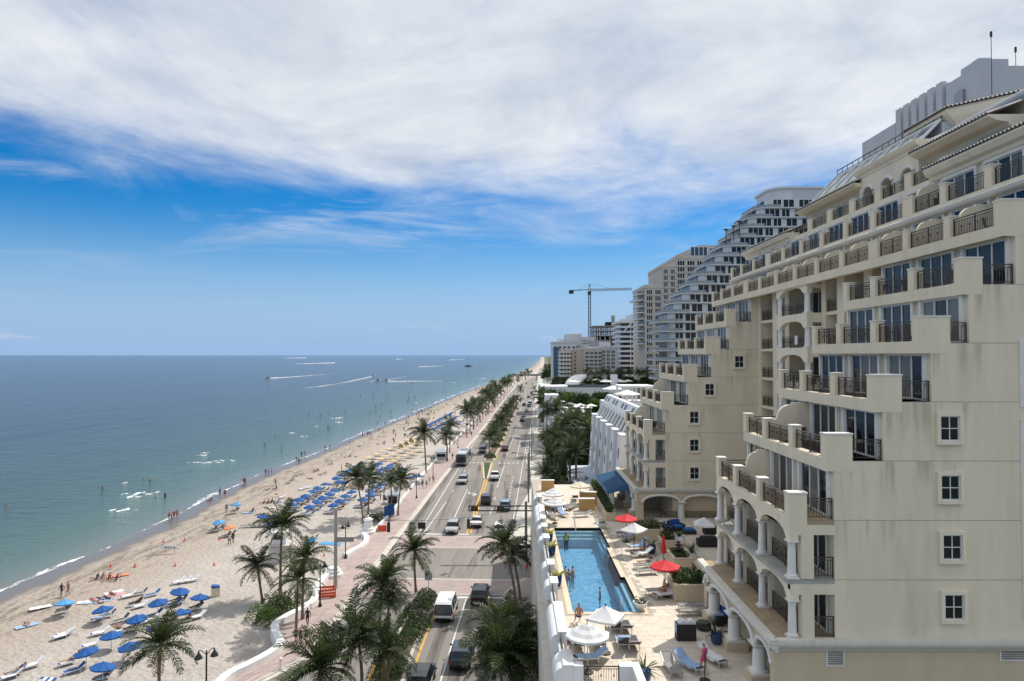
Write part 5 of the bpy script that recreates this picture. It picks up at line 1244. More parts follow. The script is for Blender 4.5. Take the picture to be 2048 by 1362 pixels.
# --- grey concrete slab tower behind the hotel roof
t = thing('slab_tower', 'plain grey slab tower with fluted parapet rising behind the hotel roof', 'tower')
mb = MB(); mb.box(60, 110, 0, 95, 120.5, 63.6); mb.build('wall', 'grey_wall', t)
mb = MB(); mb.box(60.4, 97, 0, 95, 110, 65.0); mb.build('wall', 'grey_wall', t)
mb = MB(); mb.box(60, 90.5, 0, 95, 97, 64.6); mb.build('wall', 'grey_wall', t)
for i in range(6): mb = MB(); mb.box(59.7, 97.4 + i * 2.1, 58, 60.4, 98.8 + i * 2.1, 65.3); mb.build('parapet_fin', 'grey_wall', t)
mb = MB(); mb.box(60.5, 91, 64.6, 64.5, 94.5, 65.7); mb.box(61.2, 91.8, 65.7, 62.8, 93.2, 66.2); mb.build('roof_house', 'grey_wall', t)
mb = MB(); mb.box(59.6, 92.8, 60.4, 60.02, 94.6, 62.4); mb.build('air_conditioner', 'metal_grey', t)
for px, top, Y in ((1982, 63, 88.0), (2031, 94, 92)):
    p = D(px, top, Y); mb = MB(); mb.tube([(p.x, Y, 45), (p.x, Y, p.z)], [0.07, 0.04], 6); mb.box(p.x - 0.1, Y - 0.1, p.z - 0.7, p.x + 0.1, Y + 0.1, p.z); mb.build('antenna', 'metal_dark', t)

mat('condo_wall', (0.6, 0.61, 0.63), 0.8, 0.05, 0.3)
mat('tower_beige', (0.5, 0.465, 0.42), 0.85, 0.05, 0.3)
# --- white stepped condominium with curved balcony slabs
W_ = thing('stepped_condominium', 'tall white condominium stepping back with curved balcony slabs and glass rails', 'building')
Y0 = 210.0; sth = 2.86
def wleft(z): return 43.6 + max(0.0, (z - 37.5)) * 0.88
z = 14.0; lv = 0
while z < 73:
    xl = wleft(z); top = z + sth; xr = 104
    mb = MB(); rbox(mb, xl - 1.0, Y0 - 0.9, z - 0.14, xr, Y0 + 14, z + 0.14, 4.0); mb.build('floor_slab', 'condo_wall', W_)
    mb = MB(); rbox(mb, xl + 2.4, Y0, z + 0.16, xr, Y0 + 14, top - 0.16, 2.0); mb.build('storey_wall', 'condo_wall', W_)
    mb = MB(); A = [(xl - 0.9, Y0 + 13 - 2.2 * i, 0) for i in range(6)]; A = A[:5] + [(xl - 0.9, Y0 + 1.6, 0)] + [(xl - 0.9 + 3.8 - 3.8 * math.cos(a), Y0 + 3.0 - 3.8 * math.sin(a), 0) for a in (0.5, 1.0, 1.57)] + [(xl + 6.5, Y0 - 0.8, 0)]
    mb.strip([(a[0], a[1], z + 0.16) for a in A], [(a[0], a[1], z + 0.95) for a in A]); mb.build('glass_balustrade', 'glass_pale', W_)
    for i in range(3): mb = MB(); mb.box(xl + 2.34, Y0 + 2.2 + 3.9 * i, z + 0.2, xl + 2.39, Y0 + 5.4 + 3.9 * i, top - 0.2); mb.build('window', 'glass_dark', W_)
    x = xl + 4.3; i = 0
    while x < min(xl + 42, 92):
        ww = (4.6, 2.6, 3.4)[(i + lv // 5) % 3]; win_front(W_, x, Y0, z + 0.16, ww, sth - 0.34, 'glass_dark', 'white_frame', 3 if ww > 4 else 2); x += ww + (0.45 if i % 3 == 0 else 1.3); i += 1
    z = top; lv += 1
mb = MB(); rbox(mb, 77.5, Y0 + 1, 73, 100, Y0 + 14, 77.3, 5, n=8); mb.build('penthouse', 'condo_wall', W_)
mb = MB(); rbox(mb, 77.0, Y0 + 0.5, 77.3, 100, Y0 + 15, 77.9, 5.5, n=8); mb.build('roof_slab', 'condo_wall', W_)
mb = MB(); mb.box(84, Y0 + 0.93, 74.5, 97, Y0 + 0.99, 76.6); mb.build('roof_louvre', 'grey_wall', W_)
for px, py in ((1452, 462), (1467, 455), (1479, 446)):
    p = D(px, py, Y0 - 1); mb = MB(); mb.tube([(p.x, Y0 - 1, p.z - 4.2), (p.x, Y0 - 1, p.z)], 0.12, 6); mb.lathe([(0.1, 0), (0.9, 0.5), (0.2, 0.7)], 8, (p.x, Y0 - 1, p.z)); mb.build('roof_lamp', 'metal_dark', W_)

# --- beige grid tower behind it
Bt = thing('grid_tower', 'pale beige high-rise with a grid of dark windows and glass penthouse', 'building'); Y1 = 290.0
for (xa, xb, ty, nc) in ((1291, 1325, 572, 2), (1325, 1353, 531, 2), (1353, 1452, 514, 5)):
    X0, X1, Zt = pxX(xa, Y1), pxX(xb, Y1), pyZ(ty, Y1)
    mb = MB(); mb.box(X0, Y1, 0, X1, Y1 + 30, Zt); mb.box(X0 - 0.3, Y1 - 0.3, Zt - 0.8, X1, Y1 + 30, Zt + 0.5); mb.build('wall', 'tower_beige', Bt)
    z = Zt - 3.6; cw = (X1 - X0) / nc
    while z > 18:
        for c in range(nc): win_front(Bt, X0 + cw * c + 0.45, Y1, z, cw - 0.9, 2.1, 'glass_dark', 'white_frame', 3)
        mb = MB(); mb.box(X0 - 0.2, Y1 - 0.45, z - 0.4, X1, Y1, z - 0.15); mb.build('floor_band', 'tower_beige', Bt)
        z -= 2.66
for i in range(9):
    z = pyZ(586 + i * 12.6, Y1); mb = MB(); rbox(mb, pxX(1278, Y1), Y1 + 2, z - 0.3, pxX(1291, Y1) + 0.2, Y1 + 16, z, 2.0); mb.build('balcony_slab', 'white_wall', Bt)
    mb = MB(); xa = pxX(1278.5, Y1); mb.strip([(xa, Y1 + 15, z), (xa, Y1 + 4, z), (xa + 2, Y1 + 2.1, z), (pxX(1291, Y1), Y1 + 2.1, z)], [(xa, Y1 + 15, z + 1), (xa, Y1 + 4, z + 1), (xa + 2, Y1 + 2.1, z + 1), (pxX(1291, Y1), Y1 + 2.1, z + 1)]); mb.build('balustrade', 'glass_grey', Bt)
X0, X1, Za, Zb = pxX(1372, Y1), pxX(1450, Y1), pyZ(514, Y1), pyZ(489, Y1)
mb = MB(); mb.prism([(X0, Za), (X1, Za), (X1, Zb), (X0 + 6, Zb), (X0 - 3, Za + 1.2)], 'y', Y1 + 2, Y1 + 26); mb.build('penthouse', 'tower_beige', Bt)
win_front(Bt, pxX(1384, Y1), Y1 + 2, Za + 0.6, pxX(1419, Y1) - pxX(1384, Y1), 4.0, 'glass_blue', 'white_frame', 4); win_front(Bt, pxX(1422, Y1), Y1 + 2, Za + 0.6, 4.5, 3.6, 'glass_blue', 'white_frame', 2)

# --- round-cornered white balcony block
R8 = thing('balcony_block', 'white apartment block with rounded stacked balcony slabs beyond the stepped condominium', 'building'); Y2 = 345.0
X0 = pxX(1237, Y2)
for i in range(15):
    z = pyZ(645 + i * 9.7, Y2); xl = X0 + (0.0 if i else 0)
    if z < 3: break
    mb = MB(); rbox(mb, xl, Y2, z - 0.25, X0 + 22, Y2 + 24, z + 0.75, 5); mb.build('balcony_slab', 'condo_wall', R8)
    mb = MB(); rbox(mb, xl + 1.6, Y2 + 1.6, z - 1.7, X0 + 22, Y2 + 23, z - 0.25, 4); mb.build('window_band', 'glass_dark', R8)
    for c in range(3): mb = MB(); mb.box(xl + 6 + c * 5, Y2 + 1.2, z - 1.7, xl + 6.5 + c * 5, Y2 + 1.7, z - 0.25); mb.build('mullion', 'condo_wall', R8)
for i in range(2):
    z = pyZ(638 - i * 8, Y2); mb = MB(); rbox(mb, X0 + 3.5 + 3.5 * i, Y2 + 2, z - 2.2, X0 + 22, Y2 + 22, z + 0.6, 4); mb.build('setback_storey', 'condo_wall', R8)
p, q = D(1249, 661, Y2 - 2), D(1278, 630, Y2 - 2); mb = MB(); mb.bar(p, q, 0.6); mb.build('brace', 'condo_wall', R8)

# --- concrete frame under construction, with cranes
K = thing('concrete_frame', 'dark concrete frame of a tower under construction', 'building'); Y3 = 420.0
xa, xb = pxX(1188, Y3), pxX(1240, Y3)
for i in range(11):
    z = pyZ(652 + i * 9.6, Y3)
    if z < 2: break
    mb = MB(); mb.box(xa - 0.6 + (i % 3) * 0.2, Y3, z - 0.22, xb, Y3 + 22, z + 0.22); mb.build('floor_slab', 'concrete', K)
    for c in range(6):
        for r in range(3): x = xa + 0.6 + c * 2.9; y = Y3 + 0.8 + r * 9; mb = MB(); mb.box(x, y, z - 2.7, x + 0.7, y + 0.7, z - 0.22); mb.build('pillar', 'concrete', K)
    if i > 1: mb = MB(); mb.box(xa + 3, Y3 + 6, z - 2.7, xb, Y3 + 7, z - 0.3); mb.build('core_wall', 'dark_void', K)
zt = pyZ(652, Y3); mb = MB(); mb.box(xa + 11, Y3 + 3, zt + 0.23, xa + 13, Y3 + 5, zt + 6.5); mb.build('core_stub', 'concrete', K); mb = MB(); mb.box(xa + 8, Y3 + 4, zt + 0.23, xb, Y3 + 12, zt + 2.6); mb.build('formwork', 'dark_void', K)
def lattice(mb, a, b_, w_, n, r=0.09, up=Vector((0, 0, 1))):
    a, b_ = Vector(a), Vector(b_); d = (b_ - a).normalized(); u = d.cross(Vector((0, 1, 0.01))).normalized() * w_ / 2; v = d.cross(u).normalized() * w_ / 2
    C = [u + v, u - v, -u - v, -u + v]
    for c in C: mb.bar(a + c, b_ + c, r * 1.6)
    for i in range(n):
        p0, p1 = a.lerp(b_, i / n), a.lerp(b_, (i + 1) / n)
        for k in range(4): mb.bar(p0 + C[k], p1 + C[(k + 1) % 4], r)
        for k in range(4): mb.bar(p1 + C[k], p1 + C[(k + 1) % 4], r)
def crane(label, mx, base_py, top_py, jib_py, lx, rx, Y, with_mast=True):
    t = thing('tower_crane', label, 'crane'); m = D(mx, jib_py, Y)
    if with_mast:
        mb = MB(); lattice(mb, (m.x, Y, 1), (m.x, Y, m.z - 1), 1.35, 34, 0.14); mb.build('mast', 'metal_dark', t)
        ap = D(mx, top_py, Y); mb = MB(); mb.bar((m.x - 0.7, Y, m.z), (m.x, Y, ap.z), 0.3); mb.bar((m.x + 0.7, Y, m.z), (m.x, Y, ap.z), 0.3); mb.build('apex', 'metal_dark', t)
        c = D(lx, jib_py + 2, Y); mb = MB(); mb.box(c.x, Y - 0.7, c.z - 1.6, c.x + 2.6, Y + 0.7, c.z + 0.3); mb.build('counterweight', 'metal_dark', t)
        mb = MB(); mb.bar((c.x, Y, c.z + 0.3), (m.x, Y, m.z + 0.2), 0.55, 0.4); mb.build('counter_jib', 'metal_dark', t)
        mb = MB(); mb.bar((m.x, Y, ap.z), (c.x + 5, Y, c.z + 0.5), 0.1); mb.bar((m.x, Y, ap.z), D(mx + (rx - mx) * 0.6, jib_py - 2, Y), 0.1); mb.build('tie', 'metal_dark', t)
        mb = MB(); mb.box(m.x - 1, Y - 1.2, m.z - 2.6, m.x + 0.8, Y + 0.8, m.z - 0.8); mb.build('cab', 'metal_dark', t)
    e = D(rx, jib_py - 2, Y); s = D(mx if with_mast else lx, jib_py, Y); mb = MB(); lattice(mb, s, e, 1.1, 24, 0.11); mb.build('jib', 'metal_grey', t)
    return t
crane('tall dark tower crane with long jib above the unfinished tower', 1179, 690, 568, 580, 1138, 1263, 400)
crane('pale crane jib reaching out from behind the beige high-rise', 1330, 690, 590, 604, 1259, 1330, 430, False)

# --- older blocks further down the beach road
def block_building(name, label, x0, x1, ty, Y, dep, wallm, cols, rows_, rowpx, first, glass='glass_dark', split=2, frame='white_frame', side=None, fill=(0.62, 0.6)):
    t = thing(name, label, 'building'); X0, X1, Zt = pxX(x0, Y), pxX(x1, Y), pyZ(ty, Y)
    mb = MB(); mb.box(X0, Y, -0.4, X1, Y + dep, Zt); mb.build('wall', wallm, t); mb = MB(); mb.box(X0 - 0.25, Y - 0.25, Zt, X1 + 0.25, Y + dep, Zt + 0.6); mb.build('parapet', wallm, t)
    if cols:
        cw = (X1 - X0) / cols; rh = rowpx / F * Y
        for r in range(rows_):
            z = pyZ(first, Y) - r * rh
            for c in range(cols): win_front(t, X0 + cw * (c + (1 - fill[0]) / 2), Y, z, cw * fill[0], rh * fill[1], glass, frame, split)
    return t, X0, X1, Zt
t, X0, X1, Zt = block_building('beach_hotel', 'white slab hotel with blue end wall at the far left of the skyline', 1106, 1152, 686, 330, 20, 'condo_wall', 5, 3, 7.2, 697, 'glass_dark')
mat('wall_blue', (0.05, 0.12, 0.2), 0.7, 0.1, 0.4)
mb = MB(); mb.prism([(X0 + 0.5, -0.4), (X0 + 2.9, -0.4), (X0 + 2.9, Zt - 2), (X0 + 0.2, Zt - 2)], 'y', 329.6, 329.98); mb.build('end_panel', 'wall_blue', t)
mb = MB(); mb.box(pxX(1116, 345), 345, Zt - 1, pxX(1132, 345), 352, pyZ(677, 345)); mb.build('roof_house', 'condo_wall', t); mb = MB(); mb.box(pxX(1132, 345), 344, Zt - 1, pxX(1163, 345), 356, pyZ(668, 345)); mb.build('roof_house', 'grey_wall', t)
block_building('office_slab', 'long white slab with two dark window strips behind the beige hotel', 1150, 1190, 676, 350, 14, 'condo_wall', 5, 2, 5.0, 683, 'glass_dark', 3, fill=(0.8, 0.45))
t, X0, X1, Zt = block_building('beige_hotel', 'beige hotel with rounded balcony tower and rows of small windows', 1142, 1204, 700, 300, 18, 'tower_beige', 0, 0, 8, 0)
mb = MB(); mb.box(pxX(1143, 300), 299.0, -0.4, pxX(1165, 300), 300, pyZ(701, 300)); mb.build('stair_tower', 'shade_wall', t)
for r in range(6): win_front(t, pxX(1149, 299), 299.0, pyZ(707.5 + r * 7.6, 299), 0.7, 0.7, 'glass_dark', 'shade_wall', 1)
for r in range(5):
    for c in range(4): win_front(t, pxX(1170.5 + c * 8.7, 300), 300, pyZ(708.5 + r * 7.6, 300), 1.55, 1.0, 'glass_dark', 'white_frame', 2)
for r in range(8):
    z = pyZ(705 + r * 7.9, 300); xa = pxX(1118, 300); mb = MB(); rbox(mb, xa, 297.5, z - 0.2, pxX(1142, 300), 308, z + 0.75, 2.4); mb.build('balcony_slab', 'tower_beige', t)
    mb = MB(); rbox(mb, xa + 0.5, 298.2, z - 1.0, pxX(1142, 300), 307, z - 0.2, 2.0); mb.build('window_band', 'glass_dark', t)
    for c in range(3): mb = MB(); mb.box(xa + 1.6 + c * 1.3, 297.9, z - 1.0, xa + 2.0 + c * 1.3, 298.3, z - 0.2); mb.build('mullion', 'tower_beige', t)
t, X0, X1, Zt = block_building('white_grid_block', 'white block with blue glass bays between the beige hotel and the palms', 1178, 1236, 696, 316, 16, 'condo_wall', 0, 0, 8, 0)
for r in range(5):
    for c in range(3): win_front(t, pxX(1203 + c * 9.6, 316), 316, pyZ(706.5 + r * 7.6, 316), 1.7, 1.45, 'glass_blue', 'white_frame', 2)
mb = MB(); mb.box(pxX(1182, 318), 318, Zt, pxX(1198, 318), 328, pyZ(681, 318)); mb.build('roof_tank', 'metal_grey', t); mb = MB(); mb.box(pxX(1198, 318), 318, Zt, pxX(1221, 318), 328, pyZ(683, 318)); mb.build('roof_house', 'condo_wall', t)

# --- white angular hotel next door: tall fins, sloping louvred roof
S = thing('fin_hotel', 'white angular hotel with tall fins and a sloping roof of grey louvred panels', 'hotel')
mb = MB(); mb.box(17.0, 96, -0.4, 30, 133, 15.6); mb.build('wall', 'white_wall', S)
for i, y in enumerate((97.5, 104.5, 111.0, 117.5, 124.5, 131.0)):
    mb = MB(); mb.prism([(14.3 + 0.0, -0.4 + 6.4), (17.0, 6.0), (17.0, 15.9), (14.5, 15.9), (13.9, 6.2)], 'y', y - 1.5, y + 1.5); f = mb.build('fin', 'white_wall', S)
    for z in (7.6, 10.6, 13.4):
        mb = MB(); q = [(math.cos(a) * 0.35, math.sin(a) * 0.8) for a in [2 * PI * k / 12 for k in range(12)]]; xx = 14.3 - 0.04 * 0
        mb.add([(13.86 + (z + b_ - 6.2) * 0.062 - 0.02, y + a, z + b_) for a, b_ in q], [tuple(range(12)), tuple(range(12))[::-1]]); mb.build('slot_window', 'glass_grey', f)
    mb = MB(); mb.box(14.4, y - 1.6, 15.9, 17.0, y + 1.6, 16.05); mb.build('fin_cap', 'white_wall', f)
ys_ = (97.5, 104.5, 111.0, 117.5, 124.5, 131.0)
for a, b_ in zip(ys_, ys_[1:]):
    for k, z in enumerate((6.6, 9.6, 12.6)):
        mb = MB(); mb.box(16.0, a + 1.5, z - 0.25, 17.0, b_ - 1.5, z); s_ = mb.build('balcony_slab', 'white_wall', S)
        mb = MB(); mb.box(16.96, a + 1.7, z + 0.1, 16.99, b_ - 1.7, z + 2.3); mb.build('window', 'glass_grey', S)
        mb = MB(); mb.box(16.02, a + 1.55, z + 0.85, 16.08, b_ - 1.55, z + 0.92); mb.build('rail', 'white_frame', s_)
P0, P1 = Vector((15.3, 0, 15.7)), Vector((17.4, 0, 19.6))
def SL(y, v, o=0.0): p = P0.lerp(P1, v); n = Vector((-(P1.z - P0.z), 0, P1.x - P0.x)).normalized() * o; return Vector((p.x + n.x, y, p.z + n.z))
mb = MB(); mb.prism([(15.3, 15.7), (17.4, 19.6), (18.0, 19.6), (18.0, 15.6)], 'y', 96.5, 132.5); mb.build('roof', 'white_wall', S)
for i in range(11):
    ya, yb2 = 97.4 + i * 3.2, 97.4 + i * 3.2 + 2.2
    mb = MB(); mb.add([SL(ya, 0.05, 0.03), SL(yb2, 0.05, 0.03), SL(yb2, 0.5, 0.03), SL(ya, 0.5, 0.03)], [(0, 3, 2, 1), (0, 1, 2, 3)]); mb.build('louvre_panel', 'glass_grey', S)
    mb = MB(); mb.bar(SL(ya - 0.5, 0.0, 0.12), SL(ya - 0.5, 0.62, 0.12), 0.3); mb.build('rib', 'white_wall', S)
    if i % 3 != 2: mb = MB(); mb.add([SL(ya + 0.3, 0.74, 0.03), SL(yb2 - 0.3, 0.74, 0.03), SL(yb2 - 0.3, 0.93, 0.03), SL(ya + 0.3, 0.93, 0.03)], [(0, 3, 2, 1), (0, 1, 2, 3)]); mb.build('roof_light', 'glass_grey', S)
mat('roof_membrane', (0.45, 0.49, 0.54), 0.8, 0.08, 0.4)
mb = MB(); mb.box(9.8, 90, -0.4, 16.9, 133, 5.9); mb.build('annex', 'white_wall', S); mb = MB(); mb.box(9.7, 89.9, 5.9, 17.0, 133.1, 6.1); mb.build('annex_roof', 'roof_membrane', S); mb = MB(); mb.box(9.8, 108, 6.1, 13.8, 108.4, 6.9); mb.build('roof_upstand', 'white_wall', S)

# --- white restaurant terraces with umbrellas further on
T1 = thing('terrace_restaurant', 'white curved restaurant terrace with glass rail above the palms', 'building')
cx, cy = pxX(1140, 200), 203.0
mb = MB(); poly = [(pxX(1185, 200), 200), (pxX(1185, 200), 226), (pxX(1098, 200), 226), (pxX(1098, 200), 204)] + [(pxX(1101, 200) + 6 - 6 * math.cos(a), 203 - 6.5 * math.sin(a)) for a in (0.3, 0.7, 1.1, 1.5)]
mb.prism(poly, 'z', 5.5, 9.6); mb.build('terrace', 'white_wall', T1); mb = MB(); e = poly[3:] + [poly[0]]; mb.strip([(x, y, 9.6) for x, y in e], [(x, y, 10.7) for x, y in e]); mb.build('glass_rail', 'glass_grey', T1)
mb = MB(); mb.box(pxX(1091, 214), 214, -0.4, pxX(1119, 214), 224, pyZ(790, 214)); mb.build('stair_block', 'white_wall', T1); win_front(T1, pxX(1092, 214), 214, 6.5, 2.2, 5.5, 'glass_blue', 'white_frame', 2)
T2 = thing('podium_terrace', 'long white podium with raised umbrella terrace and arched end wall', 'building'); Yp = 265.0
mb = MB(); mb.box(pxX(1135, Yp), Yp, -0.4, pxX(1262, Yp), Yp + 45, pyZ(775, Yp)); mb.build('podium', 'white_wall', T2)
mb = MB(); mb.box(pxX(1083, Yp + 5), Yp + 5, -0.4, pxX(1136, Yp + 5), Yp + 40, pyZ(774, Yp)); mb.build('podium', 'white_wall', T2)
mb = MB(); za = pyZ(775, Yp); mb.strip([(pxX(x, Yp), Yp + 0.2, za) for x in (1135, 1260)], [(pxX(x, Yp), Yp + 0.2, za + 1.1) for x in (1135, 1260)]); mb.build('glass_rail', 'glass_grey', T2)
mb = MB(); A = []; x0_, x1_ = pxX(1130, 285), pxX(1172, 285); zb_ = pyZ(772, 285); zt_ = pyZ(749, 285)
pr = [(x0_, zb_)] + [(x0_ + (x1_ - x0_) * 0.75 * (1 - math.cos(a)), zb_ + (zt_ - zb_) * math.sin(a)) for a in [PI / 2 * i / 8 for i in range(1, 9)]] + [(x1_, zt_), (x1_, zb_)]
mb.prism(pr, 'y', 285, 286.0); mb.build('arched_wall', 'white_wall', T2); mb = MB(); mb.box(pxX(1223, 280), 280, zb_, pxX(1235, 280), 284, pyZ(749, 280)); mb.build('lift_house', 'white_wall', T2)
T3 = thing('white_pergola', 'white flat-roofed pergola on columns beside the hotel', 'pergola'); Yg = 150.0
xa, xb, zr = pxX(1241, Yg), pxX(1310, Yg), pyZ(772, Yg)
mb = MB(); mb.box(xa, Yg, zr - 0.4, xb, Yg + 9, zr); mb.build('roof', 'white_wall', T3)
for x in (xa + 0.3, xa + 2.4, xa + 4.6):
    for y in (Yg + 0.3, Yg + 8.2): mb = MB(); mb.box(x, y, 5, x + 0.4, y + 0.4, zr - 0.4); mb.build('post', 'white_wall', T3)
mb = MB(); mb.box(xa - 3, Yg - 2, -0.4, xb, Yg + 12, pyZ(806, Yg)); mb.build('base', 'white_wall', T3)
make_umbrella('t_white', 1.9, 2.1, 0.6, 8, ['fabric_white'], 'metal_light', base=False)
ru = random.Random(4); k_ = 0
for (px, py, Y) in [(1108,805,204),(1128,815,203),(1150,806,207),(1172,815,204),(1114,807,210),(1160,804,214),(1182,806,212),(1140,803,218),(1120,785,232)]:
    p = D(px, py, Y); umbrella('t_white', (p.x, Y, 9.6), 'white umbrella on the curved restaurant terrace, %s of the group' % nth(k_), 'white umbrellas on the restaurant terrace'); k_ += 1
k_ = 0
for (px, py, Y) in [(1142,763,272),(1150,765,268),(1176,756,285),(1194,757,288),(1210,756,285),(1209,765,270),(1214,761,276),(1244,765,268),(1256,761,275),(1238,760,280),(1222,766,268)]:
    p = D(px, py, Y); umbrella('t_white', (p.x, Y, pyZ(775, 265)), 'white umbrella on the far podium terrace, %s from the left of the row' % nth(k_), 'white umbrellas on the podium terrace'); k_ += 1
for (px, py, Y, z) in [(1226, 781, 165, 16.0), (1254, 792, 135, 16.5)]:
    p = D(px, py, Y); umbrella('t_white', (p.x, Y, p.z - 2.4), 'large white umbrella standing among trees %s the sloping white roof' % ('beyond' if Y > 150 else 'just above'), None, 0, (0, 0), 1.35)
# --- footbridge across the road far away
t = thing('footbridge', 'low dark footbridge across the road in the far distance', 'bridge'); Y4 = 760.0
mb = MB(); mb.box(pxX(1028, Y4), Y4, 4.5, pxX(1112, Y4), Y4 + 4, 6.2); mb.build('deck', 'steel_pole', t)
for x in (1032, 1050, 1072, 1092, 1108): mb = MB(); mb.box(pxX(x, Y4), Y4 + 1, 0, pxX(x, Y4) + 1.0, Y4 + 2, 4.5); mb.build('pier', 'concrete', t)
# far shoreline buildings
for i, (x0, x1, ty, Y) in enumerate([(1064,1076,748,900),(1092,1104,740,820),(1080,1094,744,1000)]):
    block_building('far_house', 'small pale building among far trees, %s from the left' % nth((0, 2, 1)[i]), x0, x1, ty, Y, 15, 'white_wall', 3, 1, 5, ty + 4, 'glass_dark', 1)
# ================================================================== palms, trees, shrubs
rv = random.Random(77)
def frond_mesh(name, rnd, Ln, elev, droop, leafm, nl=26, leaf=0.72, wid=0.085, hang=0.55, vshape=0.35, dead=False):
    """feather frond growing from the origin along +x: tapering rachis and two rows of bent leaflets"""
    mb = MB(); n = 12; d = Vector((math.cos(elev), 0, math.sin(elev))); p = Vector((0, 0, 0)); P, T_ = [], []
    for i in range(n + 1):
        P.append(p.copy()); T_.append(d.copy()); q = i / n
        d = (d + Vector((0, 0, -droop * (0.35 + 1.3 * q) / n))).normalized(); p = p + d * (Ln / n)
    mb.tube(P, [0.045 * (1 - 0.85 * i / n) + 0.006 for i in range(n + 1)], 4, 1, False)
    for i in range(nl):
        q = 0.1 + 0.9 * (i + rnd.uniform(-0.3, 0.3)) / nl; q = min(max(q, 0.08), 0.995); s = q * n; k = min(int(s), n - 1); f = s - k
        b_ = P[k].lerp(P[k + 1], f); t = T_[k]; side = Vector((0, 1, 0)); up = side.cross(t) * -1
        ll = leaf * (math.sin(math.pi * min(1, q * 0.86 + 0.12)) ** 0.6) * rnd.uniform(0.8, 1.1)
        for sg in (-1, 1):
            if rnd.random() < 0.04: continue
            dr = (t * rnd.uniform(0.5, 0.85) + side * sg + up * vshape * rnd.uniform(0.3, 1.2)).normalized()
            m1 = b_ + dr * ll * 0.5; dr2 = (dr + Vector((0, 0, -hang * rnd.uniform(0.7, 1.5)))).normalized(); m2 = m1 + dr2 * ll * 0.55
            wv = t * wid * 0.5
            mb.add([b_ - wv * 0.5, b_ + wv * 0.5, m1 + wv, m1 - wv, m2], [(0, 1, 2, 3), (3, 2, 4)], 0)
    return mb.mesh(name, [leafm, 'palm_dead' if dead else leafm])
FR = {'up': [frond_mesh('frond', rv, 2.5, R_(e), dr, 'palm_leaf', 26, 0.6, hang=0.35) for e, dr in ((72, 0.9), (60, 1.1))],
      'mid': [frond_mesh('frond', rv, 2.9, R_(e), dr, lm) for e, dr, lm in ((46, 1.3, 'palm_leaf'), (38, 1.5, 'palm_leaf_dark'), (30, 1.4, 'palm_leaf'))],
      'low': [frond_mesh('frond', rv, 2.8, R_(e), dr, lm, hang=0.8) for e, dr, lm in ((14, 1.4, 'palm_leaf_dark'), (4, 1.5, 'palm_leaf'), (-10, 1.3, 'palm_leaf_dark'))],
      'dead': [frond_mesh('frond', rv, 2.3, R_(-42), 0.9, 'palm_dead', 20, 0.55, hang=0.9, dead=True)]}
TRK = {}
def trunk_mesh(h, lean, thick, bend):
    key = (round(h, 1), round(lean, 1), thick, round(bend, 1))
    if key not in TRK:
        n = max(6, int(h * 2)); pts, rs = [], []
        for i in range(n + 1):
            q = i / n; pts.append((lean * q ** 1.6, bend * math.sin(q * 3.0) * 0.25, h * q)); rs.append(thick * (1.0 - 0.35 * q) * (1.0 + 0.8 * max(0, 0.1 - q) * 6) * (1.06 if i % 2 else 0.97))
        mb = MB(); mb.tube(pts, rs, 9); TRK[key] = mb.mesh('trunk', 'bark', True)
    return TRK[key]
def crown_heart():
    if 'heart' not in TRK:
        mb = MB(); mb.lathe([(0.1, -0.35), (0.17, -0.1), (0.16, 0.15), (0.06, 0.5)], 8); TRK['heart'] = mb.mesh('crown_heart', 'palm_dead', True)
        mb = MB(); 
        for i in range(6): a = i * 1.05; mb.lathe([(0.02, -0.1), (0.09, -0.04), (0.09, 0.04), (0.02, 0.1)], 6, (0.2 * math.cos(a), 0.2 * math.sin(a), -0.18))
        TRK['nuts'] = mb.mesh('coconuts', 'palm_leaf_dark', True)
    return TRK['heart']
def palm(x, y, z, h, label, group=None, lean=0.0, n=22, s=1.0, thick=0.15, rz=None, dead=2, name='coconut_palm'):
    """coconut palm: trunk, heart and every frond a part of its own"""
    rz = rv.uniform(0, 6.28) if rz is None else rz; n = int(n * 1.35); s = s * 1.12 * rv.uniform(0.92, 1.08); dead = dead + rv.choice((0, 0, 1, 2))
    t = thing(name, label, 'palm tree', (x, y, z), rz, group)
    link('trunk', trunk_mesh(h, lean, thick, rv.uniform(-1, 1)), t)
    c = Vector((lean, 0, h)); link('crown_heart', crown_heart(), t, loc=c)
    for i in range(n):
        q = i / n; kind = 'up' if q < 0.22 else 'mid' if q < 0.62 else 'low'
        f = link('frond', rv.choice(FR[kind]), t, loc=c + Vector((0, 0, 0.22 - 0.3 * q)))
        f.rotation_euler = (rv.uniform(-0.35, 0.35), rv.uniform(-0.16, 0.16), i * 2.399 + rv.uniform(-0.25, 0.25)); k = s * rv.uniform(0.85, 1.12); f.scale = (k, k, k)
    for i in range(dead):
        f = link('frond', FR['dead'][0], t, loc=c - Vector((0, 0, 0.2))); f.rotation_euler = (0, 0, rv.uniform(0, 6.28)); f.scale = (s * 0.85,) * 3
    return t
def px_palm(px, py, cy, label, group=None, s=1.0, n=22, z=0.12, cx=None, **kw):
    """palm from the pixel of its foot (on the plane z) and the row of its crown centre"""
    p = G(px, py, z); top = D(cx or px, cy, p.y); h = max(1.6, top.z - z)
    lean = (top.x - p.x)
    if cx: kw.setdefault('rz', 0.0 if lean >= 0 else PI)
    return palm(p.x, p.y, z, h, label, group, lean=abs(lean) if cx else rv.uniform(-0.3, 0.3), s=s, n=n, **kw)
g1 = 'coconut palms along the beach and road'
px_palm(561,1190,1052,'tallest coconut palm on the near beach, in front of the lifeguard hut',g1,1.12,26,SAND_Z,cx=564,thick=0.17)
px_palm(525,1206,1132,'short curved palm beside the tall beach palm and the bush',g1,0.95,20,SAND_Z,cx=515)
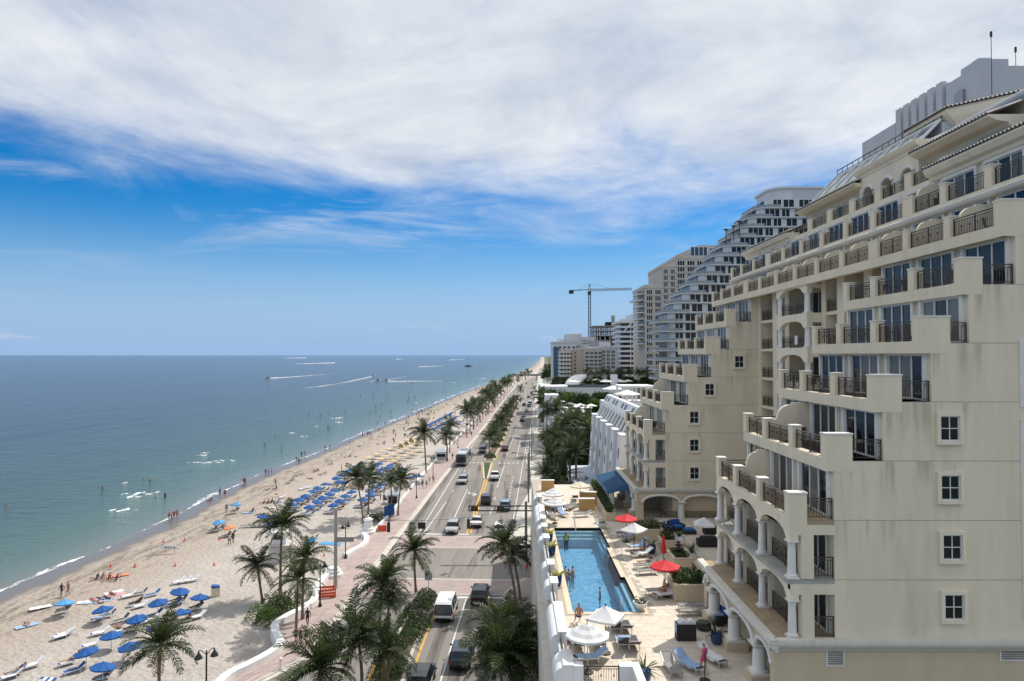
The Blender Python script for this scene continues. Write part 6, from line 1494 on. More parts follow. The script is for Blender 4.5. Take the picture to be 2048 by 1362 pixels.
px_palm(605,1238,1116,'palm on the promenade edge behind the twin trunk, next to the orange barrier',g1,0.95,22,0.12,cx=610)
px_palm(592,1270,1160,'slim palm standing on the promenade just beside the sea wall',g1,0.85,20,0.12,cx=596)
px_palm(322,1415,1288,'palm at the lower left rising over blue beach umbrellas',g1,1.05,24,SAND_Z)
px_palm(832,1184,1101,'lone palm at the tip of the near median by the crosswalk',g1,0.95,20,0.15)
px_palm(759,1250,1166,'bushy palm on the near median, farthest of the group',g1,1.12,26,0.15,cx=766)
px_palm(775,1262,1205,'low palm half hidden in the near median',g1,0.8,18,0.15)
px_palm(724,1398,1275,'large palm on the near median closest to the promenade',g1,1.1,26,0.15,cx=716)
px_palm(772,1410,1300,'palm low on the near median beside the grey shrubs',g1,0.85,18,0.15)
px_palm(640,1440,1336,'palm crown cut by the bottom edge of the picture',g1,1.15,26,0.12)
px_palm(1032,1216,1090,'tall leaning palm on the hotel pavement by the traffic signal pole',g1,1.05,24,0.13,cx=1008)
px_palm(1040,1200,1108,'second trunk beside the leaning palm on the hotel pavement',g1,0.95,20,0.13,cx=1024)
px_palm(1022,1372,1262,'dense palm on the hotel pavement above the dark car',g1,1.15,28,0.13,cx=1006)
px_palm(1048,1380,1282,'palm pressed against the pool podium wall',g1,1.05,26,0.13,cx=1034)
px_palm(1005,1418,1318,'palm nearest the camera on the hotel pavement',g1,1.15,28,0.13,cx=1000)
px_palm(1044,1410,1322,'palm at the bottom edge beside the podium wall',g1,1.0,24,0.13)
px_palm(726,1047,957,'left of two close palms by the white pedestal on the sand',g1,1.1,26,SAND_Z,cx=712)
px_palm(736,1032,955,'right of two close palms by the white pedestal on the sand',g1,1.1,24,SAND_Z,cx=739)
px_palm(783,1014,962,'palm rising behind the beach hut',g1,0.95,22,SAND_Z)
px_palm(796,1031,958,'leaning palm beside the blue notice panels',g1,0.95,22,0.12,cx=804)
px_palm(852,949,866,'very tall single palm on the open sand before the yellow umbrellas',g1,1.3,24,SAND_Z,cx=848,thick=0.2)
px_palm(893,921,872,'thin palm by the white beach kiosk',g1,1.1,20,0.12)
px_palm(899,905,852,'palm behind the white beach kiosk',g1,1.2,20,0.12)
for i, (px, py, cy) in enumerate([(933,871,819),(947,858,812),(966,838,806),(972,831,786),(960,843,815),(990,815,774),(1002,806,780),(1008,800,768),(984,822,800),(996,812,786),(1015,795,768),(1020,790,763),(978,826,792),(955,850,822),(940,864,826)]):
    px_palm(px, py, cy, 'palm along the far promenade, %s in order of distance' % nth(sorted(range(15), key=lambda k: -[871,858,838,831,843,815,806,800,822,812,795,790,826,850,864][k]).index(i)), 'palms along the far promenade', 1.35, 18, 0.12, dead=1)
mp_ = [(978,905,876),(984,893,866),(990,884,858),(996,874,848),(1000,866,840),(1005,858,836),(1009,850,828),(1013,842,822),(1018,834,816),(1022,826,808),(1027,819,802),(1033,810,797),(988,889,868),(1003,861,846),(1016,838,824),(1041,799,778)]
for i, (px, py, cy) in enumerate(mp_):
    px_palm(px, py, cy, 'palm in the long planted median, %s from the near end' % nth(sorted(range(len(mp_)), key=lambda k: -mp_[k][1]).index(i)), 'palms in the long planted median', 1.15, 18, 0.15, dead=1)
# merged-crown palms for the far distance: one crown mesh shared by all
def crown_mesh(rnd, n=16, Ln=2.6):
    big = MB()
    for i in range(n):
        q = i / n; el_ = R_(70 - 90 * q + rnd.uniform(-8, 8)); az = i * 2.4 + rnd.uniform(-0.2, 0.2); d = Vector((math.cos(el_) * math.cos(az), math.cos(el_) * math.sin(az), math.sin(el_))); p = Vector((0, 0, 0)); sd = Vector((-math.sin(az), math.cos(az), 0))
        A, B, C = [], [], []
        for k in range(7):
            u = k / 6; wv = 0.55 * math.sin(math.pi * (0.12 + 0.86 * u)); A.append(p - sd * wv - Vector((0, 0, wv * 0.55))); B.append(p.copy()); C.append(p + sd * wv - Vector((0, 0, wv * 0.55)))
            d = (d + Vector((0, 0, -0.26))).normalized(); p = p + d * Ln / 6
        for k in range(6):       # gaps between leaflets
            for (P, Q) in ((A, B), (B, C)):
                for g in range(3):
                    a, b_ = g / 3 + 0.02, g / 3 + 0.23
                    big.add([P[k].lerp(P[k+1], a), Q[k].lerp(Q[k+1], a), Q[k].lerp(Q[k+1], b_), P[k].lerp(P[k+1], b_)], [(0, 1, 2, 3)])
    return big
CR = [crown_mesh(rv).mesh('crown', m_) for m_ in ('palm_leaf', 'palm_leaf_dark', 'palm_leaf')]
def far_palm(x, y, z, h, s, label, group):
    t = thing('palm_tree', label, 'palm tree', (x, y, z), rv.uniform(0, 6.28), group); link('trunk', trunk_mesh(round(h * 2) / 2, 0.3, 0.16, 0), t)
    c = link('crown', rv.choice(CR), t, loc=(0.3, 0, round(h * 2) / 2)); c.scale = (s,) * 3; return t
k_ = 0
for i in range(46):       # strip between walk and sand, far away
    y = 330 + 620 * (i / 46) ** 1.3 + rv.uniform(-8, 8); x = lin(LEFT, y) + rv.uniform(-9, 3.0)
    far_palm(x, y, -0.2, rv.uniform(5, 9), rv.uniform(1.0, 1.4), 'small distant palm on the beach edge, part of the far row', 'distant palms on the beach edge'); k_ += 1
for i in range(26):
    y = 640 + 900 * (i / 26); x = RIGHT(y) + rv.uniform(8, 60)
    far_palm(x, y, -0.2, rv.uniform(6, 10), rv.uniform(1.2, 1.6), 'distant palm in the grove beyond the last road junction', 'distant palms in the grove beyond the road')
for i in range(17):       # on the podium terrace
    x = pxX(1172 + i * 7.2 + rv.uniform(-2, 2), 300); far_palm(x, 298 + rv.uniform(-14, 6), pyZ(776, 265), rv.uniform(4.0, 6.5), rv.uniform(1.0, 1.25), 'palm in the row on the white podium terrace', 'palms on the white podium terrace')
# palms in the thicket right of the road
th = [(1083,878,800),(1090,850,792),(1100,880,822),(1112,900,850),(1124,890,852),(1137,895,846),(1150,890,848),(1163,905,858),(1172,930,868),(1095,930,872),(1108,860,815),(1078,842,796),(1130,870,830),(1158,880,838),(1145,865,836),(1072,822,788),(1085,835,790)]
for i, (px, py, cy) in enumerate(th):
    p = G(px, py + 30, 0.12); top = D(px, cy, p.y)
    palm(p.x + 1.5, p.y, 0.12, min(12, max(4, top.z)), 'coconut palm in the dark thicket right of the road, %s from the left' % nth(sorted(range(len(th)), key=lambda k: th[k][0]).index(i)), 'palms in the thicket right of the road', s=1.35, n=18, dead=1)
# date palms with stiff grey-green crowns
DF = [frond_mesh('frond', rv, 3.4, R_(e), dr, 'date_leaf', 40, 0.42, 0.05, 0.12, 0.7) for e, dr in ((78, 0.55), (60, 0.7), (42, 0.8), (24, 0.8), (8, 0.7))]
for i, (px, py, cy, s) in enumerate([(1098,985,905,1.0),(1140,985,912,1.0),(1090,995,945,0.95),(1128,995,948,0.95),(1152,965,900,0.9),(1108,1000,965,0.8),(1172,1000,972,0.6)]):
    p = G(px, py + 24, 0.12); p.y = min(p.y, 118); top = D(px, cy, p.y); h = max(3.0, top.z - 0.4)
    t = thing('date_palm', 'stiff feathered date palm beyond the pool deck, %s from the left' % nth((1, 4, 0, 3, 5, 2, 6)[i]), 'palm tree', (top.x, p.y, 0.12), rv.uniform(0, 6), 'date palms beyond the pool deck')
    link('trunk', trunk_mesh(h, 0.0, 0.24, 0), t)
    for j in range(34):
        f = link('frond', DF[min(4, j * 5 // 34)], t, loc=(0, 0, h)); f.rotation_euler = (rv.uniform(-0.2, 0.2), rv.uniform(-0.1, 0.1), j * 2.399); f.scale = (s * rv.uniform(0.9, 1.1),) * 3
# broadleaf trees: uneven crowns of leaf clumps on a branching trunk
def tree_kind(rnd, n_cl, rad, leafm, leaf=0.22, per=130):
    mb = MB(); br = MB(); br.tube([(0, 0, -2.6), (0.1, 0, -1.2), (0, 0.1, 0)], [0.2, 0.16, 0.1], 7)
    for i in range(n_cl):
        a = rnd.uniform(0, 6.28); u = rnd.uniform(-0.35, 1.0); rr_ = rad * math.sqrt(max(0.05, 1 - u * u * 0.8)) * rnd.uniform(0.35, 1.0); c = Vector((rr_ * math.cos(a), rr_ * math.sin(a), u * rad * 0.8)); r = rad * rnd.uniform(0.2, 0.38)
        br.tube([(0, 0, -0.9), c * 0.5 - Vector((0, 0, 0.25)), c], [0.07, 0.05, 0.02], 5)
        leafmass(rnd, per, lambda: (c.x + rnd.gauss(0, r * 0.55), c.y + rnd.gauss(0, r * 0.55), c.z + rnd.gauss(0, r * 0.4)), leaf, 0, mb)
    return mb.mesh('crown', leafm), br.mesh('trunk', 'bark', True)
TK = [tree_kind(rv, 26, 2.4, 'tree_leaf'), tree_kind(rv, 18, 2.0, 'shrub_leaf'), tree_kind(rv, 20, 2.2, 'shrub_bright', 0.2)]
def tree(x, y, z, s, k, label, group):
    t = thing('broadleaf_tree', label, 'tree', (x, y, z), rv.uniform(0, 6.28), group); a, b_ = TK[k]; link('crown', a, t, loc=(0, 0, 2.6)); link('trunk', b_, t, loc=(0, 0, 2.6)); t.scale = (s, s, s * rv.uniform(0.85, 1.1)); return t
for i in range(90):       # thicket between the road and the white hotels
    y = 101 + 165 * (i / 90) + rv.uniform(-3, 3); x = RIGHT(y) + 6.6 + rv.uniform(0, 1) * (9.0 if y < 133 else 15.0)
    if y < 134: x = min(x, 9.0)
    tree(x, y, -0.3, rv.uniform(0.9, 1.8) if y > 133 else rv.uniform(0.8, 1.3), rv.choice((0, 0, 1, 1, 2)), 'leafy tree filling the thicket right of the road', 'trees in the thicket right of the road')
for i in range(30): tree(pxX(1096 + 5 * i + rv.uniform(-3, 3), 235), 236 + rv.uniform(-4, 16), 4 + rv.uniform(-1, 3), rv.uniform(1.2, 1.7), rv.choice((0, 1, 2)), 'tree growing between the curved terrace and the white podium', 'trees between the terraces')
for i in range(12): tree(pxX(1205 + 7 * i, 150) + rv.uniform(-1, 1), 150 + rv.uniform(-6, 8), 9 + rv.uniform(-1, 1), rv.uniform(0.8, 1.2), rv.choice((1, 2, 2)), 'tree behind the sloping white hotel roof', 'trees behind the sloping white roof')
for i in range(46):
    y = 640 + 1500 * rv.random() ** 1.6; x = RIGHT(y) + rv.uniform(6, 90)
    tree(x, y, -0.3, rv.uniform(1.6, 2.8), rv.choice((0, 0, 1)), 'dark tree in the far grove along the beach road', 'trees of the far grove')
for i in range(22): tree(pxX(1112 + 9 * i, 300) + rv.uniform(-2, 2), 290 + rv.uniform(-6, 6), pyZ(776, 265) - 1.5, rv.uniform(0.8, 1.1), rv.choice((0, 1)), 'clipped tree on the white podium terrace', 'trees on the white podium terrace')
far = MB()
for i in range(5200):
    y = 900 + 5200 * rv.random() ** 2; x = lin(LEFT, y) + 25 + rv.random() * 260; z = rv.random() ** 0.7 * 9; s = rv.uniform(0.8, 2.2)
    u = Vector((rv.gauss(0, 1), rv.gauss(0, 1), rv.gauss(0, 0.6))).normalized() * s; v = u.cross(Vector((rv.gauss(0, 1), rv.gauss(0, 1), rv.gauss(0, 1)))).normalized() * s * 0.6; c = Vector((x, y, z)); far.add([c - u, c - v, c + u, c + v], [(0, 1, 2, 3)])
far.build('far_woodland', 'tree_leaf', kind='stuff')
# shrubs: sea grape at the wall, hedges in the medians
def bush(label, pts, zlo, zhi, n, mats, size=0.13, name='shrub'):
    t = thing(name, label, 'shrub'); rnd = rv; cs = [Vector(p) for p in pts]
    for mi, (m_, share) in enumerate(mats):
        mb = MB(); sub = [c for c in cs if rnd.random() < share] or cs
        def fn():
            c = rnd.choice(sub); r = c.z; a = rnd.uniform(0, 6.28); q = r * rnd.random() ** 0.45; h = zlo + (zhi - zlo) * (rnd.random() ** 0.5) * math.sqrt(max(0.05, 1 - (q / r) ** 2)); return (c.x + q * math.cos(a), c.y + q * math.sin(a), h)
        leafmass(rnd, int(n * share), fn, size, 0, mb); mb.build('foliage', m_, t)
    mb = MB()
    for c in cs: mb.tube([(c.x, c.y, zlo - 0.3), (c.x + 0.1, c.y, zlo + (zhi - zlo) * 0.6)], [0.04, 0.02], 5)
    mb.build('stems', 'bark', t); return t
def bp_(l, z, r): return [(G(x, y, z).x, G(x, y, z).y, r) for x, y in l]
bush('sea grape bush with bright and dark leaves against the near sea wall', bp_([(532,1225),(545,1215),(560,1222),(550,1235),(568,1210),(580,1212),(520,1240),(540,1247),(595,1200)], -0.3, 1.5), -0.3, 1.5, 4200, [('shrub_leaf', 0.6), ('shrub_bright', 0.35)])
bush('low green bush behind the white pedestal', bp_([(740,1042),(750,1040),(760,1041),(768,1038)], -0.3, 1.5), -0.3, 1.1, 1500, [('shrub_leaf', 0.9)])
hl = [(845,1210),(850,1225),(838,1240),(842,1255),(830,1262),(822,1280),(815,1300),(806,1320),(800,1345),(795,1365),(815,1245),(802,1270),(790,1295),(782,1320),(776,1345),(770,1365),(828,1225),(858,1202),(853,1195)]
bush('mixed green and grey shrubs covering the near median', bp_(hl, 0.15, 1.15), 0.15, 1.25, 15000, [('shrub_leaf', 0.75), ('shrub_grey', 0.3), ('shrub_bright', 0.12)], 0.1)
hl = [(980,915),(986,905),(992,894),(998,882),(1003,872),(1008,862),(1012,852),(1016,845),(1021,834),(1026,826),(1031,818),(1037,808)]
bush('dark hedge along the long median beneath its palms', bp_(hl, 0.15, 1.6), 0.15, 1.3, 6500, [('shrub_leaf', 0.9)], 0.17)
# ================================================================== vehicles
def paint(name, c, rough=0.3): return mat(name, c, rough, 0.02, 1.0, coat=0.6, spec=0.5)
for nme, c in dict(silver=(0.42, 0.43, 0.44), white=(0.78, 0.78, 0.77), black=(0.02, 0.021, 0.025), navy=(0.02, 0.035, 0.06), maroon=(0.1, 0.02, 0.025), greyblue=(0.25, 0.33, 0.42), grey=(0.16, 0.165, 0.17)).items(): paint('paint_' + nme, c)
mat('lamp_red', (0.35, 0.01, 0.01), 0.3, 0.1, 3.0); mat('lamp_clear', (0.7, 0.72, 0.74), 0.15, 0.05, 3.0)
CARS = {   # stations along y (front is +y): y, bottom z, mid z, belt z, roof z, half width, half roof width, cabin?
 'suv': [(-2.32,.5,.72,.95,.97,.84,.80),(-2.24,.4,.75,1.04,1.2,.93,.78),(-1.95,.36,.75,1.06,1.64,.95,.70),(-1.0,.34,.75,1.06,1.72,.96,.71),(0.2,.34,.75,1.05,1.71,.96,.71),(0.62,.34,.75,1.04,1.58,.96,.70),(1.32,.34,.74,1.02,1.06,.95,.80),(2.1,.36,.7,.93,.96,.91,.76),(2.34,.45,.66,.8,.82,.8,.66)],
 'sedan': [(-2.36,.5,.7,.88,.9,.78,.70),(-2.2,.4,.7,.95,.98,.88,.74),(-1.55,.34,.68,.96,1.02,.91,.70),(-0.85,.32,.66,.95,1.4,.92,.60),(0.2,.32,.66,.94,1.45,.92,.61),(0.5,.32,.66,.93,1.38,.92,.62),(1.2,.32,.64,.9,.96,.91,.74),(2.1,.36,.6,.8,.84,.87,.70),(2.36,.42,.56,.68,.7,.74,.58)],
 'van': [(-2.62,.5,.8,1.1,1.12,.9,.86),(-2.55,.42,.85,1.2,1.9,.99,.84),(-2.3,.38,.85,1.2,2.08,1.0,.82),(-1.0,.36,.85,1.2,2.12,1.0,.82),(0.8,.36,.85,1.18,2.1,1.0,.82),(1.2,.36,.85,1.16,1.95,1.0,.8),(1.95,.36,.8,1.1,1.16,.98,.8),(2.45,.4,.7,.95,.98,.93,.74),(2.62,.48,.66,.8,.82,.8,.64)],
 'pickup': [(-2.75,.5,.75,1.0,1.01,.9,.86),(-2.6,.42,.75,1.02,1.03,.96,.9),(-0.85,.38,.75,1.04,1.05,.97,.9),(-0.7,.38,.75,1.05,1.62,.97,.72),(0.3,.38,.75,1.05,1.74,.97,.72),(0.65,.38,.75,1.05,1.62,.97,.71),(1.3,.38,.75,1.03,1.08,.96,.82),(2.4,.4,.72,.98,1.02,.93,.8),(2.65,.48,.68,.85,.87,.84,.7)]}
CM = {}
def car_meshes(kind, paintn):
    key = (kind, paintn)
    if key in CM: return CM[key]
    S_ = CARS[kind]; rings = []
    for (y, zb, zm, zbelt, zr, w_, wr) in S_:
        rings.append([(-w_ * 0.9, y, zb), (-w_, y, zm), (-w_ * 0.97, y, zbelt), (-wr, y, zr), (-wr * 0.6, y, zr + 0.025), (wr * 0.6, y, zr + 0.025), (wr, y, zr), (w_ * 0.97, y, zbelt), (w_, y, zm), (w_ * 0.9, y, zb)])
    body, glass = MB(), MB(); n = len(S_)
    for i in range(n - 1):
        a, b_ = rings[i], rings[i + 1]; ha, hb = S_[i][4] - S_[i][3], S_[i + 1][4] - S_[i + 1][3]
        cab = max(ha, hb) > 0.25; slope = abs(ha - hb) > 0.24
        for j in range(9):
            g = (j in (2, 6) and cab and not (slope and min(ha, hb) < 0.12 and False)) or (j in (3, 4, 5) and slope)
            (glass if g else body).add([a[j], a[j + 1], b_[j + 1], b_[j]], [(0, 1, 2, 3)])
        body.add([a[9], a[0], b_[0], b_[9]], [(0, 1, 2, 3)])
        if cab and not slope:        # pillars
            for sx in (-1, 1):
                p, q = Vector(a[2 if sx < 0 else 7]), Vector(a[3 if sx < 0 else 6]); body.bar(p + Vector((sx * 0.01, 0, 0)), q + Vector((sx * 0.01, 0, 0)), 0.07, 0.05)
    body.add(rings[0], [tuple(range(10))]); body.add(rings[-1], [tuple(range(10))[::-1]])
    yf, yr = S_[-1][0], S_[0][0]; wf = S_[-1][5]
    dt = MB(); dt.box(-0.5, yf - 0.04, 0.42, 0.5, yf + 0.03, 0.6); rbm = MB(); rbm.box(-wf, yr - 0.03, 0.42, wf, yr + 0.1, 0.6); rwm = MB(); rwm.add([(-0.84, yr - 0.02, 0.85), (0.84, yr - 0.02, 0.85), (0.84, yr - 0.015, 1.15), (0.78, yr + 0.05, 1.9), (-0.78, yr + 0.05, 1.9), (-0.84, yr - 0.015, 1.15)], [(0, 1, 2, 5), (5, 2, 3, 4)])
    hl = MB(); hl.box(-0.14, -0.06, -0.07, 0.14, 0.05, 0.07)
    wh = MB(); wh.lathe([(0.2, -0.11), (0.34, -0.1), (0.35, -0.05), (0.35, 0.05), (0.34, 0.1), (0.2, 0.11)], 16)
    wh.v = [(v[2], v[0], v[1]) for v in wh.v]
    rm = MB(); rm.lathe([(0.05, -0.125), (0.2, -0.115), (0.2, 0.115), (0.05, 0.125)], 12); rm.v = [(v[2], v[0], v[1]) for v in rm.v]
    mi_ = MB(); mi_.box(-0.1, -0.06, -0.06, 0.1, 0.06, 0.08)
    CM[key] = dict(body=body.mesh('body', 'paint_' + paintn, True), window=glass.mesh('window', 'glass_dark', True), bumper=dt.mesh('front_bumper', 'rubber'), rbump=rbm.mesh('rear_bumper', 'rubber'), rear_shade=rwm.mesh('rear_glass_shade', 'glass_blue'), hl=hl.mesh('headlight', 'lamp_clear'), tl=hl.mesh('tail_light', 'lamp_red'), wheel=wh.mesh('wheel', 'rubber', True), rim=rm.mesh('rim', 'metal_light', True), mirror=mi_.mesh('mirror', 'paint_' + paintn), S=S_)
    return CM[key]
def car(px, py, kind, paintn, towards, label, group='cars on the beach road', z=0.01):
    d = car_meshes(kind, paintn); p = G(px, py, z); t = thing({'suv': 'sport_utility_car', 'sedan': 'sedan_car', 'van': 'passenger_van', 'pickup': 'pickup_truck'}[kind], label, {'van': 'van', 'pickup': 'truck'}.get(kind, 'car'), p, (PI if towards else 0) - 0.034, group)
    S_ = d['S']; link('body', d['body'], t); link('window', d['window'], t); link('front_bumper', d['bumper'], t); link('rear_bumper', d['rbump'], t)
    if kind == 'van': link('rear_glass_shade', d['rear_shade'], t)  # blue plate: rear glass plus painted shade and reflection across the tail
    for sx in (-1, 1):
        link('headlight', d['hl'], t, loc=(sx * (S_[-1][5] - 0.12), S_[-1][0] - 0.08, S_[-1][2] + 0.07)); link('tail_light', d['tl'], t, loc=(sx * (S_[0][5] - 0.06), S_[0][0] + 0.03, S_[0][3] - 0.05))
        link('mirror', d['mirror'], t, loc=(sx * (S_[4][5] + 0.1), 0.75, S_[5][3] + 0.08))
        for y in (S_[0][0] + 0.85, S_[-1][0] - 0.85): w_ = link('wheel', d['wheel'], t, loc=(sx * (S_[4][5] - 0.13), y, 0.35)); link('rim', d['rim'], w_)
    return t
for a in [(906,1063,'suv','silver',1,'silver utility car waiting at the far stop line'), (954,1050,'sedan','white',0,'white sedan just past the far crosswalk'), (1000,1066,'suv','white',0,'white utility car behind the palm at the crosswalk'),
    (973,1006,'suv','black',0,'black utility car in the inner lane beyond the signal arm'), (1011,1018,'suv','greyblue',0,'pale blue utility car under the signal arm'), (990,958,'pickup','white',0,'white pickup truck beside the grass median tip'),
    (926,966,'suv','silver',1,'silver utility car following the bus'), (965,905,'suv','grey',1,'dark grey car in palm shade beside the bus'), (1010,901,'sedan','maroon',0,'dark red sedan beyond the striped crossing'),
    (893,1229,'van','white',0,'white van, rear window and shaded rear in dark blue, at the near stop line'), (924,1322,'suv','navy',0,'dark blue utility car in the near right lane'), (843,1372,'suv','black',0,'black car at the bottom edge of the near lane'), (961,1199,'suv','black',0,'black jeep stopped behind the pavement palms'),
    (1044,843,'sedan','black',0,'small black car far up the road'), (1047,834,'suv','silver',0,'small silver car ahead of the far black one'), (1053,823,'sedan','white',0,'small white car farther up the road'), (1048,812,'suv','black',0,'dark car at the far median tip'), (1060,809,'van','white',0,'far white van in the queue at the distant signals'), (1058,814,'suv','grey',0,'far grey car behind the distant white van'), (1057,796,'sedan','black',0,'dark car beyond the distant signals'), (1063,788,'sedan','maroon',0,'tiny dark red car near the distant crossing'), (1053,768,'sedan','grey',1,'tiny grey car before the footbridge'), (1069,776,'suv','black',0,'tiny black car at the last junction')]: car(*a)
# city bus
p = G(927, 926, 0.01); t = thing('city_bus', 'grey and white city bus coming down the beachside lane', 'bus', p, PI - 0.034)
mb = MB(); pf = [(-1.27, .35), (1.27, .35), (1.29, 1.1), (1.26, 2.7), (1.12, 2.95), (-1.12, 2.95), (-1.26, 2.7), (-1.29, 1.1)]; mb.prism(pf, 'y', -5.9, 5.9); mb.build('body', 'paint_grey', t, smooth=True)
mb = MB(); mb.box(-1.05, -5.2, 2.955, 1.05, 5.2, 3.08); mb.build('roof', 'paint_white', t); mb = MB(); mb.box(-0.9, -3.0, 3.08, 0.9, -0.5, 3.3); mb.build('roof_unit', 'metal_grey', t)
mb = MB(); mb.box(-1.13, 5.9, 1.05, 1.13, 5.93, 2.35); mb.build('windscreen', 'glass_dark', t); mb = MB(); mb.box(-0.9, 5.9, 2.45, 0.9, 5.94, 2.75); mb.build('destination_panel', 'metal_dark', t)
for sx in (-1, 1):
    for i in range(6): mb = MB(); y = -5.3 + i * 1.75; x = sx * 1.285; mb.box(x - 0.02, y, 1.3, x + 0.02, y + 1.5, 2.3); mb.build('window', 'glass_dark', t)
    mb = MB(); mb.box(sx * 0.95 - 0.15, 5.9, 0.65, sx * 0.95 + 0.15, 5.95, 0.85); mb.build('headlight', 'lamp_clear', t)
    for y in (-3.3, 3.6): w_ = link('wheel', CM[('suv', 'silver')]['wheel'], t, loc=(sx * 1.16, y, 0.46)); w_.scale = (1.3, 1.32, 1.32); link('rim', CM[('suv', 'silver')]['rim'], w_)
mb = MB(); mb.box(-1.2, 5.9, 0.38, 1.2, 5.98, 0.6); mb.build('bumper', 'rubber', t)

# ================================================================== street furniture
def lamp_post(px, py, label, h=4.6, z=0.12, rz=0.6, group='twin lamp posts along the promenade'):
    p = G(px, py, z); t = thing('street_lamp', label, 'street lamp', p, rz, group)
    mb = MB(); mb.lathe([(0.2, 0), (0.2, 0.15), (0.12, 0.35), (0.085, 0.6), (0.07, 1.0), (0.06, h)], 10); mb.build('post', 'metal_dark', t, smooth=True)
    for sx in (-1, 1):
        mb = MB(); mb.tube([(0, 0, h - 0.35), (sx * 0.3, 0, h + 0.02), (sx * 0.55, 0, h + 0.1)], 0.03, 6); mb.build('arm', 'metal_dark', t)
        mb = MB(); mb.lathe([(0.03, 0.1), (0.06, -0.05), (0.1, -0.15), (0.24, -0.36), (0.3, -0.5), (0.22, -0.55)], 12, (sx * 0.55, 0, h)); mb.build('lamp_shade', 'metal_dark', t, smooth=True)
    return t
for i, (px, py) in enumerate([(412,1424),(640,1213),(691,1117),(778,1051),(833,996),(866,956),(895,922),(916,896),(934,876),(948,859),(961,845),(972,833)]):
    lamp_post(px, py, 'dark twin-headed promenade lamp, %s from the camera' % nth(i), rz=0.5 + 0.3 * (i % 3))
p = G(671, 1176, 0.12); t = thing('utility_pole', 'tall grey concrete pole at the beach entrance', 'pole', p); mb = MB(); mb.tube([(0, 0, 0), (0, 0, 9.2)], [0.24, 0.18], 10); mb.build('pole', 'concrete', t, smooth=True)
mb = MB(); mb.box(0.2, -0.03, 5.3, 2.1, 0.03, 5.75); mb.build('street_sign', 'metal_grey', t); mb = MB(); mb.bar((0, 0, 5.8), (2.1, 0, 5.78), 0.05); mb.build('bracket', 'metal_dark', t)
UPOLE = p
for i, (px, py, h, arm) in enumerate([(1059,969,9.6,1.0),(1063,922,9.4,1.0),(1056,985,8.6,0.0),(1066,890,9.4,1.0),(1070,862,9.0,1.0),(1057,1005,9.0,1.0)]):
    p = G(px, py, 0.13); t = thing('light_pole', 'tall dark street light pole on the hotel side, %s from the camera' % nth((1, 3, 0, 4, 5, 2)[i] if i != 5 else 0) if i not in (2, 5) else ('tall dark street light pole nearest the signal arm' if i == 5 else 'plain dark pole without arm on the hotel side'), 'light pole', p, 0, 'street light poles on the hotel side')
    mb = MB(); mb.tube([(0, 0, 0), (0, 0, h)], [0.13, 0.08], 8); mb.build('pole', 'steel_pole', t, smooth=True)
    if arm: mb = MB(); mb.tube([(0, 0, h - 0.4), (-1.4, 0, h - 0.1), (-2.4, 0, h)], 0.05, 6); mb.build('arm', 'steel_pole', t); mb = MB(); mb.box(-3.1, -0.15, h - 0.06, -2.35, 0.15, h + 0.08); mb.build('luminaire', 'metal_dark', t)
# signal mast
p = G(1052, 1114, 0.13); Ym = p.y; t = thing('signal_mast', 'dark signal mast with twin-tube arm reaching over the road', 'traffic signal', p)
za = D(1052, 1012, Ym).z - 0.13; zb_ = D(1052, 1021.5, Ym).z - 0.13; xe = D(938, 1012, Ym).x - p.x; xm = D(990, 1012, Ym).x - p.x
mb = MB(); mb.tube([(0, 0, 0), (0, 0, za + 0.6)], [0.2, 0.16], 10); mb.build('pole', 'steel_pole', t, smooth=True)
mb = MB(); mb.bar((xe, 0, za), (0.9, 0, za), 0.14); mb.bar((xe, 0, zb_), (0.9, 0, zb_), 0.14); mb.bar((xe, 0, za), (xe, 0, zb_), 0.12); mb.bar((xm, 0, za), (xm, 0, zb_), 0.12); mb.build('arm', 'metal_dark', t)
for x in (xe + 0.25, xm + 0.25):
    mb = MB(); mb.box(x, -0.15, zb_ + 0.12, x + 0.95, 0.12, za - 0.12); s_ = mb.build('signal_head', 'metal_dark', t)
    for q in range(3): mb = MB(); mb.lathe([(0.1, 0), (0.1, 0.05)], 10); mb.v = [(v[0] + x + 0.17 + q * 0.3, -0.16 - v[2], v[1] + (za + zb_) / 2) for v in mb.v]; mb.build('lens', ('lamp_red', 'plant_yellow', 'shrub_bright')[q], s_)
# span wire with hanging signals
A_, B_ = Vector((UPOLE.x, UPOLE.y, 8.2)), Vector((p.x, p.y, 6.6)); wire = [A_.lerp(B_, i / 24) - Vector((0, 0, 0.9 * math.sin(PI * i / 24))) for i in range(25)]
t = thing('span_wire', 'thin wire across the junction carrying hanging signal heads', 'wire', wire[0]); mb = MB(); mb.tube([w_ - wire[0] for w_ in wire], 0.02, 5); mb.build('cable', 'metal_dark', t)
for px, w_, h_ in ((776, 0.35, 1.15), (845, 0.9, 0.75), (931, 0.35, 1.15)):
    k = min(range(25), key=lambda i: abs((1030 + 1400 * wire[i].x / wire[i].y) - px)); c = wire[k] - wire[0]; mb = MB(); mb.box(c.x - w_ / 2, c.y - 0.12, c.z - 0.25 - h_, c.x + w_ / 2, c.y + 0.12, c.z - 0.25); mb.bar((c.x, c.y, c.z - 0.25), (c.x, c.y, c.z), 0.05); mb.build('signal_head', 'metal_dark', t)
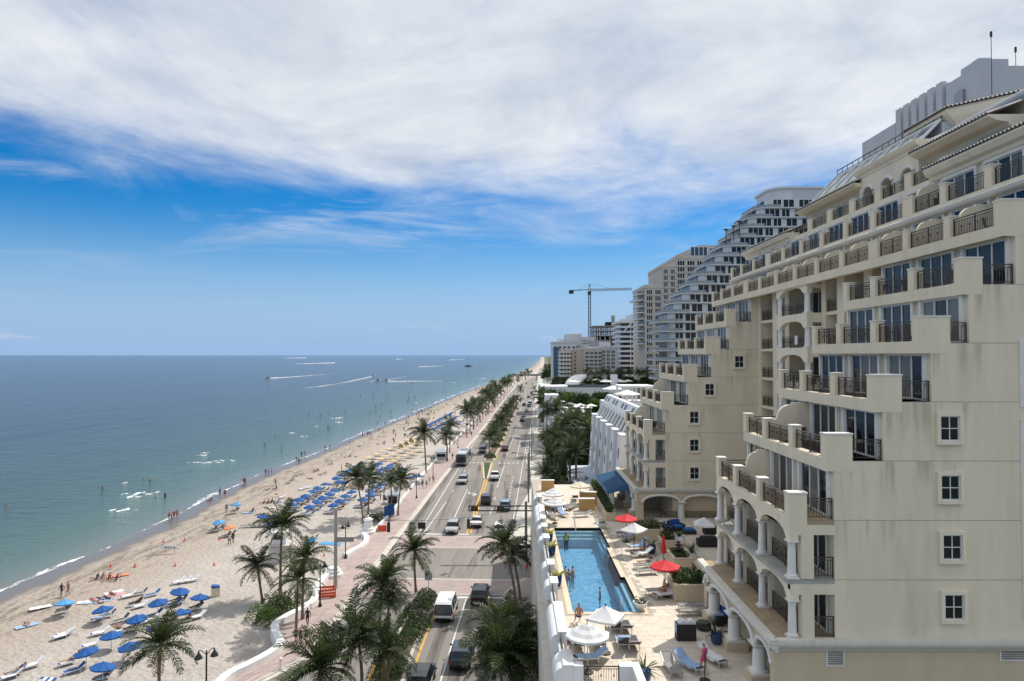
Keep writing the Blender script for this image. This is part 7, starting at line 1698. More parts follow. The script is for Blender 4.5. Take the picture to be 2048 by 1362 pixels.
# no-U-turn sign
p = G(857, 1186, 0.15); t = thing('road_sign', 'square no U-turn sign on a post at the median tip', 'sign', p); mb = MB(); mb.tube([(0, 0, 0), (0, 0, 2.3)], 0.035, 6); mb.build('post', 'metal_grey', t)
mb = MB(); mb.box(-0.42, -0.05, 1.45, 0.42, -0.03, 2.3); mb.build('panel', 'paint_white', t)
mb = MB(); mb.box(-0.42, -0.056, 1.45, -0.385, -0.051, 2.3); mb.box(0.385, -0.056, 1.45, 0.42, -0.051, 2.3); mb.box(-0.385, -0.056, 1.45, 0.385, -0.051, 1.485); mb.box(-0.385, -0.056, 2.265, 0.385, -0.051, 2.3); mb.build('border', 'metal_dark', t)
def ringxz(mb, cx, cz, r0, r1, y, a0=0, a1=2 * PI, n=28):
    for i in range(n):
        a, b_ = a0 + (a1 - a0) * i / n, a0 + (a1 - a0) * (i + 1) / n
        mb.add([(cx + r0 * math.cos(a), y, cz + r0 * math.sin(a)), (cx + r1 * math.cos(a), y, cz + r1 * math.sin(a)), (cx + r1 * math.cos(b_), y, cz + r1 * math.sin(b_)), (cx + r0 * math.cos(b_), y, cz + r0 * math.sin(b_))], [(0, 1, 2, 3)])
mb = MB(); ringxz(mb, 0, 1.875, 0.29, 0.35, -0.058); mb.bar((-0.22, -0.059, 2.1), (0.22, -0.059, 1.65), 0.055, 0.004); mb.build('prohibition_ring', 'metal_dark', t)
mb = MB(); ringxz(mb, 0, 1.93, 0.08, 0.14, -0.056, 0, PI, 12); mb.box(0.08, -0.058, 1.68, 0.14, -0.056, 1.93); mb.box(-0.14, -0.058, 1.8, -0.08, -0.056, 1.93); mb.add([(-0.2, -0.057, 1.82), (-0.02, -0.057, 1.82), (-0.11, -0.057, 1.7)], [(0, 1, 2)]); mb.build('arrow', 'metal_dark', t)
# white pedestals, bollard, barriers, notice panels
def pedestal(px, py, label, tall):
    p = G(px, py, 0.1); t = thing('pedestal', label, 'pedestal', p); mb = MB()
    mb.lathe([(1.15, 0), (1.15, 0.35), (1.05, 0.42), (0.95, 0.42), (0.9, 0.75), (0.72, 0.8)] + ([(0.66, 0.85), (0.62, 1.9), (0.72, 1.95), (0.74, 2.05), (0.6, 2.12), (0.4, 2.3), (0.14, 2.4)] if tall else [(0.66, 0.85), (0.64, 1.05), (0.5, 1.12)]), 20); mb.build('shaft', 'white_wall', t, smooth=True)
    if tall: mb = MB(); mb.lathe([(0.05, 2.38), (0.16, 2.5), (0.17, 2.6), (0.05, 2.72)], 10); mb.build('finial', 'white_wall', t, smooth=True)
pedestal(736, 1066, 'white bottle-shaped pedestal at the far side of the beach entrance', True); pedestal(667, 1152, 'low round white pedestal ending the near sea wall', False)
p = G(561, 1338, 0.12); t = thing('bollard', 'white round-topped bollard on the near promenade', 'bollard', p); mb = MB(); mb.lathe([(0.13, 0), (0.13, 0.85), (0.11, 0.93), (0.04, 0.97)], 12); mb.build('post', 'white_wall', t, smooth=True); mb = MB(); mb.lathe([(0.135, 0.72), (0.135, 0.8)], 12); mb.build('band', 'metal_light', t)
def barrier(px, py, label, rz, z=0.12):
    p = G(px, py, z); t = thing('barrier', label, 'barrier', p, rz)
    for k, (x, y, w_, d_) in enumerate(((0, -0.55, 1.6, 0.06), (0, 0.55, 1.6, 0.06), (-0.8, 0, 0.06, 1.1), (0.8, 0, 0.06, 1.1))):
        mb = MB()
        for zz_ in (0.08, 0.42, 0.78): mb.box(x - w_ / 2, y - d_ / 2, zz_, x + w_ / 2, y + d_ / 2, zz_ + 0.2)
        L_ = max(w_, d_)
        for q in range(7): o = -L_ / 2 + L_ * q / 6; mb.box((x + o if w_ > d_ else x) - 0.045, (y + o if d_ > w_ else y) - 0.045, 0.05, (x + o if w_ > d_ else x) + 0.045, (y + o if d_ > w_ else y) + 0.045, 1.0)
        mb.build('panel', 'plastic_orange', t)
    return t
barrier(656, 1193, 'orange plastic barrier box beside the near lamp post', 0.25)
t = barrier(764, 1062, 'orange and white barricade by the far pedestal', 0.2); t.scale = (0.8, 0.5, 0.8)
p = G(778, 1036, 0.12); t = thing('notice_panel', 'pair of tall blue notice panels beside the promenade', 'panel', p, 0.9)
for k in (0, 1): mb = MB(); mb.box(-1.0 + k * 1.25, -0.06 + 0.3 * k, 0.25, 0.15 + k * 1.25, 0.06 + 0.3 * k, 2.1); mb.build('board', 'fabric_blue', t); mb = MB(); mb.box(-0.9 + k * 1.25, -0.05 + 0.3 * k, 0, -0.82 + k * 1.25, 0.05 + 0.3 * k, 0.25); mb.build('post', 'metal_dark', t)
# ================================================================== beach structures
p = G(561, 1120, SAND_Z); t = thing('lifeguard_tower', 'pale flared lifeguard hut with ramps on the near beach', 'lifeguard tower', p)
mb = MB(); mb.add([(-1.5,-1.5,0),(1.5,-1.5,0),(1.5,1.5,0),(-1.5,1.5,0),(-1.05,-1.05,2.2),(1.05,-1.05,2.2),(1.05,1.05,2.2),(-1.05,1.05,2.2)], [(0,1,5,4),(1,2,6,5),(2,3,7,6),(3,0,4,7),(4,5,6,7)]); mb.build('base', 'concrete_pale', t)
mb = MB(); mb.box(-1.5,-1.5,2.2,1.5,1.5,2.32); mb.build('deck', 'concrete_pale', t); mb = MB(); mb.box(-1.0,-0.9,2.32,1.0,1.0,4.0); mb.build('cabin', 'white_wall', t); mb = MB(); mb.add([(-1.5,-1.5,4.0),(1.5,-1.5,4.0),(1.5,1.5,4.0),(-1.5,1.5,4.0),(0,0,4.6)], [(0,1,4),(1,2,4),(2,3,4),(3,0,4),(3,2,1,0)]); mb.build('roof', 'white_wall', t)
win_front(t, -0.7, -0.9, 2.9, 1.4, 0.7, 'glass_dark', 'white_frame', 2)
for sx, ln in ((-1, 4.2), (1, 2.2)):
    mb = MB(); mb.bar((sx * 1.5, 0.3, 2.25), (sx * (1.5 + ln), 0.8, 0.1), 0.9, 0.1); r_ = mb.build('ramp', 'concrete_pale', t); mb = MB()
    for k in range(5): q = Vector((sx * 1.5, -0.15, 2.3)).lerp(Vector((sx * (1.5 + ln), 0.35, 0.15)), k / 4); mb.bar(q, q + Vector((0, 0, 0.95)), 0.05)
    for hz in (0.5, 0.95): mb.bar((sx * 1.5, -0.15, 2.3 + hz), (sx * (1.5 + ln), 0.35, 0.15 + hz), 0.05)
    mb.build('handrail', 'metal_light', t)
def box_thing(name, label, cat, px, py, z, dims, m1, roofm=None, rz=0.0, roof=None, extra=None):
    p = G(px, py, z); t = thing(name, label, cat, p, rz); w_, d_, h_ = dims; mb = MB(); mb.box(-w_ / 2, -d_ / 2, 0, w_ / 2, d_ / 2, h_); mb.build('body', m1, t)
    if roofm: mb = MB(); rh = roof or 0.25; mb.add([(-w_/2-.2,-d_/2-.2,h_),(w_/2+.2,-d_/2-.2,h_),(w_/2+.2,d_/2+.2,h_),(-w_/2-.2,d_/2+.2,h_),(-w_*.3,0,h_+rh),(w_*.3,0,h_+rh)], [(0,1,5,4),(1,2,5),(2,3,4,5),(3,0,4),(3,2,1,0)]); mb.build('roof', roofm, t)
    return t
t = box_thing('beach_hut', 'dark fronted white beach hut behind the palms', 'hut', 787, 1006, SAND_Z, (2.0, 1.8, 1.7), 'white_wall', 'roof_membrane', 0.0, 0.7); mb = MB(); mb.box(-0.75, -0.93, 0.1, 0.75, -0.905, 1.4); mb.build('counter_opening', 'dark_void', t)
t = box_thing('beach_kiosk', 'white beach kiosk with grey roof beside the sea wall', 'kiosk', 883, 921, SAND_Z, (3.2, 2.6, 2.4), 'white_wall', 'roof_membrane', 0.0, 0.7); mb = MB(); mb.box(-1.1, -1.33, 1.1, 1.1, -1.305, 1.9); mb.build('counter_opening', 'dark_void', t); mb = MB(); mb.box(-1.4, -1.7, 1.0, 1.4, -1.31, 1.08); mb.build('counter', 'white_frame', t)
t = box_thing('storage_cabinet', 'blue canvas storage cabinet next to the folded loungers', 'cabinet', 545, 1052, SAND_Z, (1.5, 1.3, 1.4), 'fabric_blue', 'fabric_blue', 0.2, 0.35); mb = MB(); mb.box(-0.02, -0.66, 0.1, 0.02, -0.655, 1.3); mb.build('zip', 'metal_dark', t)
t = box_thing('rental_stand', 'blue and white rental stand by the sea wall', 'stand', 833, 972, SAND_Z, (2.4, 1.5, 0.9), 'fabric_white', None, 0.5); mb = MB(); mb.box(-1.4, -0.9, 1.9, 1.4, 0.9, 2.0); mb.build('canopy', 'fabric_blue', t)
for x in (-1.3, 1.3):
    for y in (-0.8, 0.8): mb = MB(); mb.bar((x, y, 0), (x, y, 1.9), 0.06); mb.build('post', 'metal_light', t)
t = box_thing('litter_container', 'tan litter container with blue lid standing alone on the sand', 'bin', 431, 1192, SAND_Z, (0.85, 0.75, 1.0), 'fabric_cream', None, 0.5); mb = MB(); mb.prism([(-0.45, 1.0), (0.45, 1.0), (0.42, 1.12), (-0.3, 1.25)], 'y', -0.4, 0.4); mb.build('lid', 'fabric_blue', t)
for i, q in enumerate([[(609,1087),(624,1087),(637,1076),(620,1075)], [(636,1088),(680,1091),(683,1084),(647,1083)]]):
    mb = MB(); pts = [G(x, y, SAND_Z + 0.05) for x, y in q]; mb.add(pts + [v - Vector((0, 0, 0.04)) for v in pts], [(0, 1, 2, 3), (0, 4, 5, 1), (1, 5, 6, 2), (2, 6, 7, 3), (3, 7, 4, 0)])
    mb.build('beach_mat', 'fabric_lightblue', label=('blue access mat lying square on the sand' if i == 0 else 'long blue access mat leading to the promenade'), cat='mat')
p = G(340, 1106, SAND_Z); t = thing('rescue_board', 'white lifeguard board lettered RESCUE propped on the sand', 'surfboard', p, 0.1)
mb = MB(); pf = [(-1.35, 0), (-1.2, 0.16), (-0.7, 0.27), (0, 0.31), (0.7, 0.27), (1.2, 0.16), (1.35, 0), (1.2, -0.16), (0.7, -0.27), (0, -0.31), (-0.7, -0.27), (-1.2, -0.16)]
mb.prism([(x, z + 0.75 - 0.06 * x) for x, z in pf], 'y', -0.05, 0.05); mb.build('board', 'paint_white', t)
for x in (-0.6, 0.6): mb = MB(); mb.bar((x, 0.08, 0), (x, 0.08, 0.8), 0.06); mb.build('leg', 'plastic_orange', t)
fc = bpy.data.curves.new('lettering', 'FONT'); fc.body = 'RESCUE'; fc.size = 0.42; fc.align_x = 'CENTER'; fc.align_y = 'CENTER'; fc.extrude = 0.003
fo = bpy.data.objects.new('lettering', fc); COL.objects.link(fo); dg = bpy.context.evaluated_depsgraph_get(); fm = bpy.data.meshes.new_from_object(fo.evaluated_get(dg)); bpy.data.objects.remove(fo); fm.materials.clear(); fm.materials.append(M('metal_dark'))
lo = link('lettering', fm, t, loc=(0, -0.056, 0.75)); lo.rotation_euler = (PI / 2, -0.0, 0); lo.rotation_euler[1] = 0.06
cone = MB(); cone.box(-0.18, -0.18, 0, 0.18, 0.18, 0.04); cone.lathe([(0.12, 0.04), (0.03, 0.44), (0.02, 0.46)], 10); cm_ = cone.mesh('traffic_cone', 'plastic_orange')
for i, (px, py) in enumerate([(221,1134),(270,1133),(350,1132),(428,1131),(439,1079),(519,1081),(327,1085),(369,1081),(648,1112)]): link('traffic_cone', cm_, None, 'small orange cone standing on the sand, %s from the left' % nth(sorted(range(9), key=lambda k: (221,270,350,428,439,519,327,369,648)[k]).index(i)), 'cone', 'orange cones on the sand', None, G(px, py, SAND_Z))

# ------------------------------------------------------------------ beach umbrellas and loungers
make_umbrella('b_blue', 1.0, 1.35, 0.42, 8, ['fabric_blue'], 'fabric_white', base=False); make_umbrella('b_light', 0.95, 1.35, 0.45, 8, ['fabric_lightblue'], 'fabric_white', base=False); make_umbrella('b_orange', 0.9, 1.3, 0.4, 8, ['fabric_orange'], 'fabric_white', base=False)
make_umbrella('b_cream', 1.05, 1.35, 0.4, 8, ['fabric_tan'], 'fabric_white', base=False); make_umbrella('b_bluewhite', 1.0, 1.35, 0.5, 4, ['fabric_blue', 'fabric_white'], 'fabric_white', base=False)
lounger_kind('beach', 'white_frame', 'fabric_blue', None, 0.65); lounger_kind('beach_t', 'white_frame', 'fabric_blue', 'towel_white', 0.65); lounger_kind('beach_b', 'white_frame', 'sling_dark', 'towel_blue', 0.75); lounger_kind('beach_c', 'white_frame', 'fabric_tan', None, 0.3); lounger_kind('beach_d', 'white_frame', 'sling_dark', None, 0.8)
rb_ = random.Random(31); HEAD = -0.75         # loungers lie with their heads away from the sea
def bu(kind, px, py, label, group, tilt=None):
    p = G(px, py, SAND_Z + 1.6); return umbrella(kind, (p.x, p.y, SAND_Z), label, group, rb_.uniform(0, 1), (rb_.uniform(-.14, .14), rb_.uniform(-.14, .14)) if tilt is None else tilt), p
def bl_(kind, x, y, label, group, rz=None): return lounger(kind, (x, y, SAND_Z + 0.0), (HEAD + rb_.uniform(-.12, .12)) if rz is None else rz, label, group, 0.9)
near = [(129,1201,'b_light','pale blue umbrella nearest the water at the lower left'), (205,1214,'b_blue','small blue umbrella over a towel covered chair'), (316,1200,'b_blue','blue umbrella in the upper row of the near group'), (274,1232,'b_blue','blue umbrella above white loungers at the middle of the near group'), (223,1265,'b_blue','blue umbrella left of the palm, second row up'),
    (173,1298,'b_blue','wide blue umbrella above the sunbather on a white lounger'), (259,1287,'b_blue','blue umbrella just left of the palm crown'), (206,1327,'b_blue','lowest whole blue umbrella left of the palm'), (314,1250,'b_blue','blue umbrella half behind the palm crown'), (360,1178,'b_blue','blue umbrella at the top right of the near group'), (400,1190,'b_blue','rightmost blue umbrella of the near group'), (361,1220,'b_blue','blue umbrella over two dark chairs'), (85,1359,'b_bluewhite','blue and white umbrella cut by the bottom edge'),
    (437,1041,'b_light','light blue umbrella beside the orange one'), (459,1051,'b_orange','small orange umbrella on the open sand'), (473,1006,'b_light','small light blue umbrella near the waterline'), (526,1030,'b_blue','single blue umbrella beside the storage cabinet')]
for px, py, kind, lab in near: bu(kind, px, py, lab, 'beach umbrellas')
cl = [(360,710),(437,662),(515,620),(603,570),(655,530),(740,488),(865,418),(925,385),(560,742),(650,685),(712,640),(790,595),(850,558),(830,722),(905,675),(970,620),(1040,575),(1165,660),(1255,610),(1250,570),(1335,525),(1380,490),(1030,325),(1095,290),(1140,260),(1245,310),(1315,280),(1350,255),(1400,320),(1455,298),(1487,272),(1617,317),(1360,355),(1580,350),(1535,382),(985,350),(960,470),(900,460),(1180,330),(1120,460),(1290,470),(1220,380)]
cl = [(520 + .1762 * a, 880 + .1762 * b_) for a, b_ in cl]; cl.sort(key=lambda q: q[0])
for i, (px, py) in enumerate(cl):
    o, p = bu('b_blue', px, py, 'blue umbrella in the dense rental cluster, %s from the left' % nth(i), 'blue umbrellas of the rental cluster')
    for s in (-1, 1):
        bl_(rb_.choice(('beach', 'beach_t', 'beach_d', 'beach_b')), p.x + s * 0.62 - 0.2, p.y - s * 0.45 - 0.3, 'lounger on the %s side of the %s cluster umbrella from the left' % (('seaward', 'landward')[s > 0], nth(i)), 'loungers of the rental cluster')
cr = []
for (xa, ya, xb, yb2, n) in ((737,912,838,868,9), (760,916,842,880,8), (785,919,842,894,6)):
    for i in range(n): q = i / (n - 1); cr.append((xa + (xb - xa) * q + rb_.uniform(-2, 2), ya + (yb2 - ya) * q + rb_.uniform(-1, 1)))
cr.sort()
for i, (px, py) in enumerate(cr):
    o, p = bu('b_cream', px, py, 'tan umbrella in the yellow rental area, %s from the left' % nth(i), 'tan umbrellas of the yellow rental area', (0, 0))
    for s in (-1, 1): bl_(rb_.choice(('beach_c', 'beach_c', 'beach_t')), p.x + s * 0.75 - 0.2, p.y - s * 0.5 - 0.3, 'tan lounger by the %s tan umbrella from the left, %s side' % (nth(i), ('seaward', 'landward')[s > 0]), 'tan loungers of the yellow rental area')
for i, (px, py) in enumerate([(802,893),(813,888),(823,882)]):
    p = G(px, py + 4, SAND_Z); t = thing('beach_cabana', 'striped yellow shell cabana, %s of three' % nth(i), 'cabana', p, -0.7, 'yellow shell cabanas'); mb = MB()
    for k in range(8):
        a, b_ = PI * k / 8, PI * (k + 1) / 8
        for j in range(4):
            e, f = PI / 2 * j / 4, PI / 2 * (j + 1) / 4; P = lambda u, v: (1.2 * math.cos(u), 1.1 * math.sin(u) * math.cos(v), 1.5 * math.sin(u) * math.sin(v))
            mb.add([P(a, e), P(b_, e), P(b_, f), P(a, f)], [(0, 1, 2, 3)], j % 2)
    mb.build('shell', ['fabric_yellow', 'fabric_cream'], t); mb = MB(); mb.box(-1.0, -0.9, 0.02, 1.0, 0.4, 0.3); mb.build('bed', 'fabric_cream', t)
k_ = 0
for (xa, ya, xb, yb2, n) in ((854,850,905,824,15), (866,857,913,832,11), (884,856,920,842,6), (940,809,960,792,9), (948,813,976,797,9), (925,826,944,815,6)):
    for i in range(n):
        q = i / (n - 1); o, p = bu('b_blue', xa + (xb - xa) * q + rb_.uniform(-1, 1), ya + (yb2 - ya) * q, 'small blue umbrella in the far rows along the beach', 'blue umbrellas in the far rows', (0, 0)); k_ += 1
        if i % 2: bl_('beach_d', p.x - 0.8, p.y - 0.4, 'dark lounger among the far rows of blue umbrellas', 'loungers in the far rows')
sl = [(257,1192,'beach_t'),(281,1187,'beach_d'),(306,1189,'beach'),(271,1208,'beach_d'),(123,1273,'beach_t'),(131,1268,'beach_t'),(64,1331,'beach_t'),(21,1353,'beach_t'),(31,1346,'beach_b'),(137,1325,'beach_t'),(149,1341,'beach'),(207,1355,'beach_b'),(199,1237,'beach_b'),(216,1231,'beach_d'),(357,1164,'beach_t'),(372,1162,'beach_t'),(386,1160,'beach_t'),(309,1230,'beach'),(299,1241,'beach_t'),(349,1208,'beach'),(360,1203,'beach_d'),(248,1262,'beach_t'),(264,1258,'beach_d'),(343,1243,'beach_d'),(370,1241,'beach_d'),(395,1234,'beach_t'),(390,1218,'beach_t'),(127,1222,'beach_d'),(425,1061,'beach_d'),(438,1058,'beach_d'),(452,1072,'beach_d'),(462,1069,'beach_d'),(470,1022,'beach_d'),(565,994,'beach_t'),(604,978,'beach_t'),(616,975,'beach_t'),(200,1266,'beach_t'),(183,1290,'beach_t'),(243,1240,'beach_d'),(281,1212,'beach_t')]
srt = sorted(range(len(sl)), key=lambda k: sl[k][0])
for i, (px, py, kind) in enumerate(sl): p = G(px, py, SAND_Z + 0.2); bl_(kind, p.x, p.y, '%s beach lounger in the near group, %s from the left' % ({'beach_t': 'towel covered white', 'beach': 'blue', 'beach_b': 'blue towelled dark', 'beach_d': 'dark'}[kind], nth(srt.index(i))), 'loungers of the near beach')
for i in range(5): p = G(491 + i * 11, 1052, SAND_Z + 0.2); bl_('beach_d', p.x, p.y, 'folded dark lounger parked in a row, %s from the left' % nth(i), 'row of parked loungers', -1.2)
tm = {}
for i, (px, py, m_) in enumerate([(81,1214,'towel_white'),(228,1184,'towel_white'),(231,1189,'towel_pink'),(175,1203,'towel_white'),(207,1201,'towel_blue'),(53,1251,'towel_blue'),(187,1203,'towel_blue'),(497,1025,'towel_blue'),(560,1004,'towel_blue'),(240,1150,'fabric_orange'),(553,991,'fabric_tan'),(545,1015,'towel_white')]):
    p = G(px, py, SAND_Z + 0.04); mb = MB(); n = 8; mb.strip([(-1 + 2 * k / n, -0.45 + 0.03 * math.sin(k), 0.02 * math.sin(k * 1.7)) for k in range(n + 1)], [(-1 + 2 * k / n, 0.45 + 0.04 * math.sin(k * 2), 0.02 * math.sin(k * 2.1)) for k in range(n + 1)])
    mb.build('beach_towel', m_, label='%s towel spread on the sand, %s from the left' % ({'towel_white': 'white', 'towel_pink': 'pink', 'towel_blue': 'blue', 'fabric_orange': 'orange', 'fabric_tan': 'tan'}[m_], nth(sorted((81,228,231,175,207,53,187,497,560,240,553,545)).index(px))), cat='towel', group='towels on the sand', loc=p, rz=rb_.uniform(0.3, 1.0))
# ================================================================== people
mat('skin_light', (0.52, 0.33, 0.24), 0.6, 0.06, 6.0); mat('skin_tan', (0.36, 0.2, 0.13), 0.6, 0.06, 6.0); mat('skin_dark', (0.13, 0.07, 0.045), 0.6, 0.06, 6.0)
for nme, c in dict(black=(0.02, 0.02, 0.022), navy=(0.03, 0.05, 0.12), red=(0.45, 0.04, 0.05), white=(0.7, 0.7, 0.68), pink=(0.72, 0.05, 0.22), blue=(0.08, 0.25, 0.55), green=(0.35, 0.6, 0.05), brown=(0.09, 0.05, 0.03), blond=(0.4, 0.27, 0.12), grey=(0.3, 0.3, 0.3)).items(): mat('cloth_' + nme, c, 0.85, 0.1, 5.0)
def skeleton(pose):
    """joints in metres for a 1.75 m figure; figures face +y"""
    J = dict(pel=(0, 0, .95, .15, .11), spi=(0, 0, 1.14, .125, .095), che=(0, 0, 1.36, .165, .105), nek=(0, 0, 1.50, .055, .055), jaw=(0, .015, 1.575, .068, .075), hed=(0, .005, 1.66, .078, .092), top=(0, 0, 1.735, .05, .06))
    for s, n in ((-1, 'l'), (1, 'r')):
        J.update({n + 'sho': (s * .185, 0, 1.42, .062, .06), n + 'elb': (s * .25, -.02, 1.14, .044, .044), n + 'wri': (s * .26, .06, .90, .032, .032), n + 'han': (s * .26, .085, .82, .022, .042), n + 'fin': (s * .255, .1, .74, .015, .03), n + 'thu': (s * .245, .13, .83, .013, .013),
                  n + 'hip': (s * .1, 0, .88, .095, .095), n + 'kne': (s * .11, .02, .50, .06, .06), n + 'ank': (s * .11, -.01, .09, .04, .042), n + 'toe': (s * .115, .17, .035, .042, .03)})
    def mv(k, dx, dy, dz): a = J[k]; J[k] = (a[0] + dx, a[1] + dy, a[2] + dz, a[3], a[4])
    if pose == 'walk':
        for k, d in (('lkne', (0, .14, .02)), ('lank', (0, .24, .0)), ('ltoe', (0, .24, .03)), ('rkne', (0, -.03, 0)), ('rank', (0, -.26, .05)), ('rtoe', (0, -.27, .03)), ('lelb', (0, -.1, .02)), ('lwri', (0, -.12, .05)), ('lhan', (0, -.1, .05)), ('lfin', (0, -.1, .05)), ('lthu', (0, -.1, .05)), ('relb', (0, .05, 0)), ('rwri', (0, .14, .06)), ('rhan', (0, .18, .08)), ('rfin', (0, .2, .08)), ('rthu', (0, .18, .08))): mv(k, *d)
    if pose == 'sit':       # on the ground, leaning back on the hands, knees raised
        for k in list(J):
            x, y, z, a, b_ = J[k]
            if k[1:] in ('kne', 'ank', 'toe', 'hip'): continue
            q = z - .95; J[k] = (x, -q * 0.35 + y, .14 + q * 0.94, a, b_)
        for s, n in ((-1, 'l'), (1, 'r')):
            J.update({n + 'hip': (s * .1, .05, .13, .095, .095), n + 'kne': (s * .14, .44, .42, .06, .06), n + 'ank': (s * .15, .74, .07, .04, .042), n + 'toe': (s * .16, .9, .05, .04, .03), n + 'elb': (s * .28, -.36, .34, .044, .044), n + 'wri': (s * .27, -.42, .1, .032, .032), n + 'han': (s * .27, -.38, .045, .04, .022), n + 'fin': (s * .27, -.31, .035, .03, .015), n + 'thu': (s * .22, -.37, .04, .013, .013)})
    if pose == 'lie':       # on the back, head towards -y
        for k in list(J):
            x, y, z, a, b_ = J[k]; J[k] = (x, -(z - .9), .14 + y * 0.9, a, b_)
        for n, s in (('l', -1), ('r', 1)): mv(n + 'toe', 0, 0.0, 0.0); J[n + 'kne'] = (s * .12, .40, .26 if n == 'l' else .12, .06, .06); J[n + 'ank'] = (s * .12, .8 if n == 'r' else .74, .06, .04, .042); J[n + 'toe'] = (s * .13, .86 if n == 'r' else .84, .2 if n == 'r' else .1, .035, .04)
    if pose == 'recline':   # on a lounger: torso propped, legs out along the seat
        for k in list(J):
            x, y, z, a, b_ = J[k]
            if k[1:] in ('kne', 'ank', 'toe', 'hip'): continue
            q = z - .95; J[k] = (x, -.25 - q * 0.8 + y, .48 + q * 0.58, a, b_)
        for s, n in ((-1, 'l'), (1, 'r')):
            J.update({n + 'hip': (s * .1, -.18, .47, .095, .095), n + 'kne': (s * .12, .26, .52 if n == 'l' else .46, .06, .06), n + 'ank': (s * .12, .66, .43, .04, .042), n + 'toe': (s * .12, .72, .57, .035, .04), n + 'elb': (s * .29, -.5, .52, .044, .044), n + 'wri': (s * .16, -.25, .6, .032, .032), n + 'han': (s * .1, -.2, .61, .04, .022), n + 'fin': (s * .04, -.17, .61, .03, .015), n + 'thu': (s * .1, -.15, .63, .013, .013)})
    if pose == 'chair':     # seated upright on a lounger edge
        for k in list(J):
            x, y, z, a, b_ = J[k]
            if k[1:] in ('kne', 'ank', 'toe', 'hip'): continue
            J[k] = (x, y + (z - .95) * 0.12, z - .47, a, b_)
        for s, n in ((-1, 'l'), (1, 'r')):
            J.update({n + 'hip': (s * .1, .04, .47, .095, .095), n + 'kne': (s * .14, .45, .5, .06, .06), n + 'ank': (s * .14, .48, .09, .04, .042), n + 'toe': (s * .15, .64, .035, .042, .03), n + 'wri': (s * .2, .3, .6, .032, .032), n + 'han': (s * .17, .38, .58, .04, .022), n + 'fin': (s * .15, .46, .56, .03, .015), n + 'thu': (s * .13, .37, .6, .013, .013)})
    E = [('pel', 'spi', 'top_'), ('spi', 'che', 'top_'), ('che', 'nek', 'skin'), ('nek', 'jaw', 'skin'), ('jaw', 'hed', 'skin'), ('hed', 'top', 'hair')]
    for n in 'lr': E += [('che', n + 'sho', 'top_'), (n + 'sho', n + 'elb', 'skin'), (n + 'elb', n + 'wri', 'skin'), (n + 'wri', n + 'han', 'skin'), (n + 'han', n + 'fin', 'skin'), (n + 'han', n + 'thu', 'skin'), ('pel', n + 'hip', 'bot'), (n + 'hip', n + 'kne', 'thigh'), (n + 'kne', n + 'ank', 'skin'), (n + 'ank', n + 'toe', 'skin')]
    return J, E
BODY = {}
def body(pose):
    if pose in BODY: return BODY[pose]
    J, E = skeleton(pose); names = list(J); idx = {k: i for i, k in enumerate(names)}
    me = bpy.data.meshes.new('skel'); me.from_pydata([J[k][:3] for k in names], [(idx[a], idx[b_]) for a, b_, _ in E], []); o = bpy.data.objects.new('skel', me); COL.objects.link(o)
    md = o.modifiers.new('Skin', 'SKIN'); md.use_smooth_shade = True
    if not me.skin_vertices: me.skin_vertices.new() if hasattr(me.skin_vertices, 'new') else None
    for k in names: v = me.skin_vertices[0].data[idx[k]]; v.radius = (J[k][3], J[k][4]); v.use_root = (k == 'pel')
    sb = o.modifiers.new('Sub', 'SUBSURF'); sb.levels = 1; sb.render_levels = 1
    dg = bpy.context.evaluated_depsgraph_get(); dg.update(); out = bpy.data.meshes.new_from_object(o.evaluated_get(dg)); bpy.data.objects.remove(o); out.name = 'person'
    segs = [(Vector(J[a][:3]), Vector(J[b_][:3]), m_, a, b_) for a, b_, m_ in E]; mi = []
    for pl in out.polygons:
        c = pl.center; best = None
        for a, b_, m_, ka, kb in segs:
            d = b_ - a; t_ = max(0, min(1, (c - a).dot(d) / max(1e-9, d.length_squared))); dist = (c - a - d * t_).length
            if best is None or dist < best[0]: best = (dist, m_, t_, ka)
        m_ = best[1]
        if m_ == 'thigh': m_ = 'bot' if best[2] < 0.42 else 'skin'
        if m_ == 'skin' and best[3] == 'che' and best[2] < 0.35: m_ = 'top_'
        if m_ == 'skin' and best[3] in ('jaw',) :
            back = (c - Vector(J['hed'][:3])).dot((Vector(J['jaw'][:3]) - Vector(J['hed'][:3])).cross(Vector((1, 0, 0)))); m_ = 'hair' if back * 1.0 < -0.0008 else 'skin'
        if m_ == 'top_' and best[3] == 'pel' and best[2] < 0.4: m_ = 'bot'
        mi.append({'skin': 0, 'top_': 1, 'bot': 2, 'hair': 3}[m_])
    out.materials.clear()
    for q in ('skin_tan', 'cloth_black', 'cloth_navy', 'cloth_brown'): out.materials.append(M(q))
    out.polygons.foreach_set('material_index', mi); out.polygons.foreach_set('use_smooth', [True] * len(mi)); out.update(); BODY[pose] = out; return out
rq = random.Random(12)
def person(loc, pose, rz, label, group=None, skin=None, top=None, bot=None, hair=None, s=None, sink=0.0):
    skin = skin or rq.choice(('skin_light', 'skin_tan', 'skin_tan', 'skin_dark'))
    top = top if top is not None else rq.choice(('skin', 'skin', 'cloth_black', 'cloth_navy', 'cloth_white', 'cloth_red', 'cloth_blue')); bot = bot or rq.choice(('cloth_black', 'cloth_navy', 'cloth_blue', 'cloth_red', 'cloth_black')); hair = hair or rq.choice(('cloth_brown', 'cloth_black', 'cloth_blond'))
    o = link('person', body(pose), None, label, 'person', group, None, (loc[0], loc[1], loc[2] - sink), rz)
    for sl_, m_ in zip(o.material_slots, (skin, skin if top == 'skin' else top, bot, hair)): sl_.link = 'OBJECT'; sl_.material = M(m_)
    k = s or rq.uniform(0.93, 1.04); o.scale = (k, k, k); return o
def sand_z(x, y): return prof(x - lin(SHORE, y))
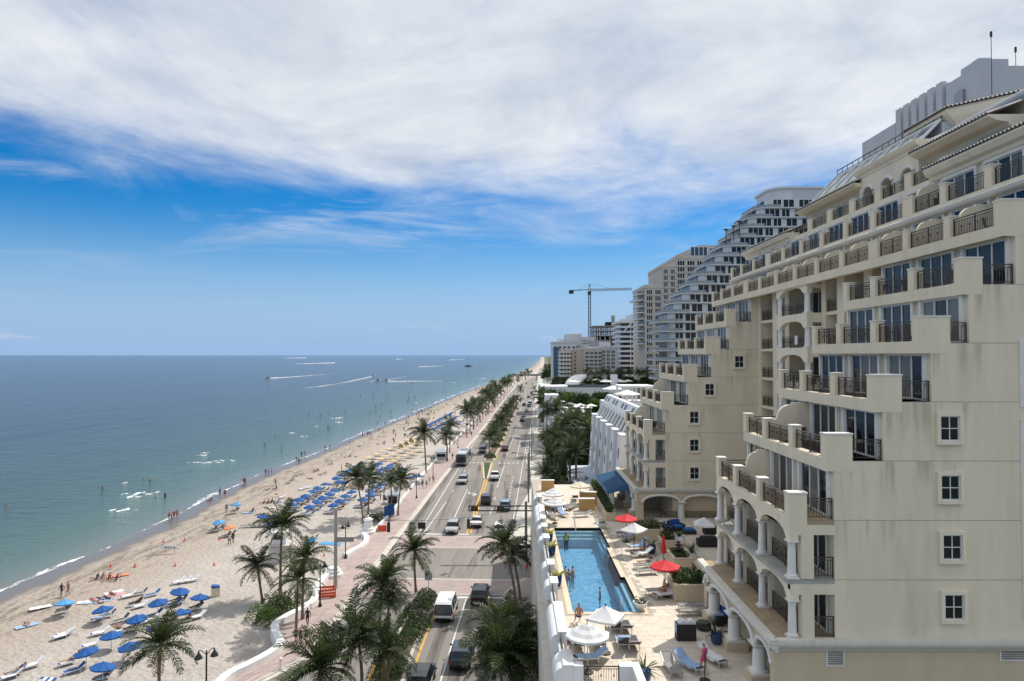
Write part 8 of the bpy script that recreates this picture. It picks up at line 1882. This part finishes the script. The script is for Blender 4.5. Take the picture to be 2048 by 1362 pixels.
def on_sand(px, py):
    p = G(px, py, SAND_Z); z = sand_z(p.x, p.y)
    for _ in range(3): p = G(px, py, z); z = sand_z(p.x, p.y)
    return Vector((p.x, p.y, z))
gw = 'people at the waterline'
wl = [(123,1194,'walk','person in a cap walking on the wet sand at the lower left','cloth_black'),(136,1192,'walk','person striding beside the one in a cap','skin'),(338,1041,'stand',None,None),(343,1045,'stand',None,None),(348,1039,'walk',None,None),(354,1037,'stand',None,None),(440,992,'stand','person in a blue shirt at the waterline','cloth_blue'),(450,995,'stand','person in dark clothes beside the blue shirt at the waterline','cloth_brown'),(490,971,'stand',None,None),(487,970,'walk',None,None),(531,951,'stand',None,None),(537,950,'stand',None,None),(543,949,'stand',None,None),(598,930,'walk',None,None),(593,924,'stand',None,None),(603,915,'stand',None,None),(610,913,'stand',None,None),(650,902,'stand',None,None),(660,899,'walk',None,None),(682,918,'stand',None,None),(720,874,'stand',None,None),(725,874,'stand',None,None),(735,873,'walk',None,None),(739,872,'stand',None,None),(766,868,'stand',None,None),(683,943,'stand',None,None),(693,939,'walk',None,None),(453,1026,'walk',None,None),(459,1091,'walk','person standing with a companion on the open sand','cloth_white'),(466,1086,'stand','companion in dark clothes on the open sand','cloth_black'),(551,972,'stand',None,None),(787,868,'stand',None,None),(792,990,'stand',None,None),(808,862,'stand',None,None),(817,853,'walk',None,None),(838,832,'stand',None,None),(845,828,'stand',None,None),(850,826,'walk',None,None),(900,803,'stand',None,None),(904,802,'stand',None,None),(868,830,'stand',None,None),(761,1000,'stand',None,None),(768,1006,'stand',None,None),(843,862,'stand',None,None),(790,932,'stand',None,None)]
for i, (px, py, pose, lab, tp) in enumerate(wl):
    person(on_sand(px, py), 'walk' if pose == 'walk' else 'stand', rq.uniform(0, 6.28), lab or 'small figure %s on the beach, %s from the left' % ('walking' if pose == 'walk' else 'standing', nth(sorted(q[0] for q in wl).index(px))), gw, top=tp)
sw = [(287,958,.9),(300,961,.9),(205,977,1.0),(330,996,.6),(311,996,.7),(11,1009,1.3),(17,1011,1.3),(529,890,.9),(563,893,1.0),(550,873,1.2),(560,870,1.2),(419,919,1.0),(563,903,1.1),(396,922,1.2),(656,855,1.0),(660,856,1.1),(760,833,1.0),(782,833,1.1),(752,846,1.0),(755,845,1.1),(786,845,.8),(825,827,.7),(770,846,1.2),(818,797,1.2),(833,812,1.2),(846,811,1.2),(835,820,1.0),(858,818,.8),(869,816,.7),(823,820,1.2),(877,810,1.0)]
for i, (px, py, sk) in enumerate(sw):
    p = G(px, py, WATER_Z); person(p, 'stand', rq.uniform(0, 6.28), 'swimmer standing in the shallows, %s from the left' % nth(sorted(range(len(sw)), key=lambda k: sw[k][0] + k * 1e-3).index(i)), 'swimmers in the shallows', top='skin', sink=sk)
for i in range(64):
    y = 330 + 700 * rq.random() ** 1.3; x = lin(SHORE, y) - rq.uniform(4, 20 + y * 0.1); person((x, y, WATER_Z), 'stand', 0, 'distant bather in the sea far down the beach', 'distant bathers', top='skin', sink=rq.uniform(.7, 1.2))
for i in range(98):
    y = 210 + 620 * rq.random() ** 1.4; s = lin(SHORE, y); x = s + rq.uniform(3, max(8, (lin(LEFT, y) - s) * 0.8)); pose = rq.choice(('stand', 'walk', 'sit', 'sit', 'lie')); person((x, y, sand_z(x, y)), pose, rq.uniform(0, 6.28), 'distant beachgoer on the crowded far sand', 'distant beachgoers')
st = [(421,1003,'sit'),(193,1160,'sit'),(204,1158,'sit'),(217,1160,'sit'),(232,1162,'sit'),(238,1152,'lie'),(53,1250,'lie'),(185,1201,'lie'),(201,1199,'lie'),(197,1205,'lie'),(225,1189,'lie'),(214,1197,'lie'),(237,1253,'lie'),(527,1007,'sit'),(535,1007,'sit'),(543,1006,'sit'),(556,1006,'sit'),(505,1025,'sit'),(553,990,'lie'),(535,981,'sit'),(551,980,'sit'),(577,968,'sit'),(489,973,'sit'),(585,962,'sit'),(594,953,'sit'),(605,950,'sit'),(620,958,'lie'),(640,950,'lie'),(628,945,'sit'),(635,943,'sit'),(650,948,'sit'),(662,930,'sit'),(690,915,'lie'),(700,914,'sit'),(712,914,'lie'),(768,886,'sit'),(447,1058,'sit'),(472,1022,'sit'),(430,1060,'sit')]
for i, (px, py, pose) in enumerate(st): person(on_sand(px, py), pose, (0.9 if pose == 'lie' else 2.3) + rq.uniform(-.5, .5), 'sunbather %s on the sand, %s from the left' % ('lying' if pose == 'lie' else 'sitting', nth(sorted(range(len(st)), key=lambda k: st[k][0] + k * 1e-3).index(i))), 'sunbathers on the sand')
for i, (px, py) in enumerate([(137,1325),(271,1208),(262,1260),(343,1243),(370,1241),(207,1355),(350,1204),(392,1217),(240,1255),(28,1349),(127,1221)]):
    p = G(px, py, SAND_Z + 0.2); person((p.x, p.y, SAND_Z + 0.02), 'recline', HEAD + PI, 'sunbather reclining on a near beach lounger, %s from the left' % nth(sorted((137,271,262,343,370,207,350,392,240,28,127)).index(px)), 'sunbathers on loungers')
for i, (px, py) in enumerate(cl):
    if i % 2 == 0: p = G(px, py, SAND_Z + 1.6); person((p.x + 0.42, p.y - 0.75, SAND_Z + 0.02), 'recline', HEAD + PI, 'sunbather under the %s cluster umbrella from the left' % nth(i), 'sunbathers in the rental cluster')
# promenade walkers
for px, py, pose, rz, top, bot, skin, lab in [(592,1289,'walk',0,'cloth_navy','cloth_black','skin_tan','left walker of three abreast on the promenade'),(601,1293,'walk',0,'cloth_brown','cloth_black','skin_tan','middle walker of three abreast on the promenade'),(612,1291,'walk',0,'cloth_black','cloth_black','skin_light','right walker of three abreast on the promenade'),(615,1252,'walk',PI,'cloth_black','cloth_black','skin_dark','lone walker in black on the near promenade'),
    (845,976,'walk',0,'cloth_black','cloth_black','skin_tan','walker in black on the middle promenade'),(853,976,'walk',0,'cloth_grey','cloth_navy','skin_light','walker in grey beside the one in black'),(859,968,'walk',PI,'cloth_white','cloth_grey','skin_light','walker in white on the middle promenade'),(867,968,'walk',PI,'cloth_red','cloth_grey','skin_light','walker in red on the middle promenade'),(905,918,'stand',0,'cloth_brown','cloth_black','skin_tan','person waiting by the kerb across from the bus'),(943,873,'stand',0,'cloth_black','cloth_black','skin_tan','person by the sea wall past the bus'),(975,830,'walk',0,'cloth_black','cloth_navy','skin_tan','left of two far walkers on the promenade'),(977,830,'walk',0,'cloth_white','cloth_navy','skin_tan','right of two far walkers on the promenade'),(988,818,'walk',0,'cloth_black','cloth_black','skin_tan','far walker near the road bend'),(1054,1152,'walk',0,'cloth_red','cloth_grey','skin_light','walker in red on the hotel pavement')]:
    person(G(px, py, 0.13), pose, rz, lab, 'people on the pavements', skin, top, bot)
# hotel guests
Zd = DECK + 0.015
person(G(1408, 1349, Zd), 'walk', 0.4, 'woman in pink swimsuit walking past the loungers', None, 'skin_light', 'cloth_pink', 'cloth_pink', 'cloth_brown', 0.95)
p = G(1331, 1193, Zd); person((p.x, p.y, Zd), 'chair', 1.9, 'tanned man seated on a lounger by the planter', None, 'skin_tan', 'skin', 'cloth_red', 'cloth_grey')
p = G(1291, 1133, Zd); person((p.x, p.y, Zd), 'recline', -1.35 + PI, 'sunbather with raised knees beyond the open red umbrella', None, 'skin_light', 'cloth_black', 'cloth_black')
p = G(1291, 1109, Zd); person((p.x, p.y, Zd), 'chair', 1.8, 'reader in dark clothes on a towelled lounger', None, 'skin_tan', 'cloth_black', 'cloth_black')
p = G(1158, 1248, Zd); person((p.x, p.y, Zd), 'chair', 0.1, 'man with bare back facing the pool by the striped umbrella', None, 'skin_tan', 'skin', 'cloth_navy', 'cloth_black')
p = G(1262, 1076, Zd); person((p.x, p.y, Zd), 'recline', -1.4 + PI, 'guest resting under the far white umbrella', None, 'skin_light', 'cloth_white', 'cloth_navy')
for px, py, lab in [(1126, 1023, 'guest in grey shade at the far striped umbrella'), (1108, 1027, 'guest in a hat at the far striped umbrella')]: p = G(px, py, Zd); person((p.x, p.y, Zd), 'chair', 0.5, lab, None, 'skin_light', 'cloth_blue', 'cloth_navy')
for px, py, lab, sk, top, z in [(1132,1086,'bather in a green float vest at the far steps',0.75,'cloth_green',0),(1131,1140,'left bather of three at the pool edge',1.35,'skin',0),(1145,1143,'right bather of three at the pool edge',1.35,'skin',0),(1137,1145,'middle bather of three at the pool edge',1.4,'skin',0),(1200,1180,'lone swimmer near the middle of the pool',1.38,'skin',0)]:
    p = G(px, py, DECK - 0.13); person(p, 'stand', rq.uniform(0, 6), lab, None, 'skin_light' if 'green' not in lab else 'skin_dark', top, 'cloth_navy', 'cloth_brown', sink=min(sk, 1.42))
# balcony chairs on the terraces
mb = MB(); mb.box(-0.28, -0.26, 0.38, 0.28, 0.26, 0.43); mb.bar((-0.28, 0.26, 0.42), (-0.28, 0.42, 0.95), 0.04); mb.bar((0.28, 0.26, 0.42), (0.28, 0.42, 0.95), 0.04); seat_m = mb.mesh('seat', 'metal_dark')
mb = MB(); mb.add([(-0.27, 0.28, 0.45), (0.27, 0.28, 0.45), (0.27, 0.42, 0.95), (-0.27, 0.42, 0.95)], [(0, 1, 2, 3)]); back_m = mb.mesh('backrest', 'sling_dark'); mb = MB(); mb.bar((0, 0, 0), (0, 0, 0.38), 0.035); leg_m = mb.mesh('leg', 'metal_dark')
n_ = 0
for (y0, y1), nm in ((WA, 'near'), (WB, 'far')):
    for k in range(2, 9):
        for i in range(3):
            if rq.random() < 0.25: continue
            for q in range(2):
                x = XP[k] + 0.9 + 0.5 * q; y = y0 + BAY * i + 1.5 + 1.3 * q
                t = thing('balcony_chair', 'dark %s chair on the %s wing terrace %s from the bottom, %s bay' % (('outer', 'inner')[q], nm, nth(k - 2), nth(i)), 'chair', (x, y, ZL(k) + 0.002), rq.uniform(0, 6.28), 'chairs on the hotel terraces')
                link('seat', seat_m, t); link('backrest', back_m, t)
                for a in (-0.25, 0.25):
                    for b_ in (-0.22, 0.22): link('leg', leg_m, t, loc=(a, b_, 0))
mb = MB(); mb.box(-0.03, 0, -0.75, 0.03, 0.55, 0); mb.build('hanging_towel', 'towel_white', label='white towel hanging over an arched balcony rail in the hotel recess', cat='towel', loc=(24.02, 59.6, ZL(5) + 1.06))
# boats
def boat(px, py, Ln, label, sail=False):
    p = G(px, py, WATER_Z); t = thing('sailing_catamaran' if sail else 'motor_boat', label, 'boat', p, 1.4); mb = MB(); w_ = Ln * 0.16
    for dx in ((-1, 1) if sail else (0,)):
        o = dx * Ln * 0.22; mb.add([(o - w_, -Ln / 2, 0), (o + w_, -Ln / 2, 0), (o + w_, Ln * 0.2, 0), (o, Ln / 2, 0.3), (o - w_, Ln * 0.2, 0), (o - w_ * 1.2, -Ln / 2, Ln * .12), (o + w_ * 1.2, -Ln / 2, Ln * .12), (o + w_ * 1.2, Ln * 0.2, Ln * .13), (o, Ln * .55, Ln * .16), (o - w_ * 1.2, Ln * 0.2, Ln * .13)], [(0, 1, 6, 5), (1, 2, 7, 6), (2, 3, 8, 7), (3, 4, 9, 8), (4, 0, 5, 9), (5, 6, 7, 8, 9)])
    mb.build('hull', 'metal_dark' if sail else 'paint_white', t); mb = MB(); mb.box(-w_ * .8 * (2 if sail else 1), -Ln * .2, Ln * .12, w_ * .8 * (2 if sail else 1), Ln * .1, Ln * .24); mb.build('cabin', 'glass_dark', t)
    if sail: mb = MB(); mb.tube([(0, 0, Ln * .2), (0, 0, Ln * 1.5)], 0.2, 6); mb.build('mast', 'metal_dark', t); mb = MB(); mb.bar((0, 0, Ln * .35), (0, -Ln * .45, Ln * .33), 0.25); mb.build('boom', 'metal_dark', t)
boat(936, 733, 16, 'dark catamaran with bare mast off the far beach', True)
for px, py, ln, lab in [(535,757,8,'small motor boat leading the left white wake'),(745,753,7,'motor boat at the tip of the curving wake'),(755,761,7,'motor boat throwing spray beside the curving wake'),(772,761,7,'motor boat at the left end of the short bright wake'),(612,716,14,'distant motor boat with wake near the horizon'),(671,726,12,'motor boat at the end of the long thin wake'),(515,712.5,20,'dark vessel on the horizon left of centre'),(887,714,18,'distant boat with spray on the horizon right of centre'),(629,712,22,'pale sailing craft on the horizon, left of three'),(642,712,22,'pale sailing craft on the horizon, middle of three'),(646,712,22,'pale sailing craft on the horizon, right of three')]: boat(px, py, ln, lab)
p = D(630, 688, 1300); t = thing('parasail', 'dark parasail canopy floating over the sea', 'parasail', p); mb = MB(); mb.add([(2.6 * math.cos(a), y, 1.6 * math.sin(a)) for y in (-1.2, 1.2) for a in [PI * i / 8 for i in range(9)]], [(i, i + 1, 10 + i, 9 + i) for i in range(8)]); mb.build('canopy', 'cloth_navy', t); mb = MB(); mb.bar((-2.4, 0, 0.3), (0, 0, -4), 0.1); mb.bar((2.4, 0, 0.3), (0, 0, -4), 0.1); mb.build('lines', 'metal_dark', t)

# ------------------------------------------------------------------ look-alikes in a group are told apart by their place in the picture
from collections import defaultdict
bl = defaultdict(list)
for o in COL.objects:
    if o.parent is None and o.get('label') and o.get('group'): bl[(o['label'], o['group'])].append(o)
for (lab, grp), os_ in bl.items():
    if 1 < len(os_) <= 98:
        for i, o in enumerate(sorted(os_, key=lambda q: q.location.x / max(1.0, q.location.y))): o['label'] = '%s, %s from the left' % (lab, nth(i))
